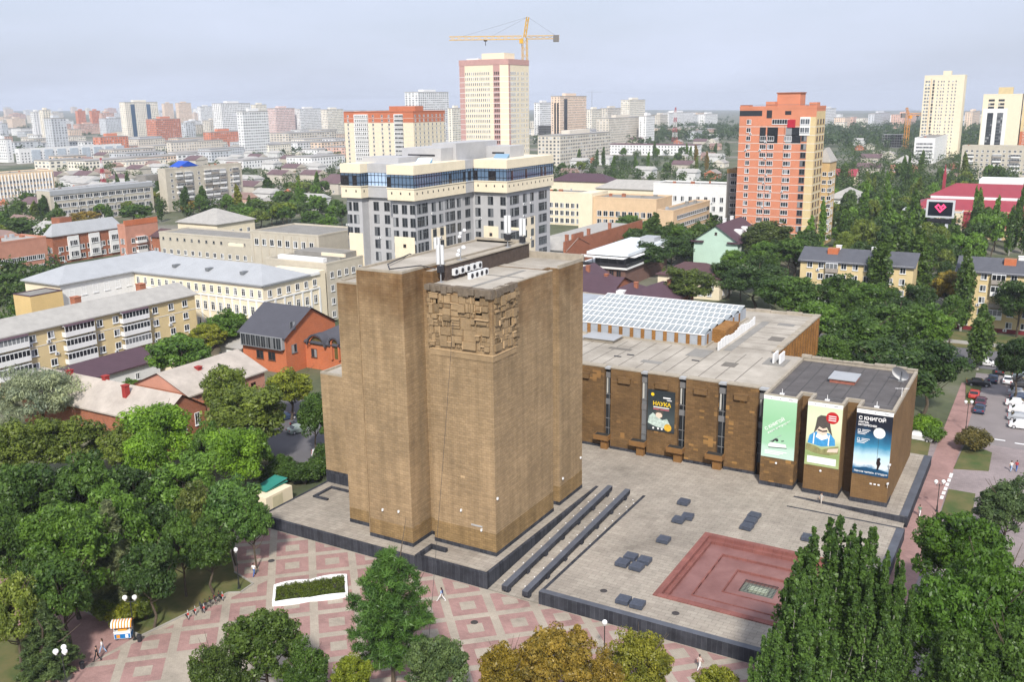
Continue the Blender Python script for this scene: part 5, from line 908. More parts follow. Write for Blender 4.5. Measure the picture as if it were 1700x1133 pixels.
B.onface(FQ, 'pink_plaster', 0, 18, 0, 7, .03, m_pinkbrick)
for x, y in ((-150, 100.6), (-141, 101.2), (-133, 99), (-131, 113)): B.chimney(x, y, 8.2, 1.5, M('red painted chimney', lin(170, 60, 56, .75), .8), .45, rf)
for i in range(22): B.box('verge_tile', -158.5+i*1.64, -157+i*1.64, 106.2, 106.6, 6.1, 6.5, m_redbrick, rf)
B = quick('garage', 'white garage with dark purple sheet roof below the yellow house', [-172, -160, 108, 128, 4.2], m_whiter, 3, 2, 3, 1, 1.4, roof='y', rm=m_purple, rise=1.6)
B = quick('garage', 'long low store with flat dark purple roof beside the yellow house', [-171, -158, 130, 156, 3.4], m_cream, 0, 5, 3, 1.2, 1.2, roof='flat', rm=m_purple, cap=m_purple)
bt = thing('kiosk', 'small cream kiosk with turquoise roof and red eaves beside the podium', 'kiosk', (-92.2, 90.2, 0)); MB().box(-1.6, 1.6, -2.6, 2.6, 0, 2.4).build('wall', m_cream, bt); MB().box(-2, .1, -1, 3, 2.45, 2.6).build('eaves', M('dark red paint', (.2, .03, .03), .6), bt)
MB().quad([(-2.2, -1.2, 2.65), (.3, -1.2, 2.65), (.3, 3.2, 3.1), (-2.2, 3.2, 3.1)]).box(-2.2, .3, -1.2, 3.2, 2.55, 2.65).build('roof', M('turquoise roof', lin(58, 150, 136, .75), .5), bt); MB().box(1.6, 1.63, -1.4, .6, .2, 2.1).build('door', M('pale door', (.55, .5, .34), .7), bt); foot(-95, -90, 86, 93)
# ---- brick and pink houses in the left middle distance
B = quick('brick_house', 'pink three-storey house with ivy at its foot', NT(-20, 408, 11.5, -60, 78), m_pinkbrick, 0, 12, 3.4, 1.7, 1.7, roof='flat', rm=m_slate); 
bb = NT(86, 392, 10.5, 78, 203); B = quick('brick_house', 'red brick house with grey hipped roof and white window bays', bb, m_redbrick, 2, 9, 3.3, 1.9, 1.8, roof='hip', rm=m_metalroof, rise=4)
for k in (.2, .5, .8): B.onface('E', 'white_bay', B.length('E')*k, B.length('E')*k+4.5, 1, 9.6, .5, m_whiter); B.win(((bb[1]+.52, bb[2]), (bb[1]+.52, bb[3])), [B.length('E')*k+2.2], [2, 6], 3.2, 2.0, 'white', 3)
B.box('roof_turret', bb[1]-11, bb[1]-6, bb[2]+8, bb[2]+13, 13, 15.8, m_redbrick)
bb = NT(207, 376, 14, 200, 262); B = quick('brick_house', 'taller orange pink brick house with stepped parapet and glazed balconies', bb, m_pinkbrick, 2, 4, 3.3, 1.6, 1.8); B.balcony('E', 6, 4, 4, 1.2); B.balcony('E', 6, 7.4, 4, 1.2); B.box('brick_parapet', bb[1]-.5, bb[1]+.1, bb[2], bb[3], 14, 16, m_orangeb)
bb = NT(264, 392, 10.5, 255, 300); B = quick('brick_house', 'lower orange brick house with brown roof at the end of the row', bb, m_redbrick, 2, 3, 3.3, 1.6, 1.8, roof='x', rm=m_brown, rise=2)
bb = NT(360, 372, 12.5, 295, 423); B = quick('apartment_house', 'cream house with broad pale slate hip roof and balconies behind a round tree', bb, m_cream, 5, 4, 3.4, 1.5, 1.7, roof='hip', rm=m_slate, rise=4.5)
bb = NT(82, 318, 16.5, 60, 254); B = quick('office_building', 'grey beige four-storey office slab with white roof band', bb, m_beiger, 0, 13, 3.6, 4.0, 2.0, nm=3, ac=.5, cap=m_greyr); B.onface('E', 'roof_band', 0, B.length('E'), 14.4, 16.6, .3, m_metalroof); B.onface('S', 'stair_window', 4, 5.6, 0, 13, .05, g_dark); B.box('plant_room', bb[1]-12, bb[1]-4, bb[2]+60, bb[2]+72, 16.5, 20, m_roofgrey)
bb = NB(281, 352, 282, 274, 407); B = quick('apartment_house', 'beige seven-storey slab with stacked balconies and bright blue roof sheet', bb, m_beiger, 0, 11, 3.0, 1.5, 1.5, ac=.2); EL = B.length('E'); 
for k in (.16, .27, .52, .62, .72, .9):
    for i in range(7): B.balcony('E', EL*k, .4+3*i, 4.6, 1.1, m_whiter if (i+int(k*10)) % 3 else M('weathered balcony', (.3, .27, .24), .9, .3, 2), i % 4 != 3)
x, y = bb[1]-8, bb[2]+EL*.36; MB().quad([(-4, -7, 0), (4, -7, 0), (4, 0, 3), (-4, 0, 3)]).quad([(4, 7, 0), (-4, 7, 0), (-4, 0, 3), (4, 0, 3)]).quad([(4, -7, 0), (4, 7, 0), (4, 0, 3)]).build('blue_roof_sheet', M('bright blue sheet', lin(26, 84, 196, .8), .5), B.r, (x-B.cx, y-B.cy, bb[4]+.6))
bb = NB(-60, 352, 282, -90, 97); B = quick('office_building', 'peach office slab with white vertical fins', [bb[0], bb[1], bb[2], bb[3], 19], M('pale peach render', lin(240, 216, 184, .86), .9, .06, .4), 0, 26, 3.1, 1.5, 1.6, ac=0, style='pale'); EL = B.length('E')
for i in range(27): B.onface('E', 'fin', 1.5+(EL-3)*i/26-.2, 1.5+(EL-3)*i/26+.2, .5, 18.6, .6, m_whiter)
bb = NB(34, 272, 247, 28, 205); B = quick('apartment_house', 'long white five-storey slab with pale blue balconies', [bb[0], bb[1], bb[2], bb[3], 15], m_whiter, 3, 34, 2.9, 1.7, 1.5, ac=0, nm=0)
for i in range(8): B.onface('E', 'balcony_stack', 14+i*B.length('E')/8.4, 24+i*B.length('E')/8.4, 1, 13.6, .7, M('pale blue balcony', lin(196, 206, 216, .78), .7, .15, .4))
# ---- red-roofed mall with its screen
gm = gp(1497, 400); 
bm = [gm.x, gm.x+85, gm.y+18, gm.y+48, 11]
B = Bld('shopping_mall', 'shopping mall with stepped crimson metal roof and large screen', bm, M('mall wall', lin(220, 190, 150, .78), .8, .08, .4)); m_crim = M('crimson metal roof', lin(160, 64, 76, .78), .55, .1, .4)
mb = MB(); x0, x1, y0, y1 = bm[0]-B.cx, bm[1]-B.cx, bm[2]-B.cy, bm[3]-B.cy
mb.quad([(x0, y0-.5, 10.5), (x1, y0-.5, 10.5), (x1, y0+10, 14.6), (x0+5, y0+10, 14.6)]).quad([(x0+5, y0+11, 15.6), (x1, y0+11, 15.6), (x1, y0+24, 20), (x0+14, y0+24, 20)]).quad([(x0, y0-.5, 10.5), (x0+5, y0+10, 14.6), (x0, y1, 12)]); mb.box(x0, x1, y0-.5, y0, 9.8, 10.5); mb.build('roof', m_crim, B.r)
B.box('clerestory', bm[0]+6, bm[1], bm[2]+10, bm[2]+11.2, 13.5, 15.6, m_white); B.box('rear_hall', bm[0]+22, bm[0]+60, bm[3]+2, bm[3]+20, 0, 21, m_whiter); foot(bm[0]+20, bm[0]+62, bm[3], bm[3]+22)
B.onface('S', 'crimson_facade', 0, 85, 4.6, 9.8, .1, m_crim)
for i in range(9): B.onface('S', 'pilaster', 6+i*9, 7.4+i*9, 0, 9.8, .4, m_whiter)
B.win('S', [10.5+i*4.5 for i in range(15)], [1.5, 5.6], 2.2, 2.4, 'grey', 2)
MB().box(0, 1.2, 0, 1.2, 12, 24).tube((.6, .6, 24), (.6, .6, 28), .5, .1).build('red_pylon', m_crim, B.r, (x0+9, y0+20, 0))
bq = NT(1598, 354, 10.5, 1498, 1602); Bq = quick('shop_building', 'low cream shop building with orange panels below the large screen', [bq[0], bq[1], bq[2], bq[2]+9, 10.5], m_cream, 0, 0, cap=m_greyr); WQ = bq[1]-bq[0]
for i in range(7): Bq.onface('S', 'orange_panel', WQ*(.04+.137*i), WQ*(.13+.137*i), 3.5, 8.6, .06, m_peach); Bq.win(((bq[0], bq[2]-.07), (bq[1], bq[2]-.07)), [WQ*(.085+.137*i)], [1.0, 4.6], 2.4, 1.8, 'white', 2)
# screen
sp_ = gp(1561, 347, 16); k = depth(sp_)/FPX
s_ = thing('led_screen', 'black roadside screen showing a pink interlocked heart emblem', 'screen', (sp_.x, sp_.y, 0)); W, Hh = 37*k, 23*k
MB().box(-W/2-.7, W/2+.7, .1, 1.2, 16-Hh/2-.7, 16+Hh/2+.7).build('frame', m_greyr, s_); MB().box(-W/2, W/2, 0, .12, 16-Hh/2, 16+Hh/2).build('display', M('screen black', (.01, .012, .02), .2), s_); MB().box(-W/2+1, -W/2+2, .3, 1.1, 0, 16-Hh/2-.7).box(W/2-2, W/2-1, .3, 1.1, 0, 16-Hh/2-.7).build('post', m_greyr, s_)
MB().box(-W/2, W/2, .0, .6, 16-Hh/2-2.6, 16-Hh/2-1.0).build('ticker', M('ticker black', (.02, .02, .025), .3), s_)
mg = M('screen pink', lin(244, 66, 110), .4, .02, emit=.9); q = Hh*.16
def bar(a, b, t): d = Vector((b[0]-a[0], b[1]-a[1])).normalized(); n_ = Vector((-d.y, d.x))*t/2; return [(a[0]-d.x*t/2+n_.x, a[1]-d.y*t/2+n_.y), (a[0]-d.x*t/2-n_.x, a[1]-d.y*t/2-n_.y), (b[0]+d.x*t/2-n_.x, b[1]+d.y*t/2-n_.y), (b[0]+d.x*t/2+n_.x, b[1]+d.y*t/2+n_.y)]
for i, (a, b) in enumerate((((-.1, 1.0), (-1.0, 1.9)), ((-1.0, 1.9), (-2.0, .9)), ((-2.0, .9), (0, -1.3)), ((0, -1.3), (2.0, .9)), ((2.0, .9), (1.2, 1.8)), ((1.2, 1.8), (0, .5)), ((0, .5), (.8, -.1)))):
    MB().quad([(x*q, -.01-.002*i, 16+z*q) for x, z in bar(a, b, .62)]).build('emblem_stroke', mg, s_)
# ---- other right-hand houses and towers
bb = NT(1418, 330, 11, 1372, 1436); B = quick('apartment_house', 'white four-storey house with slate roof among trees', bb, m_whiter, 4, 2, 3, 1.5, 1.7, roof='hip', rm=m_slate, rise=3.5)
bb = NT(1420, 292, 6, 1370, 1425); B = quick('small_house', 'low house with crimson roof behind the white house', [bb[0], bb[1], bb[2], bb[2]+12, 6], m_cream, 3, 0, 3, roof='x', rm=m_crim, rise=4)
bb = NT(1522, 272, 7, 1478, 1535); B = quick('small_house', 'pink house with grey hipped roof in the wood', [bb[0], bb[1], bb[2], bb[2]+18, 7], m_pinkbrick, 5, 2, 3.4, roof='hip', rm=m_slate, rise=6)
bb = NB(1549, 272, 230, 1515, 1571); B = quick('apartment_house', 'pale five-storey block with white balconies in front of the yellow tower', bb, m_whiter, 5, 8, 3.0, 2.6, 1.6, nm=2, ac=0, group=None)
bb = NB(1592, 300, 242, 1590, 1600); gq = gp(1592, 298); B = quick('apartment_house', 'long grey six-storey slab with mixed balconies above the mall', [gq.x, gq.x+75, gq.y, gq.y+14, hz(1592, 243, gq.x, gq.y)], m_beiger, 22, 0, 2.95, 1.5, 1.5, ac=.1)
for k in range(5):
    for i in range(6): B.balcony('S', 5+k*14+(k % 2)*3, .4+2.95*i, 5.5, 1.1, m_whiter if (i+k) % 3 else M('weathered balcony', (.3, .27, .24), .9, .3, 2), (i+k) % 4 != 0)
gq = gp(1571, 262); xl = atY(1523, 262, gq.y); HT = hz(1592, 126, gq.x, gq.y); W = gq.x+9-xl
B = Bld('residential_tower', 'very tall plain yellow residential tower beside the orange crane', [xl, gq.x+9, gq.y, gq.y+22, HT], m_cream); B.flat(m_roofgrey, None, 1.2); B.box('penthouse', xl+W*.45, xl+W*.65, gq.y+3, gq.y+12, HT, HT+5, m_cream)
fz = [2+3.05*i for i in range(int(HT/3.05)-1)]; B.win('S', [W*x for x in (.06, .13)], fz, 1.8, 1.8, 'pale', 1, sill=False); B.win('S', [W*x for x in (.36, .44, .5, .62, .72, .8)], fz, 1.1, 1.5, 'pale', 0, sill=False); B.win('S', [W*.245], fz, 1.6, 2.2, 'brown', 0, sill=False); B.onface('S', 'shadow_joint', W*.17, W*.19, 0, HT-2, .05, m_peach)
gq = gp(1690, 262); xl = atY(1622, 262, gq.y); W = gq.x-xl
B = Bld('residential_tower', 'cream and white tower with paired dark glass strips and stepped top', [xl, gq.x-2, gq.y, gq.y+24, hz(1640, 158, gq.x, gq.y)], m_cream); HT = B.h; B.flat(m_roofgrey, None, 1); B.box('roof_pediment', xl+W*.35, xl+W*.7, gq.y+1, gq.y+9, HT, HT+7, m_yellow)
B.onface('S', 'white_strip', 1, W*.62, 0, HT-12, .05, m_whiter)
for a in (.14, .38): B.onface('S', 'glass_strip', W*a, W*a+5, 2, HT-16, .12, g_dark); B.win(((xl, gq.y-.14), (gq.x, gq.y-.14)), [W*a+2.5], [2+3*i for i in range(int(HT/3)-6)], 4.6, 1.9, 'grey', 2); B.win('S', [W*a+2.5], [HT-12, HT-9, HT-5.5], 5, 1.8, 'grey', 2)
B2 = quick('residential_tower', 'broad yellow tower at the edge of the wood with orange base', [gq.x-1, gq.x+40, gq.y+4, gq.y+30, HT+7], m_yellow, 11, 0, 3.05, 1.6, 1.7, ac=0); B2.onface('S', 'orange_base', 0, 12, 0, HT*.42, .06, m_orangeb)
# ---- concrete frames under construction
def frame_building(lab, px0, px1, yb, yt, nf):
    g = gp(px0, yb); x1 = atY(px1, yb, g.y); h = hz(px0, yt, g.x, g.y); d = 18; t = thing('concrete_frame', lab, 'building site', (g.x, g.y, 0)); w = x1-g.x; foot(g.x, x1, g.y, g.y+d); m_cf = M('raw concrete', (.22, .22, .22), .9, .2, .5)
    for i in range(nf+1): MB().box(0, w, 0, d, h*i/nf, h*i/nf+.4).build('floor_slab', m_cf, t)
    for i in range(9):
        for y in (.3, d-.7): MB().box(w*i/8*.97, w*i/8*.97+.5, y, y+.5, 0, h).build('column', m_cf, t)
    MB().box(w*.1, w*.9, 6, 12, .4, h-.2).build('inner_shade', M('frame shade', (.06, .06, .065), .9), t)  # dark block: shade between the open floors put into its colour
frame_building('dark unfinished concrete frame beside the orange crane', 1463, 1497, 245, 224, 5); frame_building('grey unfinished concrete frame behind the tall cream tower', 888, 915, 233, 209, 6)
# ---- tower cranes
def crane(lab, base, topz, jib_dir, jl, cl, mat, s=1.0, mast_z0=0, hs=None):
    hs = hs or 9*s
    t = thing('tower_crane', lab, 'crane', (base[0], base[1], 0)); w = 1.1*s
    def lat(name, a, b, w, nseg, up=Vector((0, 0, 1))):
        a = Vector(a); b = Vector(b); d = (b-a).normalized(); u = d.orthogonal().normalized() if abs(d.z) > .9 else up; v = d.cross(u).normalized(); mb = MB(); c4 = [(-1, -1), (1, -1), (1, 1), (-1, 1)]
        for p, q in c4: mb.tube(a+u*p*w+v*q*w, b+u*p*w+v*q*w, .16*s, .16*s, 4)
        for i in range(nseg):
            for k in range(4):
                p, q = c4[k], c4[(k+1) % 4]; A_ = a+(b-a)*(i/nseg)+u*p[0]*w+v*p[1]*w; B_ = a+(b-a)*((i+1)/nseg)+u*q[0]*w+v*q[1]*w; mb.tube(A_, B_, .09*s, .09*s, 3)
        mb.build(name, mat, t)
    lat('mast', (0, 0, mast_z0), (0, 0, topz), w, int((topz-mast_z0)/3/s)); j = Vector((math.cos(jib_dir), math.sin(jib_dir), 0))
    lat('jib', j*w*1.2+Vector((0, 0, topz)), j*jl+Vector((0, 0, topz)), .75*s, int(jl/3/s)); lat('counter_jib', -j*w*1.2+Vector((0, 0, topz)), -j*cl+Vector((0, 0, topz)), .7*s, int(cl/3/s))
    lat('tower_head', (0, 0, topz), (1.5*s*j.x*-1, 1.5*s*j.y*-1, topz+hs), .5*s, 4); hd = Vector((-1.5*s*j.x, -1.5*s*j.y, topz+hs))
    MB().tube(hd, j*jl*.85+Vector((0, 0, topz+.8)), .06*s, .06*s, 4).tube(hd, j*jl*.45+Vector((0, 0, topz+.8)), .06*s, .06*s, 4).tube(hd, -j*cl*.9+Vector((0, 0, topz+.8)), .06*s, .06*s, 4).build('tie_rods', m_greyframe, t)
    MB().cbox(-j*(cl-1.5*s)+Vector((0, 0, topz-.6*s)), (2.6*s, 2*s, 3*s), 0, jib_dir).build('counterweight', M('counterweight', (.16, .15, .14), .9), t); MB().cbox(j*1.6*s+Vector((.0, 0, topz-1.6*s)), (1.8*s, 1.6*s, 2*s), 0, jib_dir).build('cab', mat, t)
    MB().cbox(j*jl*.52+Vector((0, 0, topz-1.2*s)), (1.6*s, 1*s, .6*s), 0, jib_dir).tube(j*jl*.52+Vector((0, 0, topz-1.2*s)), j*jl*.52+Vector((0, 0, topz-3.4*s)), .15*s).build('trolley', m_dark, t); return t
m_cy = M('crane yellow', lin(222, 176, 60, .8), .6, .12, .5); m_co = M('crane orange', lin(240, 160, 50, .85), .6, .1, .5)
gb = gp(842, 330); cb_ = Vector((atY(873, 280, ya+5), ya+5, 0)); ztop = hz(873, 62, cb_.x, cb_.y); kk = depth((cb_.x, cb_.y, 70))/FPX
crane('yellow tower crane rising behind the tall cream tower', cb_, ztop, YAW+math.pi, 124*kk, 57*kk, m_cy, 32*kk/9.0)
g = gp(1503, 247); kk = depth(g)/FPX; crane('orange tower crane standing beside the unfinished frame', g, hz(1503, 190, g.x, g.y), YAW, 30*kk, 12*kk, m_co, 22*kk/9.0, 0, 11*kk)
g = gp(905, 228); kk = depth(g)/FPX; crane('pale distant tower crane right of the tall cream tower', g+Vector((0, 180, 0)), hz(905, 152, g.x, g.y), YAW+math.pi, 10*kk, 16*kk, m_greyframe, 3*kk/9.0)
# ---- lattice radio masts
def radio(lab, px, yb, yt):
    g = gp(px, yb); h = hz(px, yt, g.x, g.y); t = thing('radio_mast', lab, 'mast', g); w = h/15; mr = [M('mast red', lin(176, 70, 80, .8), .7), M('mast white', (.7, .68, .68), .7)]
    for i in range(7):
        z0, z1 = h*i/7, h*(i+1)/7; w0, w1 = w*(1-.8*i/7), w*(1-.8*(i+1)/7); mb = MB()
        for a, b in ((-1, -1), (1, -1), (1, 1), (-1, 1)): mb.tube((a*w0, b*w0, z0), (a*w1, b*w1, z1), .2, .2, 4)
        for s0, s1 in (((-1, -1), (1, -1)), ((1, -1), (1, 1)), ((-1, 1), (-1, -1)), ((1, 1), (-1, 1))): mb.tube((s0[0]*w0, s0[1]*w0, z0), (s1[0]*w1, s1[1]*w1, z1), .13, .13, 4); mb.tube((s1[0]*w0, s1[1]*w0, z0), (s0[0]*w1, s0[1]*w1, z1), .13, .13, 4)
        mb.build('mast_section', mr[i % 2], t)
    for z in (.82, .9): MB().cbox((0, -w*.4, h*z), (.5, .3, 2)).cbox((w*.4, 0, h*z), (.3, .5, 2)).build('antenna', m_acwhite, t)
radio('red and white lattice mast rising from the low roofs', 174, 322, 262); radio('red and white lattice mast in front of the dark wood', 1120, 236, 178)

# ================================================================== FAR CITY
def far_block(bb, col, lab, style=0, group='distant apartment blocks', roofcol=None, name='apartment_block', top=None):
    x0, x1, y0, y1, h = bb; cx, cy = (x0+x1)/2, (y0+y1)/2; t = thing(name, lab, 'building', (cx, cy, 0), 0, group); foot(x0, x1, y0, y1); c = lin(*col, .92)
    MB().box(x0-cx, x1-cx, y0-cy, y1-cy, -14, h).build('wall', M('far wall %d %d %d' % col, c, .9, .06, .1), t)
    MB().box(x0-cx-.2, x1-cx+.2, y0-cy-.2, y1-cy+.2, h, h+.8).build('roof', M('far roof', (.3, .29, .28), .9) if not roofcol else M('far roof %d %d %d' % roofcol, lin(*roofcol, .75), .8), t)
    if h > 22: MB().box((x1-x0)*-.18, (x1-x0)*.2, (y1-y0)*-.2, (y1-y0)*.2, h+.8, h+4).build('penthouse', M('far wall %d %d %d' % col, c), t)
    mb = MB(); fh = 3.1; nf = max(1, int((h-1.2)/fh)); xs, ys = x1-x0, y1-y0
    for f_, ln in (('S', xs), ('E', ys)):
        pitch = 3.4 if style != 2 else 5; n = max(1, int((ln-1)/pitch)); w = (1.3, 1.9, 3.0)[style]
        for k in range(nf):
            z = h-2.6-k*fh
            for i in range(n):
                u = ln*(i+.5)/n-ln/2
                if f_ == 'S': mb.quad([(u-w/2, -ys/2-.05, z), (u+w/2, -ys/2-.05, z), (u+w/2, -ys/2-.05, z+1.6), (u-w/2, -ys/2-.05, z+1.6)])
                else: mb.quad([(xs/2+.05, u-w/2, z), (xs/2+.05, u+w/2, z), (xs/2+.05, u+w/2, z+1.6), (xs/2+.05, u-w/2, z+1.6)])
    stuff(mb.build('window_rows', g_far, t))
    if top: MB().box(x0-cx-.06, x1-cx+.06, y0-cy-.06, y1-cy+.06, h-top[1], h-.02).build('top_storeys', M('far top %d %d %d' % top[0], lin(*top[0], .78)), t)
    return t
WH, CRM, PKB, ORG, GRY, BGE, PCH = (232, 232, 232), (236, 229, 214), (216, 178, 162), (208, 134, 106), (204, 207, 212), (214, 206, 193), (230, 206, 184)
FARB = [  # xc, yfoot, ytop, xl, xr, colour, style, words
 (14, 270, 232, -12, 24, WH, 0, 'white windowless-ended slab at the edge of the city view'), (62, 240, 186, 57, 75, WH, 1, 'slim white tower, left of the grey tower cluster'), (78, 242, 183, 72, 91, CRM, 1, 'cream tower with pointed roof, in the grey tower cluster'), (92, 258, 197, 80, 117, GRY, 1, 'grey point tower in front of the cream cluster'),
 (133, 222, 184, 129, 146, ORG, 0, 'slim terracotta tower standing alone on the skyline'), (156, 222, 184, 152, 170, ORG, 0, 'terracotta tower with dark glass corner'), (172, 222, 188, 168, 193, PKB, 1, 'broad pinkish tower next to the terracotta pair'), (178, 226, 197, 167, 208, GRY, 0, 'pale grey slab before the terracotta towers'),
 (214, 236, 170, 205, 268, CRM, 0, 'tall cream tower with vertical blue glass stripes'), (262, 238, 198, 246, 303, ORG, 1, 'orange brick block with white balconies'), (300, 215, 171, 295, 321, PCH, 0, 'peach tower on the skyline behind the orange block'), (276, 212, 172, 272, 291, PCH, 0, 'small peach tower half hidden by the cream tower'),
 (310, 230, 204, 303, 326, GRY, 2, 'small grey frame block beside the orange block'), (336, 218, 177, 331, 356, WH, 1, 'white tower on the skyline beyond the grey block'), (372, 236, 172, 357, 420, WH, 1, 'broad white slab tower on the skyline'), (408, 262, 186, 399, 450, WH, 1, 'white residential tower with dark balconies in the middle distance'),
 (428, 224, 174, 420, 446, CRM, 1, 'cream tower behind the white residential tower'), (460, 228, 180, 447, 492, (226, 200, 194), 1, 'pinkish slab on the skyline'), (500, 226, 181, 490, 535, WH, 1, 'white slab on the skyline right of the pinkish one'), (545, 226, 182, 535, 572, CRM, 1, 'cream slab ending behind the orange-topped block'),
 (352, 250, 220, 340, 401, ORG, 0, 'orange brick five-storey slab in the middle distance'), (170, 262, 228, 158, 216, ORG, 0, 'plain orange brick hall wall in the middle distance'), (232, 256, 232, 214, 276, BGE, 0, 'beige long block beside the orange hall'), (286, 266, 237, 279, 373, BGE, 0, 'long beige four-storey school-like slab'), (480, 246, 222, 446, 560, BGE, 2, 'cream low works building with ribbon windows'),
 (697, 240, 153, 675, 747, WH, 2, 'broad white tower rising behind the orange-topped block'), (752, 240, 180, 745, 769, CRM, 1, 'narrow cream tower beside the tall cream tower'), (896, 232, 171, 887, 916, WH, 1, 'white tower at the right shoulder of the tall cream tower'), (930, 244, 160, 915, 973, PCH, 0, 'pinkish tower with paired dark glass strips'),
 (982, 226, 182, 972, 998, CRM, 1, 'small cream tower right of the pinkish one'), (1008, 222, 180, 996, 1031, BGE, 1, 'beige slab on the skyline'), (1044, 226, 166, 1030, 1070, CRM, 1, 'cream tower with dark balcony column on the skyline'), (1010, 244, 197, 990, 1066, BGE, 0, 'long beige nine-storey slab'), (1072, 240, 193, 1060, 1086, WH, 0, 'white end tower of the beige slab'),
 (930, 276, 226, 893, 1012, BGE, 1, 'weathered beige slab with mixed balconies behind poplars'), (1366, 212, 181, 1358, 1386, WH, 1, 'white block alone beyond the wood'), (1450, 214, 189, 1440, 1476, GRY, 0, 'grey white office block beyond the wood'), (1500, 212, 190, 1478, 1520, PKB, 0, 'low pinkish block beyond the wood'), (1612, 214, 186, 1600, 1624, PCH, 0, 'peach block between the two right-hand towers'),
 (1270, 216, 192, 1255, 1300, WH, 0, 'white block hidden behind the terracotta tower'), (1110, 214, 188, 1090, 1150, WH, 0, 'low white block left of the lattice mast'), (1170, 212, 190, 1158, 1190, WH, 0, 'small white block right of the lattice mast'), (6, 232, 205, -10, 16, GRY, 1, 'small grey tower at the left edge of the skyline'), (36, 228, 214, 20, 60, WH, 0, 'low pale slab at the left end of the skyline')]
for xc, yb, yt, xl, xr, col, sty, lab in FARB:
    t = far_block(NB(xc, yb, yt, xl, xr), col, lab, sty, None)
    if 'blue glass' in lab or 'paired dark glass' in lab:
        bb = NB(xc, yb, yt, xl, xr); gm_ = glass('far blue glass', (.05, .11, .2)) if 'blue' in lab else g_dark; ys = bb[3]-bb[2]; xs = bb[1]-bb[0]; cx, cy = (bb[0]+bb[1])/2, (bb[2]+bb[3])/2
        for k in ((.22, .7) if 'blue' in lab else (.2,)): MB().box(xs/2, xs/2+.3, ys*(k-.06)-ys/2, ys*(k+.06)-ys/2, 4, bb[4]-3).build('glass_strip', gm_, t)
        if 'paired' in lab:
            for k in (.45, .75): MB().box(xs*(k-.09)-xs/2, xs*(k+.09)-xs/2, -ys/2-.3, -ys/2, 4, bb[4]-8).build('glass_strip', gm_, t)
bb = NB(1095, 258, 236, 1010, 1180); t = far_block([bb[0], bb[1]+40, bb[2], bb[2]+16, bb[4]-3], WH, 'long white barracks-like house with purple hipped roof', 0, None, (110, 74, 84)); 
# ---- fill of low houses and distant blocks, kept clear of everything above
HOUSE = []
for i, (w, d, h, rs, wc, rc, ax) in enumerate(((10, 14, 4, 2.6, CRM, (172, 168, 163), 'y'), (12, 9, 4.5, 3, PKB, (146, 122, 116), 'x'), (14, 11, 6, 2.5, WH, (186, 184, 180), 'x'), (9, 12, 3.6, 2.8, ORG, (164, 156, 150), 'y'), (16, 12, 7, 3, BGE, (116, 94, 98), 'x'))):
    HW = ('cream house with grey roof', 'pink house with brown roof', 'white house with pale roof', 'brick house with grey roof', 'beige house with purple roof')
    t = thing('low_house', 'low house with pitched roof among the garden trees', 'house', (0, -4000-i*40, -60)); MB().box(-w/2, w/2, -d/2, d/2, -3, h).build('wall', M('house wall %d' % i, lin(*wc, .75), .9, .1, .5), t); mb = MB(); a, b, c, e = -w/2-.5, w/2+.5, -d/2-.5, d/2+.5
    if ax == 'y': mb.quad([(b, c, h), (b, e, h), (0, e, h+rs), (0, c, h+rs)]).quad([(a, e, h), (a, c, h), (0, c, h+rs), (0, e, h+rs)]).quad([(a, c, h), (b, c, h), (0, c, h+rs)], 1)
    else: mb.quad([(a, c, h), (b, c, h), (b, 0, h+rs), (a, 0, h+rs)]).quad([(b, e, h), (a, e, h), (a, 0, h+rs), (b, 0, h+rs)]).quad([(b, c, h), (b, e, h), (b, 0, h+rs)], 1)
    mb.build('roof', [M('house roof %d' % i, lin(*rc, .75), .85, .15, .3), MAT['house wall %d' % i]], t)
    for u in (-w/4, w/4): put('window', winmesh(1.3, 1.5), t, (u, -d/2, 1.2))
    for u in (-d/4, d/4): put('window', winmesh(1.3, 1.5), t, (w/2, u, 1.2), math.pi/2)
    HOUSE.append(t)
def scatter(n, region, tries=40):
    x0, x1, y0, y1 = region; o = []
    for _ in range(n*tries):
        px, py = random.uniform(x0, x1), random.uniform(y0, y1); g = gp(px, py)
        if not blocked(g.x, g.y, 7): foot(g.x-7, g.x+7, g.y-7, g.y+7, 0); o.append((px, py, g)); 
        if len(o) >= n: break
    return o
zones = ((46, (110, 570, 290, 350), 'in the garden quarter left of the residential tower'), (40, (100, 565, 258, 294), 'in the low quarter below the skyline slabs'), (14, (0, 110, 285, 420), 'beside the peach office slab'), (14, (920, 1200, 262, 300), 'glimpsed between the poplars'), (16, (1380, 1640, 225, 330), 'half sunk in the wood left of the mall'), (16, (890, 1200, 228, 250), 'before the far wood'))
first = [True]*5
for n_, reg, lab in zones:
    for px, py, g in scatter(n_, reg):
        k = random.randrange(5)
        if first[k]: first[k] = False; o = HOUSE[k]; o.location = (g.x, g.y, 0); o['label'] = HW[k]+' '+lab; o['group'] = HW[k]+' '+lab
        else: copy_tree(HOUSE[k], (g.x, g.y, 0), 0, HW[k]+' '+lab, HW[k]+' '+lab)
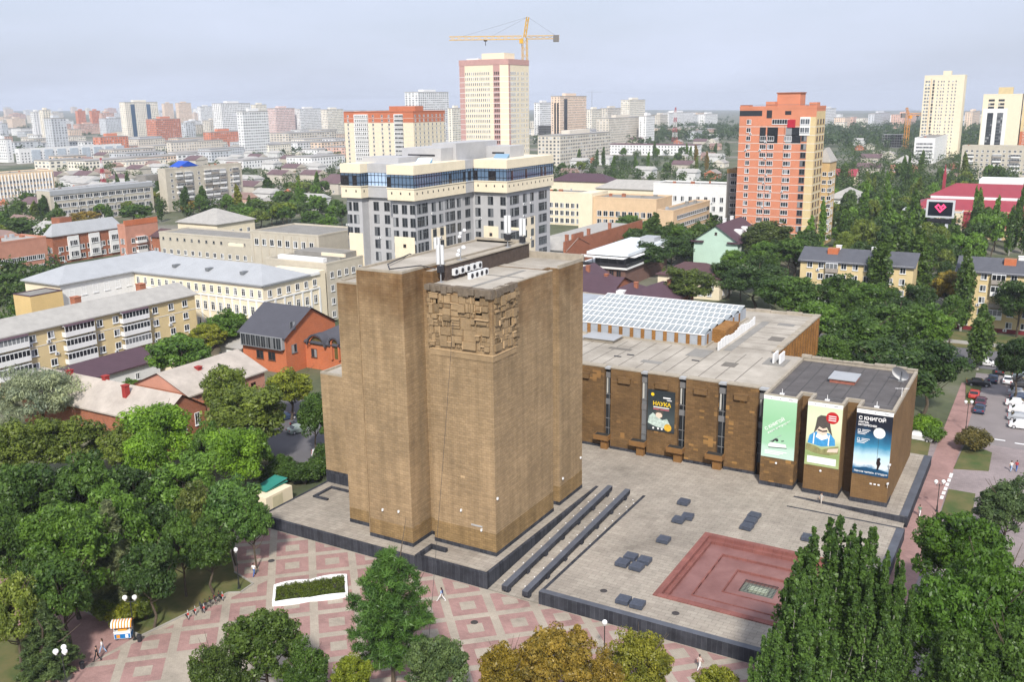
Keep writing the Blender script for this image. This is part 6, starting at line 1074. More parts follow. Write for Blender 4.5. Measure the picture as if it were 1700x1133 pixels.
for n_, reg, hh in ((40, (0, 570, 202, 226), (12, 28)), (44, (0, 570, 190, 202), (14, 42)), (20, (560, 900, 192, 215), (20, 40)), (24, (890, 1190, 194, 215), (12, 30)), (30, (1340, 1700, 196, 212), (10, 24)), (30, (400, 570, 222, 262), (8, 14)), (26, (100, 565, 250, 284), (7, 12)), (40, (0, 400, 218, 256), (8, 15)), (16, (890, 1200, 214, 232), (8, 14))):
    for px, py, g in scatter(n_, reg):
        w, d = random.uniform(16, 30), random.uniform(20, 60); h = random.uniform(*hh)
        ci = random.randrange(8); col = (WH, WH, CRM, GRY, BGE, BGE, PCH, PKB)[ci]; nmc = ('white', 'white', 'cream', 'grey', 'beige', 'beige', 'peach', 'pinkish')[ci]; tall = 'tower' if h > 24 else 'block'
        lb = f'{nmc} distant {tall} among many in the hazy far city' if py < 216 else f'{nmc} middling {tall} in the city below the skyline'
        far_block([g.x-w/2, g.x+w/2, g.y-d/2, g.y+d/2, h+ground_z(g.x, g.y)], col, lb, random.choice((0, 1, 1, 2)), lb)
for k in range(5):
    if first[k]:
        for ch in list(HOUSE[k].children): bpy.data.objects.remove(ch)
        bpy.data.objects.remove(HOUSE[k])
# ================================================================== TREES
m_leaf = leafmat('leaves'); m_bark = M('bark', (.09, .07, .05), .95, .3, 2); m_birch = M('pale bark', (.3, .29, .26), .95, .3, 2)
def leaf_mesh(name, cen, rad, nper, size, seed, sz=1.0, narrow=.55, nrm=.75, up=.25, shell=.62, droop=0, axis=None):
    """crown of leaf-sized faces: nper leaves on each clump (centre, radius); 'lv' holds light and dark clumps"""
    g = np.random.default_rng(seed); cen = np.asarray(cen, float); rad = np.asarray(rad, float); n = len(cen)
    idx = np.repeat(np.arange(n), nper); N_ = len(idx); d = g.normal(size=(N_, 3)); d /= np.linalg.norm(d, axis=1)[:, None]
    rr_ = rad[idx]*(shell+(1-shell)*g.random(N_)**.5)*(.85+.3*g.random(N_)); pos = cen[idx]+d*rr_[:, None]*np.array([1, 1, sz])
    nv = d*nrm+g.normal(size=(N_, 3))*.45+np.array([0, 0, up]); nv /= np.linalg.norm(nv, axis=1)[:, None]
    t = g.normal(size=(N_, 3)) if axis is None else g.normal(size=(N_, 3))*.35+axis(d)
    t -= nv*(t*nv).sum(1)[:, None]; t /= np.linalg.norm(t, axis=1)[:, None]+1e-9; b = np.cross(nv, t)
    s = size*(.45+1.1*g.random(N_)**1.5); t = t*s[:, None]; b = b*(s*narrow)[:, None]
    V = np.stack([pos-t, pos+b, pos+t, pos-b], 1).reshape(-1, 3)
    me = bpy.data.meshes.new(name); me.vertices.add(N_*4); me.vertices.foreach_set('co', V.ravel()); me.loops.add(N_*4); me.loops.foreach_set('vertex_index', np.arange(N_*4)); me.polygons.add(N_); me.polygons.foreach_set('loop_start', np.arange(N_)*4)
    cl = g.random(n); lv = np.clip(cl[idx]*.55+g.random(N_)*.45, 0, 1); at = me.attributes.new('lv', 'FLOAT', 'FACE'); at.data.foreach_set('value', lv.astype(np.float32))
    me.materials.append(m_leaf); me.update(calc_edges=True); return me
def trunk_mesh(h, r, seed, limbs=6, z0=.35, spread=.4, mat=None, lean=.04, tips=()):
    g = random.Random(seed); mb = MB(); p = Vector((0, 0, -.2)); pts = [p]
    for i in range(5): p = p+Vector((g.uniform(-lean, lean)*h, g.uniform(-lean, lean)*h, h*.75/5)); pts.append(p)
    for i in range(5): mb.tube(pts[i], pts[i+1], r*(1-i*.16), r*(1-(i+1)*.16), 7, 0, False)
    for k in range(limbs):
        i = g.uniform(z0*5, 4.8); a = pts[int(i)].lerp(pts[int(i)+1], i % 1); q = g.uniform(0, 6.28)+k*2.4; l_ = h*spread*g.uniform(.6, 1.0); e = a+Vector((math.cos(q)*l_*.8, math.sin(q)*l_*.8, l_*.75)); m_ = a.lerp(e, .5)+Vector((0, 0, -.04*h))
        mb.tube(a, m_, r*.42, r*.28, 5, 0, False); mb.tube(m_, e, r*.28, r*.08, 5, 0, False)
    for tp in tips:
        tp = Vector(tp); i = min(4.6, max(1.2, (tp.z*.62+.2)/(h*.75/5))); a = pts[int(i)].lerp(pts[int(i)+1], i % 1); m_ = a.lerp(tp, .5)+Vector((0, 0, -.03*h)); mb.tube(a, m_, r*.36, r*.24, 5, 0, False); mb.tube(m_, tp, r*.24, r*.07, 5, 0, False)
    return mb.mesh('trunk', mat or m_bark)
PROTO = {}     # kind -> (trunk mesh, crown mesh, height, crown radius, crown centre height / height)
def broad(kind, seed, ncl, nper, size, H=12., R=4.6, zc=.60, rzf=.40, sub=.25, lob=5, **kw):
    g = random.Random(seed); cen, rad = [], []; lobes = [(g.uniform(0, 6.28), g.uniform(-.5, .9), g.uniform(.85, 1.25)) for _ in range(lob)]
    while len(cen) < ncl:
        v = Vector((g.gauss(0, 1), g.gauss(0, 1), g.gauss(0, 1))).normalized(); q = math.atan2(v.y, v.x); k = .70
        for a, e, s in lobes: k = max(k, s*max(0, math.cos(q-a))*max(0, 1-abs(v.z-e)))
        if v.z < -.55: continue
        rr_ = R*k*(.45+.55*g.random()**.45); cen.append((v.x*rr_+g.gauss(0, .05*R), v.y*rr_+g.gauss(0, .05*R), zc*H+v.z*rr_*(rzf*H/R))); rad.append(R*sub*g.uniform(.7, 1.25))
    base = len(cen)
    for k in range(base//7):                     # loose sprays standing out of the crown
        c_ = Vector(cen[g.randrange(base)]); d_ = c_-Vector((0, 0, zc*H)); c_ = Vector((0, 0, zc*H))+d_*g.uniform(1.08, 1.22); cen.append(tuple(c_)); rad.append(R*sub*g.uniform(.35, .55))
    PROTO[kind] = (trunk_mesh(H, .24, seed, tips=[cen[g.randrange(base)] for _ in range(16)]), leaf_mesh('crown', cen, rad, nper, size, seed, .75, **kw), H, R, zc)
broad('b1', 1, 95, 160, .22, sub=.22); broad('b2', 2, 88, 165, .22, R=4.9, zc=.58, sub=.22); broad('b3', 3, 110, 140, .21, sub=.19); broad('b4', 7, 90, 150, .22, R=4.4, zc=.62, rzf=.37, sub=.21)
broad('maple', 4, 70, 260, .20, sub=.30, R=4.6); broad('m1', 5, 46, 75, .42, R=4.7); broad('m2', 6, 40, 80, .44, R=4.8, zc=.58); broad('m3', 8, 52, 66, .40, R=4.4, sub=.28)
broad('hq1', 21, 150, 170, .165, sub=.17, lob=6); broad('hq2', 22, 140, 180, .165, sub=.18, lob=7, R=4.8)
broad('bush', 9, 40, 160, .12, H=3.2, R=2.0, zc=.5, rzf=.42, sub=.3)
broad('willow', 10, 120, 170, .22, R=5.2, zc=.56, rzf=.44, sub=.22, narrow=.22, axis=lambda d: np.stack([d[:, 0]*.3, d[:, 1]*.3, -np.ones(len(d))], 1))
def poplar(kind, seed, H, R, nlead, nper, size, sub):
    g = random.Random(seed); cen, rad = [], []
    for k in range(nlead):
        q = g.uniform(0, 6.28); r0 = R*math.sqrt(g.random())*.75; top = H*(1-.30*(r0/R)**1.2*g.uniform(.6, 1.3)); z = H*.13+g.uniform(0, .1)*H; lx, ly = math.cos(q)*r0, math.sin(q)*r0
        while z < top:
            f = (z/H); w = math.sin(min(1, (f+.06)*1.1)*math.pi)**.55 if f < .9 else .55; sp_ = (.55+.45*min(1, f*2.2))
            cen.append((lx*sp_*w+g.gauss(0, .12*R), ly*sp_*w+g.gauss(0, .12*R), z)); rad.append(R*sub*(1.15-.75*max(0, (z-top*.62)/(top*.38)))); z += R*sub*1.15
    PROTO[kind] = (trunk_mesh(H, .3, seed, 5, .1, .12, m_birch, .008), leaf_mesh('crown', cen, rad, nper, size, seed, 1.7, .7, .55, .1, .4), H, R, .55)
poplar('pop1', 31, 20, 2.6, 7, 70, .30, .36); poplar('pop2', 32, 18, 2.2, 5, 80, .30, .40); poplar('popm', 33, 18, 2.3, 5, 34, .46, .42)
def plume_poplar(kind, seed, H, R, nlead, nper, size):
    # many upright leaders, each a tapering plume with its own tip and pale stem
    stems = MB()
    g = random.Random(seed); cen, rad = [], []
    for k in range(nlead):
        q = g.uniform(0, 6.28); r0 = R*math.sqrt((k+.5)/nlead)*g.uniform(.85, 1.1); top = H*(1.02-.42*(r0/R)**1.5*g.uniform(.6, 1.25)); z = H*.12+H*.14*g.random(); wmax = R*g.uniform(.15, .24); pts_ = []
        while z < top:
            f = (z/top); sp_ = min(1, .25+1.1*f); wr = wmax*(math.sin(math.pi*min(.98, .2+.79*f))**.8+.07); bx = math.cos(q)*r0*sp_; by = math.sin(q)*r0*sp_
            for _ in range(2): cen.append((bx+g.gauss(0, wr*.55), by+g.gauss(0, wr*.55), z+g.gauss(0, .2))); rad.append(wr*g.uniform(.7, 1.1))
            pts_.append((bx, by, z)); z += max(.35, wr*1.1)
        stems.path(pts_[::2], .045, 4) if len(pts_) > 3 else None
    stems.tube((0, 0, -.2), (0, 0, H*.4), .3, .15, 8); PROTO[kind] = (stems.mesh('trunk', m_birch), leaf_mesh('crown', cen, rad, nper, size, seed, 1.6, .7, .45, .15, .2), H, R, .55)
plume_poplar('pophq', 34, 21, 4.3, 30, 52, .15); plume_poplar('pophq2', 35, 20, 3.6, 22, 54, .15)
def conifer(kind, seed, H, R, lv, nper, size, pine):
    g = random.Random(seed); cen, rad = [], []
    for i in range(lv):
        f = i/(lv-1); z = H*(.12+.86*f) if not pine else H*(.2+.78*f); w = R*((1-f)**.8+.06) if not pine else R*(math.sin((.22+.74*f)*math.pi)**.7*.75+.3*(1-f))
        nb = max(3, int(9*(1-f*.6)))
        for k in range(nb):
            q = 6.28*k/nb+i*1.3+g.uniform(-.3, .3); wl = w*g.uniform(.75, 1.12)
            for s in ([.35, .6, .85, 1.0] if w > 1 else [.5, 1]): cen.append((math.cos(q)*wl*s, math.sin(q)*wl*s, z+(wl*s*(.28 if pine else -.22))+g.gauss(0, .1))); rad.append((.62 if pine else .5)*(1.1-.35*s))
    PROTO[kind] = (trunk_mesh(H*1.25, .22, seed, 2), leaf_mesh('crown', cen, rad, nper, size, seed, .75, .14 if pine else .2, .3, .2, .2, axis=lambda d: d*(.9 if pine else .7)+np.array([0, 0, .35 if pine else -.1])), H, R, .5)
conifer('pine', 41, 12, 3.6, 15, 120, .26, True); conifer('spruce', 42, 12, 2.7, 22, 70, .24, False)
def place(pos, h, r, kind, col, label, group, name=None, turn=None):
    tm, cm, H, R, zc = PROTO[kind]; nm = name or ('poplar_tree' if kind.startswith('pop') else 'pine_tree' if kind == 'pine' else 'spruce_tree' if kind == 'spruce' else 'willow_tree' if kind == 'willow' else 'shrub' if kind == 'bush' else 'broadleaf_tree')
    t = thing(nm, label, 'shrub' if kind == 'bush' else 'tree', (pos[0], pos[1], 0), 0, group); rz = random.uniform(0, 6.28) if turn is None else turn
    for n_, me in (('trunk', tm), ('crown', cm)):
        o = put(n_, me, t, (0, 0, 0), rz); o.scale = (r/R, r/R, h/H)
        if n_ == 'crown': j = random.uniform(.86, 1.14)*1.5; o.color = (col[0]*j, col[1]*j, col[2]*j, 1)
    return t
def T(cx, cy, rpx, h, kind, col, label, group=None, name=None):
    zc = PROTO[kind][4]; p = gp(cx, cy, h*zc); place(p, h, rpx*depth(p)/FPX, kind, col, label, group, name)
DK, MD, BR, OL, YG, GG, AU, SI, DG = (.042, .080, .019), (.064, .122, .023), (.095, .175, .021), (.082, .112, .025), (.130, .145, .022), (.060, .092, .042), (.135, .10, .024), (.17, .20, .16), (.028, .054, .017)
# park on the left
PK = 'park trees left of the podium'
T(62, 655, 82, 13, 'willow', SI, 'silver-leaved willow beside the purple garage roof')
for cx, cy, r, h, k, c, lab in ((120, 735, 62, 12, 'b2', OL, 'olive green tree below the old brick building'), (30, 745, 58, 12, 'b1', OL, 'olive tree at the foot of the silver willow'), (205, 745, 45, 11, 'b3', OL, 'small olive tree between the maple and the silver willow'),
 (265, 718, 58, 13, 'maple', BR, 'bright green maple in front of the old brick wall'), (240, 760, 42, 11, 'maple', BR, 'smaller bright maple under the tall bright maple'), (396, 758, 48, 12, 'maple', BR, 'bright green rounded maple near the kiosk'), (345, 745, 36, 11, 'b3', MD, 'dark tree between the two bright maples'),
 (45, 830, 70, 14, 'b1', DK, 'deep green tree at the edge of the park thicket'), (140, 820, 74, 14, 'b3', DK, 'broad deep green tree in the middle of the park thicket'), (300, 815, 66, 12, 'b2', MD, 'mid green tree in front of the bright maples'), (385, 850, 58, 12, 'b1', (.055, .11, .03), 'fresh green tree leaning over the pink paving'), (215, 820, 52, 12, 'b4', DG, 'very dark tree behind the spruce'),
 (115, 905, 82, 15, 'hq1', MD, 'large spreading green tree over the bare earth'), (20, 910, 55, 13, 'b2', DK, 'dark tree at the outer rim of the thicket'), (348, 912, 50, 9.5, 'hq2', DK, 'compact dark chestnut tree above the parked bicycles'), (265, 880, 45, 11, 'b4', DG, 'shadowed tree between spreading tree and chestnut'),
 (245, 955, 52, 11, 'b2', DG, 'dark tree overhanging the lawn beside the spruce'), (100, 985, 60, 12, 'b1', DK, 'dark tree over the pink park path'), (300, 905, 42, 11, 'b3', DK, 'dark green tree behind the chestnut'), (200, 880, 60, 14, 'b2', MD, 'mid green tree towering behind the spruce'), (25, 850, 50, 13, 'b3', DK, 'dark tree above the rim of the thicket'), (420, 870, 34, 10, 'b3', (.055, .11, .03), 'fresh green tree beside the kiosk corner'),
 (22, 1015, 56, 12, 'hq2', (.10, .13, .03), 'yellow green tree beside the park path'), (75, 1062, 46, 8, 'spruce', GG, 'grey green spruce at the corner of the lawn'), (330, 850, 40, 11, 'b3', (.075, .095, .03), 'pale olive tree above the chestnut'), (60, 980, 40, 11, 'b1', DK, 'dark tree above the grey green spruce')): T(cx, cy, r, h, k, c, lab)
T(188, 925, 44, 13, 'spruce', (.10, .12, .075), 'tall pale spruce standing in the park thicket')
for cx, cy, r, h, lab in ((205, 1020, 30, 3, 'yellow green shrub behind the striped cart'), (170, 1010, 26, 3, 'shrub under the tall pale spruce'), (240, 1010, 24, 2.8, 'shrub beside the twin-globe lamp')): T(cx, cy, r, h, 'bush', YG if 'yellow' in lab else OL, lab)
for cx, cy, r, h, k, c, lab in ((410, 690, 72, 14, 'b2', OL, 'olive tree in front of the orange villa'), (375, 650, 46, 13, 'b1', OL, 'olive tree against the old brick gable'), (480, 645, 46, 10, 'b3', (.11, .13, .02), 'yellow green tree in front of the arched dormer'), (522, 690, 34, 11, 'b1', DK, 'dark slim tree beside the tower wall'), (418, 742, 34, 10, 'b4', MD, 'green tree over the rear yard kerb'),
 (300, 590, 62, 12, 'b1', MD, 'green tree in front of the yellow house'), (375, 545, 46, 11, 'b3', MD, 'green tree below the school pilasters'), (345, 560, 36, 10, 'b4', YG, 'yellow-flowered tree beside the white outbuilding'), (215, 645, 22, 5, 'b3', MD, 'small tree on the purple roof edge')): T(cx, cy, r, h, k, c, lab)
for cx, cy, r in ((452, 790, 26), (478, 782, 28), (505, 785, 30), (530, 772, 30), (540, 752, 24), (470, 770, 24)): T(cx, cy, r, 3.6, 'bush', DK, 'dark hedge shrub between the rear yard and the podium', 'hedge shrubs behind the podium')
# foreground row
for cx, cy, r, h, k, c, lab in ((438, 1072, 72, 11, 'hq1', (.048, .080, .020), 'dark green tree in front of the flower bed'), (355, 1128, 52, 10, 'hq2', (.05, .08, .022), 'green tree on the ring path'), (512, 1122, 46, 9, 'hq2', DK, 'low dark tree left of the pine'), (585, 1130, 38, 8, 'hq1', (.12, .15, .02), 'yellow green young tree at the foot of the pine'),
 (728, 1112, 58, 10, 'hq1', GG, 'grey green tree right of the pine'), (835, 1122, 52, 9, 'hq2', (.15, .115, .022), 'ochre tree turning to autumn'), (922, 1102, 70, 11, 'hq1', AU, 'orange brown autumn tree in front of the podium corner'), (1062, 1108, 62, 10, 'hq2', (.115, .12, .022), 'half-turned yellow green tree by the single-globe lamp'), (1005, 1140, 44, 9, 'hq2', AU, 'low rusty tree between the autumn trees'), (1190, 1150, 45, 8, 'hq1', YG, 'yellow green treetop below the terrace wall')): T(cx, cy, r, h, k, c, lab)
T(648, 1030, 66, 14, 'pine', (.050, .104, .028), 'tall bright green pine in front of the tower podium')
# poplars and dense trees at the right
def P(tx, ty, h, rpx, kind, col, lab, group=None): p = gp(tx, ty, h); place(p, h, rpx*depth((p.x, p.y, h*.6))/FPX, kind, col, lab, group)
for tx, ty, h, r, k, lab in ((1390, 862, 21, 88, 'pophq', 'tall dense poplar with several leaders in front of the fountain'), (1444, 872, 21, 68, 'pophq2', 'poplar beside the many-leadered one, by the terrace corner'), (1335, 950, 18, 62, 'pophq2', 'shorter poplar overhanging the fountain rim'), (1292, 1030, 14, 44, 'pophq2', 'young poplar in front of the front terrace wall'), (1486, 912, 19, 48, 'pophq2', 'poplar with glossy leaves beside the dense green trees')): P(tx, ty, h, r*.92, k, (.048, .092, .025), lab)
for cx, cy, r, h, k, c, lab in ((1598, 922, 84, 15, 'hq1', (.046, .096, .015), 'large bright green tree beside the red paving walk'), (1640, 1010, 95, 17, 'hq2', (.043, .092, .014), 'huge rounded green tree behind the poplars'), (1575, 1040, 84, 16, 'hq1', (.04, .085, .015), 'green tree tucked behind the glossy poplar'), (1672, 845, 58, 11, 'hq2', (.042, .068, .032), 'grey green tree beside the lawn island'), (1690, 1120, 80, 15, 'hq2', DK, 'dark tree under the huge rounded tree'), (1590, 1130, 70, 14, 'hq1', DK, 'shadowed tree under the green poplar neighbours')): T(cx, cy, r, h, k, c, lab)
T(1617, 728, 34, 4.2, 'bush', (.085, .075, .03), 'rounded brownish shrub on the lawn island', None); T(1535, 705, 30, 4, 'bush', BR, 'bright shrub behind the entrance block'); T(1550, 720, 22, 3, 'bush', MD, 'low shrub beside the white car')
# behind the library
for cx, cy, r, h, k, c, lab in ((1146, 472, 46, 13, 'b2', (.06, .085, .025), 'olive tree between the purple roofs and the cream house'), (1210, 455, 34, 12, 'b1', DK, 'dark tree at the corner of the cream house'), (1075, 425, 40, 12, 'b3', DG, 'dark tree behind the restaurant roof'), (1115, 415, 38, 12, 'b2', DG, 'dark tree between restaurant and mint house'),
 (1272, 395, 48, 17, 'b1', (.05, .07, .025), 'tall tree hiding the foot of the terracotta tower'), (1320, 420, 46, 15, 'b3', DK, 'dark tree right of the mint house'), (1250, 470, 56, 14, 'b2', DG, 'dark round tree behind the library wing'), (1310, 490, 58, 14, 'b1', DK, 'deep green tree behind the ribbed wing wall'), (1360, 530, 52, 13, 'b4', MD, 'green tree beyond the entrance block'), (1480, 625, 88, 15, 'b2', DG, 'big dark spreading tree behind the entrance block'), (1540, 610, 62, 15, 'b1', DG, 'big dark tree overhanging the parking court'), (1420, 560, 60, 14, 'b3', DK, 'deep green tree behind the tar roof'), (1380, 590, 42, 12, 'b1', DK, 'dark tree beside the roof hatch house'), (1480, 540, 55, 14, 'b2', DK, 'dark roadside tree in front of the yellow houses'), (1545, 545, 42, 14, 'b3', MD, 'green roadside tree by the lane markings'),
 (1400, 490, 50, 14, 'b3', DK, 'dark tree against the end of the yellow house'), (1578, 475, 36, 13, 'b4', (.16, .13, .03), 'ochre yellow tree between the two yellow houses'), (1690, 600, 40, 13, 'b1', DG, 'dark tree at the edge of the parking court'), (1695, 500, 45, 15, 'b2', DG, 'dark tree before the long yellow house'), (1440, 500, 44, 13, 'b1', MD, 'green tree below the white balconies')): T(cx, cy, r, h, k, c, lab)
for tx, ty, h, r, k, lab in ((1470, 378, 24, 25, 'pop1', 'tall poplar in front of the first yellow house'), (1500, 352, 26, 22, 'pop2', 'pale-stemmed poplar behind the first yellow house'), (1530, 365, 25, 24, 'pop1', 'poplar left of the ochre tree'), (1610, 400, 22, 18, 'pop2', 'slim poplar at the gap between the yellow houses'), (1635, 497, 15, 20, 'pop2', 'dense short poplar beside the main road'), (921, 310, 17, 14, 'pop2', 'single dark poplar beside the grey residential tower'), (1088, 348, 16, 18, 'pop1', 'poplar in front of the peach office wing')): P(tx, ty, h, r, k, (.05, .088, .024), lab)
# ---- single trees of the middle distance that stand out
for cx, cy, r, h, k, c, lab in ((138, 362, 26, 9, 'm1', AU, 'rusty tree in front of the grey office slab'), (222, 352, 30, 11, 'm2', DK, 'dark round tree at the end of the grey office slab'), (317, 342, 16, 9, 'm3', AU, 'rusty tree between the two poplars at the beige slab'), (470, 350, 27, 12, 'm1', (.10, .14, .02), 'bright yellow green round tree before the grey tower'), (500, 312, 24, 11, 'm2', OL, 'olive tree beyond the bright round tree'), (338, 386, 25, 12, 'b1', MD, 'round green tree at the cream hip-roofed house'), (150, 372, 24, 9, 'm3', (.12, .10, .03), 'ochre tree beside the rusty one'),
 (18, 470, 32, 9, 'b2', DK, 'dark tree by the school annex'), (48, 520, 30, 9, 'b1', MD, 'green tree before the ochre annex'), (12, 545, 28, 8, 'b3', DK, 'dark tree at the end of the yellow house'), (30, 375, 34, 11, 'm2', DK, 'dark tree beside the pink house'), (1045, 372, 24, 11, 'b1', (.06, .11, .03), 'green tree before the peach offices'), (545, 372, 20, 9, 'm1', MD, 'green tree at the left foot of the grey tower'), (520, 362, 22, 10, 'm2', DK, 'dark tree behind the institute roof'), (430, 360, 22, 9, 'm3', OL, 'olive tree behind the plain institute block'), (395, 352, 20, 9, 'm1', DK, 'dark tree between beige slab and cream house')): T(cx, cy, r, h, k, c, lab)
for tx, ty, h, r, lab in ((70, 320, 16, 11, 'poplar at the corner of the grey office slab'), (178, 335, 13, 7, 'slim poplar in front of the grey office slab'), (306, 305, 17, 10, 'left-standing poplar before the beige slab'), (334, 304, 17, 9, 'second poplar before the beige slab'), (443, 290, 16, 11, 'dark poplar between the garden houses')): P(tx, ty, h, r, 'pop1', (.042, .08, .024), lab)
# ---- scattered trees of the middle distance
def wood(n, reg, kinds, cols, hh, lab, rr_=(3.2, 5.2), pad=1.5, sep=4.5):
    x0, x1, y0, y1 = reg; k = 0; pts = []
    for _ in range(n*30):
        px, py = random.uniform(x0, x1), random.uniform(y0, y1); g = gp(px, py)
        if blocked(g.x, g.y, pad) or any(abs(g.x-a)+abs(g.y-b) < sep for a, b in pts): continue
        pts.append((g.x, g.y)); kd = random.choice(kinds); h = random.uniform(*hh); r = random.uniform(*rr_)
        if kd.startswith('pop'): r *= .5; h *= 1.45
        c_ = random.choice(cols); lb = (CN_[c_]+' '+('slim poplar' if kd.startswith('pop') else 'leafy tree')+' '+lab); place(g, h, r, kd, c_, lb, lb); k += 1
        if k >= n: break
CN_ = {DK: 'dark green', MD: 'mid green', OL: 'olive green', (.06, .10, .03): 'fresh green', (.05, .085, .03): 'soft green', YG: 'yellow green', AU: 'rusty', DG: 'very dark'}
GR = [DK, MD, MD, OL, (.06, .10, .03), (.05, .085, .03)]
wood(46, (100, 570, 322, 372), ('m1', 'm2', 'm3', 'popm'), GR+[YG], (8, 13), 'in the garden quarter by the grey office slab')
wood(14, (0, 100, 345, 410), ('m1', 'm2', 'popm'), GR, (8, 12), 'by the pink and brick houses')
wood(26, (905, 1200, 262, 296), ('m1', 'm2', 'popm', 'popm'), GR+[AU], (8, 13), 'in the belt behind the offices')
wood(75, (1375, 1660, 310, 410), ('m1', 'm2', 'm3', 'popm'), GR+[DG], (11, 17), 'in the wooded quarter beside the mall')
wood(14, (1600, 1700, 385, 430), ('popm', 'm1', 'popm'), [DK, MD], (13, 17), 'in the row before the crimson mall roof', (3, 4.4))
wood(40, (1340, 1620, 400, 475), ('b1', 'm2', 'm1', 'popm'), [DK, MD, OL, DG], (10, 15), 'behind the yellow five-storey houses')
wood(16, (1215, 1350, 425, 520), ('b1', 'b3', 'm2'), [DG, DK, MD], (10, 14), 'behind the library wing roof', pad=3)
wood(18, (1370, 1600, 500, 610), ('b1', 'b2', 'b3'), [DG, DK], (10, 13), 'along the road behind the entrance block', pad=2.5)
wood(14, (1030, 1200, 385, 440), ('b1', 'm2', 'b3'), [DG, DK, MD], (9, 12), 'in the garden behind the restaurant', pad=2)
wood(18, (400, 570, 335, 378), ('m2', 'm1'), GR, (8, 11), 'at the foot of the grey residential tower')
# ---- far woodland that reads as one mass
def woodland(name, regs, lab_seed, lab, nper=22, ls=1.25, col=(.042, .078, .024)):
    g = np.random.default_rng(lab_seed); cen, rad = [], []
    for n, (x0, x1, y0, y1), hh in regs:
        for _ in range(n):
            p = gp(g.uniform(x0, x1), g.uniform(y0, y1)); z0 = ground_z(p.x, p.y)
            if blocked(p.x, p.y, 1): continue
            h = g.uniform(*hh); r = h*.42
            for k in range(3): cen.append((p.x+g.normal()*r*.5, p.y+g.normal()*r*.5, z0+h*.55+g.normal()*r*.35)); rad.append(r*g.uniform(.6, .9))
    me = leaf_mesh(name, cen, rad, nper, ls, lab_seed, .9, .7); o = put(name, me, None, (0, 0, 0), 0, col); stuff(o); tag(o, lab, 'woodland')
woodland('woodland', ((420, (1090, 1340, 212, 236), (10, 17)), (620, (1350, 1700, 206, 246), (10, 17)), (160, (890, 1100, 215, 245), (9, 14)), (200, (0, 570, 222, 262), (7, 11)), (150, (0, 900, 198, 222), (7, 12)), (140, (900, 1700, 194, 206), (10, 16))), 77, 'far dark green woodland and street trees reading as one mass')
woodland('garden_woodland', ((420, (1365, 1680, 246, 400), (9, 14)), (260, (100, 570, 262, 365), (6, 10)), (80, (0, 110, 320, 410), (7, 11)), (160, (895, 1210, 245, 318), (6, 10)), (70, (1040, 1200, 395, 440), (7, 10)), (60, (0, 90, 430, 560), (6, 9))), 78, 'garden and street trees of the middle city merging into one mass', 60, .55, (.05, .088, .024))

# ================================================================== STREET FURNITURE, PEOPLE, CARS
fb = thing('flower_bed', 'white flower bed shaped like an open book, filled with low green plants', 'flower bed', (0, 0, 0)); q = [gp(452, 1008), gp(578, 992), gp(576, 959), gp(455, 977)]; fb.location = sum(q, Vector())/4; q = [p-fb.location for p in q]
def bed_wall(a, b, wave):
    mb = MB(); n = 24; d = (b-a).normalized(); nr = Vector((d.y, -d.x, 0)); pr = []
    for i in range(n+1):
        t = i/n; p = a.lerp(b, t); s = .28*math.sin(math.pi*((t*2) % 1 if t < 1 else 1))**.8 if wave else 0; pr.append((p+nr*(s*.8), p-nr*.3+nr*(s*.2), .42+s*.45))
    for (p0, q0, h0), (p1, q1, h1) in zip(pr, pr[1:]):
        P_ = [(p0.x, p0.y, 0), (p1.x, p1.y, 0), (p1.x, p1.y, h1), (p0.x, p0.y, h0)]; mb.quad(P_); mb.quad([(p0.x, p0.y, h0), (p1.x, p1.y, h1), (q1.x, q1.y, h1), (q0.x, q0.y, h0)]); mb.quad([(q1.x, q1.y, 0), (q0.x, q0.y, 0), (q0.x, q0.y, h0), (q1.x, q1.y, h1)])
    mb.build('page_wall', m_bedw, fb)
m_bedw = M('bed white paint', (.8, .8, .8), .6, .06, 1)
bed_wall(q[0], q[1], True); bed_wall(q[1], q[2], False); bed_wall(q[2], q[3], True); bed_wall(q[3], q[0], False)
MB().quad([(p.x*.95, p.y*.95, .25) for p in q]).build('soil', m_soil, fb)
gcen, grad_ = [], []
for i in range(420):
    u, v = random.random(), random.random(); p = (q[0].lerp(q[1], u*.92+.04)).lerp(q[3].lerp(q[2], u*.92+.04), v*.86+.07); gcen.append((p.x, p.y, .35+random.random()*.12)); grad_.append(.22)
o = put('bedding_plants', leaf_mesh('bedding_plants', gcen, grad_, 45, .06, 88), fb, (0, 0, 0), 0, (.085, .12, .018)); stuff(o)
# lamps
def lamp(pos, h, globes, lab, rz=0):
    t = thing('street_lamp', lab, 'street lamp', (pos[0], pos[1], pos[2] if len(pos) > 2 else 0), rz); MB().tube((0, 0, 0), (0, 0, .9), .13, .1, 8).tube((0, 0, .9), (0, 0, h-.3), .06, .05, 8).tube((0, 0, 0), (0, 0, .12), .24, .2, 8).build('pole', M('lamp post black', (.025, .028, .027), .5), t)
    offs = {1: [(0, 0)], 2: [(-.5, 0), (.5, 0)], 3: [(.5, 0), (-.25, .43), (-.25, -.43)]}[globes]
    for x, y in offs:
        if globes > 1: MB().path([(0, 0, h-.5), (x*.7, y*.7, h-.55), (x, y, h-.3)], .035).build('arm', m_dark, t)
        MB().ball((x, y, h), .27, 0, 16, 10).tube((x, y, h-.33), (x, y, h-.22), .12, .14, 8).build('globe', M('opal globe', (.85, .86, .87), .25, .02), t, smooth=True)
lamp(gp(397, 978), 5.0, 1, 'black lamp post with one white globe at the lawn corner'); lamp(gp(224, 1063), 5.0, 2, 'black lamp post with two white globes beside the striped cart', .6)
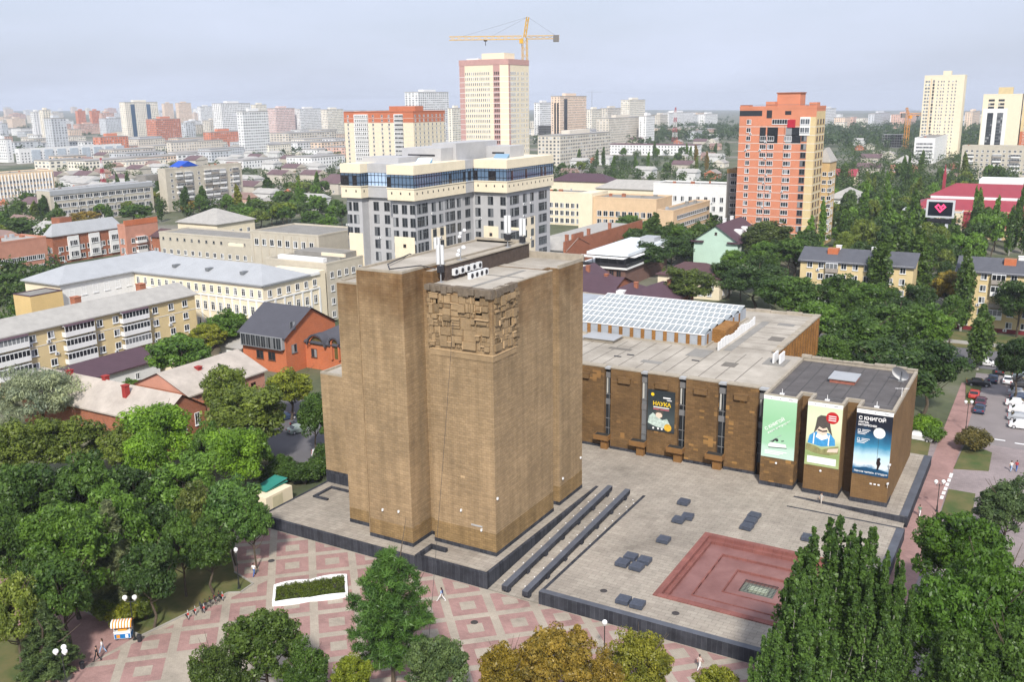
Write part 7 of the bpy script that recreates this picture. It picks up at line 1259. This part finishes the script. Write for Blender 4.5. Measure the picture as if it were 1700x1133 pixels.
lamp(gp(112, 1150), 4.6, 3, 'lamp post with a cluster of white globes by the park path'); lamp(gp(1003, 1105), 4.8, 1, 'lamp post with one white globe among the autumn trees'); lamp(gp(1555, 850), 4.4, 2, 'twin-globe lamp post on the red walk by the large tree', .5); lamp(gp(1603, 716), 5.2, 2, 'twin-globe lamp post on the lawn island by the parking court', .5)
# ice-cream cart
ct = thing('striped_cart', 'small white and blue ice cream cart with yellow striped awning', 'cart', gp(206, 1061), math.radians(38)); pbq = M('cart blue', lin(30, 120, 190, .8), .5, .15, 2)
MB().box(-.85, .85, -.45, .45, .25, 1.0).build('body', m_white, ct); MB().box(-.8, .8, -.47, -.45, .3, .8).build('front_panel', pbq, ct); MB().box(.85, .87, -.4, .4, .3, .85).build('side_panel', pbq, ct); MB().box(.3, .6, -.475, -.47, .35, .75).build('poster', m_white, ct); MB().box(-.6, -.25, -.475, -.47, .35, .75).build('poster', M('cart orange', lin(232, 160, 50, .8), .5), ct)
MB().box(-.88, .88, -.5, .5, 1.0, 1.06).build('counter', m_white, ct)
for x in (-.8, .8):
    for y in (-.42, .42): MB().tube((x, y, 1.06), (x, y, 1.95), .025).build('awning_post', m_white, ct)
    MB().torus((x*.8, -.3, .17), .14, .04).build('wheel', m_dark, ct)
for i in range(14):
    mb = MB(); x0, x1 = -1.05+i*.15, -1.05+(i+1)*.15
    for k in range(6): a, b = math.pi*k/6, math.pi*(k+1)/6; mb.quad([(x0, -.62*math.cos(a), 1.85+.4*math.sin(a)), (x1, -.62*math.cos(a), 1.85+.4*math.sin(a)), (x1, -.62*math.cos(b), 1.85+.4*math.sin(b)), (x0, -.62*math.cos(b), 1.85+.4*math.sin(b))])
    mb.quad([(x0, -.63, 1.62), (x1, -.63, 1.62), (x1, -.62, 1.85), (x0, -.62, 1.85)]); mb.build('awning_stripe', M('awning yellow', lin(226, 150, 60, .85), .8) if i % 2 else m_white, ct)
MB().cbox((0, 0, 1.25), (.9, .5, .38)).build('display_box', M('cart orange', lin(232, 160, 50, .8), .5), ct)
tag(MB().tube((0, 0, 0), (0, 0, .75), .22, .26, 10).tube((0, 0, .75), (0, 0, .8), .27, .2, 10).build('litter_bin', m_dark, None, gp(232, 1066)), 'small dark litter bin under the twin-globe lamp', 'litter bin')
tag(MB().tube((0, 0, 0), (0, 0, .75), .22, .26, 10).tube((0, 0, .75), (0, 0, .8), .27, .2, 10).build('litter_bin', m_dark, None, gp(137, 1111)), 'small dark litter bin beside the two walkers', 'litter bin')
# bicycles and scooters
def bicycle(pos, rz, col, lab):
    t = thing('bicycle', lab, 'bicycle', pos, rz, 'parked bicycles'); mt = M('bicycle paint %.2f' % col[0], col, .35)
    for x in (-.52, .52): w = MB().torus((0, 0, 0), .31, .025, 'y', 20, 5).build('wheel', m_dark, t, (x, 0, .33)); MB().tube((0, -.04, 0), (0, .04, 0), .03).tube((-.3, 0, 0), (.3, 0, 0), .006, .006, 3).tube((0, 0, -.3), (0, 0, .3), .006, .006, 3).build('hub', m_greyframe, w)
    MB().path([(-.52, 0, .33), (-.08, 0, .3), (-.2, 0, .82), (.38, 0, .8), (-.08, 0, .3)], .022).path([(-.52, 0, .33), (-.2, 0, .7)], .018).build('frame', mt, t); MB().path([(.52, 0, .33), (.4, 0, .78), (.37, 0, 1.0)], .02).build('fork', mt, t); MB().path([(.3, -.28, 1.02), (.38, 0, 1.02), (.3, .28, 1.02)], .016).build('handlebar', m_dark, t); MB().box(-.34, -.08, -.06, .06, .9, .96).tube((-.2, 0, .8), (-.21, 0, .92), .015).build('saddle', m_dark, t); MB().cbox((.55, 0, .85), (.24, .3, .2)).build('basket', m_dark, t)
def scooter(pos, rz, lab):
    t = thing('kick_scooter', lab, 'scooter', pos, rz, 'parked kick scooters'); MB().box(-.5, .35, -.08, .08, .12, .18).build('deck', m_dark, t)
    for x in (-.5, .5): MB().torus((0, 0, 0), .09, .03, 'y', 14, 5).build('wheel', m_dark, t, (x, 0, .12))
    MB().path([(.5, 0, .12), (.46, 0, .4), (.4, 0, 1.15)], .03).build('stem', M('scooter white', (.6, .6, .62), .4), t); MB().tube((.4, -.24, 1.15), (.4, .24, 1.15), .02).build('handlebar', m_dark, t); MB().box(.36, .5, -.1, .1, .55, .8).build('battery', M('scooter red', (.42, .05, .04), .5), t)
bp = Vector((gp(345, 1008).x, gp(345, 1008).y, 0))
for i in range(5): p = gp(334+i*7.5, 1015-i*4.6); bicycle((p.x, p.y, .03), math.radians(-35)+random.uniform(-.12, .12), (.40, .03, .03) if i else (.05, .06, .08), 'red hire bicycle in the tight row by the lawn kerb' if i else 'dark blue hire bicycle at the end of the red row')
for px, py, lab in ((311, 1027, 'kick scooter standing apart at the end of the row'), (323, 1020, 'kick scooter next to the one standing apart'), (337, 1016, 'kick scooter leaning by the dark bicycle'), (368, 996, 'kick scooter at the lamp end of the bicycle row')): p = gp(px, py); scooter((p.x, p.y, .03), math.radians(-25), lab)
# people: one continuous skinned body each
def person(pos, rz, h, top, bottom, hair, lab, stride=.35, shoe=(.05, .05, .05), bag=None, skirt=False, longhair=False):
    v, e, r = [], [], []
    def add(p, par, rad): v.append(p); r.append(rad); (e.append((par, len(v)-1)) if par is not None else None); return len(v)-1
    pel = add((0, 0, .95), None, .125); wa = add((0, .0, 1.1), pel, .115); ch = add((0, 0, 1.32), wa, .145); nk = add((0, 0, 1.47), ch, .06); hd0 = add((.01, 0, 1.56), nk, .085); hd1 = add((.015, 0, 1.66), hd0, .098); add((.0, 0, 1.74), hd1, .06)
    for s in (-1, 1):
        hp = add((0, s*.09, .9), pel, .09); kn = add((s*stride*.45+.04, s*.10, .5), hp, .062); an = add((s*stride*.95-.03, s*.10, .09), kn, .042); add((s*stride*.95+.15, s*.11, .045), an, .036)
        sh = add((0, s*.18, 1.4), ch, .062); el = add((-s*stride*.25-.02, s*.25, 1.13), sh, .043); wr = add((-s*stride*.45+.07, s*.25, .9), el, .03); pm = add((-s*stride*.5+.09, s*.25, .83), wr, .028)
        for k, (dx, dy, l_) in enumerate(((.05, .0, .06), (.02, .012, .09), (.0, .012, .095), (-.02, .012, .085), (-.035, .01, .065))): f1 = add((v[pm][0]+dx*.6, v[pm][1]+dy*s, v[pm][2]-l_*.5), pm, .0095); add((v[pm][0]+dx+.01, v[pm][1]+dy*.6*s, v[pm][2]-l_), f1, .008)
    me = bpy.data.meshes.new('body'); me.from_pydata([(x*h/1.75, y*h/1.75, z*h/1.75) for x, y, z in v], e, []); o = bpy.data.objects.new('body', me); COL.objects.link(o); sk = o.modifiers.new('s', 'SKIN'); sk.use_smooth_shade = True; ss = o.modifiers.new('u', 'SUBSURF'); ss.levels = 1
    for i, sv in enumerate(me.skin_vertices[0].data): sv.radius = (r[i]*(1.0 if r[i] < .02 else 1.16),)*2; sv.use_root = (i == 0)
    dg = bpy.context.evaluated_depsgraph_get(); m2 = bpy.data.meshes.new_from_object(o.evaluated_get(dg)); bpy.data.objects.remove(o); bpy.data.meshes.remove(me); k = h/1.75
    mats = [M('skin', (.42, .26, .19), .6, .05), M('cloth %.2f %.2f %.2f' % top, top, .9, .15, 8), M('cloth %.2f %.2f %.2f' % bottom, bottom, .9, .15, 8), M('shoe %.2f' % shoe[0], shoe, .7), M('hair %.2f' % hair[0], hair, .8)]
    m2.materials.clear(); [m2.materials.append(x) for x in mats]
    for p in m2.polygons:
        c = p.center/k; z = c.z
        p.material_index = 3 if z < .1 else (4 if (z > 1.68 or (z > 1.54 and c.x < -.03)) else 0 if z > 1.45 else (0 if (abs(c.y) > .2 and z < 1.18) else 1 if z > 1.0 else 2))
    t = thing('person', lab, 'person', pos, rz); put('body', m2, t)
    if bag: MB().box(-.2*k, -.1*k, -.14*k, .14*k, 1.08*k, 1.42*k).build('backpack', M('bag %.2f' % bag[0], bag, .8), t)
    if skirt: MB().tube((0, 0, 1.04*k), (0, 0, .62*k), .15*k, .25*k, 12).build('skirt', MAT['cloth %.2f %.2f %.2f' % bottom], t)
    MB().ball((-.01, 0, 1.69*k), .105*k, 0, 10, 6, .9).build('hair', mats[4], t, (-.01, 0, .012)) if not longhair else MB().ball((-.03, 0, 1.66*k), .11*k, 0, 10, 6, 1.0).tube((-.07, 0, 1.62*k), (-.1, 0, 1.35*k), .09*k, .06*k).build('hair', mats[4], t)
W_, BK, BL, LB = (.7, .7, .7), (.02, .02, .025), (.05, .12, .35), (.3, .42, .6)
p = gp(422, 957, .03); person(p, math.radians(100), 1.7, W_, BL, (.03, .02, .02), 'person in white top and blue trousers walking by the lawn corner lamp')
p = gp(733, 999, .03); person(p, math.radians(195), 1.72, LB, W_, (.03, .02, .02), 'person in pale blue top and white trousers striding below the podium', .5, (.7, .7, .7), (.04, .05, .15), longhair=True)
p = gp(171, 1085, .04); person(p, math.radians(215), 1.68, W_, LB, (.05, .03, .02), 'person in white top and light denim walking beside the one in black', .35, longhair=True)
p = gp(162, 1099, .04); person(p, math.radians(215), 1.76, BK, BK, (.03, .02, .02), 'person dressed in black walking with a companion in white')
p = gp(1161, 1113, .03); person(p, math.radians(60), 1.7, (.6, .5, .45), W_, (.02, .02, .02), 'person in pale clothes walking below the front terrace wall')
p = gp(1363, 838, 1.2); person(p, math.radians(240), 1.7, (.5, .48, .45), (.55, .5, .45), (.03, .02, .02), 'person in light grey clothes on the step before the entrance piers', .15)
p = gp(1526, 858, .04); person(p, math.radians(80), 1.7, (.12, .2, .14), W_, (.06, .04, .03), 'person in green top and white trousers on the red walk')
p = gp(1678, 783, .03); person(p, math.radians(70), 1.68, (.7, .68, .64), LB, (.04, .03, .02), 'person in white top walking next to the one in red'); p = gp(1687, 783, .03); person(p, math.radians(70), 1.74, (.35, .05, .06), BL, (.03, .02, .02), 'person in dark red top and blue trousers by the grey green tree')
# cars
def car_proto():
    t = thing('parked_car', 'parked car', 'car', (0, 0, 0)); L_, W2 = 4.35, .88
    prof = [(-2.15, .35), (-2.18, .62), (-2.05, .92), (-1.5, .98), (-1.05, 1.4), (-.35, 1.47), (.35, 1.42), (1.0, 1.0), (1.85, .86), (2.12, .66), (2.16, .38), (1.9, .22), (-1.9, .22)]
    mb = MB(); n = len(prof)
    def ringv(y, s, zs):
        i = len(mb.v); mb.v.extend([(x*s, y*(.80 if z > 1.1 else 1.0), z*zs if z < 1 else z) for x, z in prof]); return i
    ys = (-W2, -W2*.93, W2*.93, W2); a = ringv(-W2, .985, 1); b = ringv(W2, .985, 1)
    for i in range(n): mb.f.append((a+i, a+(i+1) % n, b+(i+1) % n, b+i)); mb.m.append(0)
    mb.f.append(tuple(range(a+n-1, a-1, -1))); mb.m.append(0); mb.f.append(tuple(range(b, b+n))); mb.m.append(0)
    m_car = M('car paint', (.95, .95, .95), .28, .02, objcol=True, spec=.6); m_cg = M('car glass', (.015, .018, .022), .06, .05, spec=.8)
    o = mb.build('body', m_car, t); o['tint'] = 1; bv = o.modifiers.new('b', 'BEVEL'); bv.width = .06; bv.segments = 2
    g = MB(); k = .86*.80
    g.quad([(1.0, -k, 1.02), (1.0, k, 1.02), (.4, k*.97, 1.40), (.4, -k*.97, 1.40)]).quad([(-1.48, k, 1.0), (-1.48, -k, 1.0), (-1.07, -k*.97, 1.39), (-1.07, k*.97, 1.39)])
    g.v = [(x+(.035 if x > 0 else -.035), y, z+.02) for x, y, z in g.v]; i0 = len(g.v)
    for s in (-1, 1): g.quad([(.85, s*.875, 1.0), (.33, s*.72, 1.37), (-1.0, s*.72, 1.36), (-1.4, s*.875, 1.0)][::s])
    g.build('windows', m_cg, t)
    for s in (-1, 1):
        for x in (-1.32, 1.35): w = MB().tube((0, -.1, 0), (0, .1, 0), .32, .32, 16).build('wheel', m_dark, t, (x, s*.80, .32)); MB().tube((0, s*.10, 0), (0, s*.115, 0), .2, .18, 10).build('rim', M('alloy', (.45, .45, .47), .35), w)
        MB().box(-.06, .03, -.2, .2, -.07, .07).build('headlight', M('headlight', (.7, .72, .75), .15), t, (2.10, s*.6, .68)); MB().box(-.03, .05, -.17, .17, -.09, .09).build('tail_light', M('tail light', (.35, .02, .02), .3), t, (-2.12, s*.62, .78))
        MB().box(-.09, .09, -.07, .07, -.06, .06).build('mirror', m_dark, t, (.72, s*.98, 1.02))
    MB().box(-.02, .02, -.26, .26, -.06, .06).build('number_plate', m_white, t, (2.17, 0, .42)); return t
CAR = car_proto(); first_car = [True]
def car(px, py, rz, col, lab, z=.03, off=(0, 0)):
    g = gp(px, py); loc = (g.x+off[0], g.y+off[1], z)
    if first_car[0]:
        first_car[0] = False; o = CAR; o.location = loc; o.rotation_euler = (0, 0, rz); o['label'] = lab
        for ch in o.children:
            if ch.get('tint'): ch.color = (*col, 1)
    else: o = copy_tree(CAR, loc, rz, lab, None, col)
    o['group'] = 'parked cars'
CW, CB, CN, CS, CRd, CG = (.75, .75, .76), (.02, .02, .024), (.03, .05, .1), (.35, .37, .4), (.45, .05, .04), (.16, .2, .22)
hp = math.pi/2
car(1526, 731, math.radians(-4), CW, 'white saloon parked by the corner of the entrance block')
for px, py, rz, c, lab in ((1648, 634, hp, CN, 'dark blue car parked nose-out beside a white hatchback'), (1673, 636, hp, CW, 'white car parked beside the dark blue one at the lot end'), (1624, 641, .15, CB, 'black car parked along the shrub edge'), (1617, 660, hp, CRd, 'red car parked under the big dark tree'), (1628, 672, hp, (.09, .03, .05), 'dark maroon car parked behind the navy one'), (1626, 684, hp, CN, 'navy car nearest the twin-globe lamp'), (1637, 607, -.05, CW, 'white car driving on the main road'), (1683, 612, .1, CB, 'black car on the main road behind the white one'),
 (1692, 638, .05, CB, 'black car first in the right-hand row'), (1697, 647, .05, CB, 'black car second in the right-hand row'), (1692, 658, .05, CS, 'silver car third in the right-hand row'), (1697, 666, .05, CN, 'blue car fourth in the right-hand row'), (1690, 675, .05, CW, 'white car fifth in the right-hand row'), (1695, 687, .05, CW, 'white car sixth in the right-hand row'), (1694, 699, .05, CS, 'silver car last in the right-hand row'), (1700, 628, .05, CG, 'grey car at the head of the right-hand row'), (1660, 620, hp, CB, 'black car parked across the lot end'), (1697, 712, .05, CW, 'white car beyond the silver one at the row end'),
 (1400, 570, .3, CW, 'white car glimpsed between the trees behind the tar roof'), (1405, 580, .3, CS, 'silver car parked behind the tar roof trees'), (497, 718, 1.2, (.3, .36, .33), 'pale green car in the rear yard left of the tower'), (540, 757, .7, CW, 'white car half hidden by the hedge at the tower wall'), (474, 697, 1.2, CN, 'blue car at the end of the rear yard'), (503, 708, 1.2, CB, 'black car behind the pale green one')): car(px, py, rz, c, lab)
pr_ = thing('stair_head_house', 'small ruined concrete stair head behind the tar roof', 'outbuilding', (-26.5, 163, 0)); MB().prism([(-3, -3), (3, -3), (3, 3), (-3, 3)], 0, 5.6).box(-3.2, 1.2, -1, 3.2, 5.6, 7.2).build('wall', m_cap, pr_); MB().box(-1, 3.3, -3.3, -3.0, 4.4, 5.8).build('brick_patch', m_redbrick, pr_)

# ================================================================== HAZE
hm = bpy.data.materials.new('haze air'); hm.use_nodes = True; hn = hm.node_tree; hn.nodes.clear(); ho = hn.nodes.new('ShaderNodeOutputMaterial'); pv = hn.nodes.new('ShaderNodeVolumePrincipled')
pv.inputs['Color'].default_value = (.80, .87, 1.0, 1); pv.inputs['Density'].default_value = .000115; pv.inputs['Anisotropy'].default_value = 0.0; hn.links.new(pv.outputs[0], ho.inputs['Volume'])
stuff(tag(MB().box(-9600, 9600, -9600, 9600, -80, 125).build('haze', hm), 'pale bluish haze filling the air over the city', 'haze'))
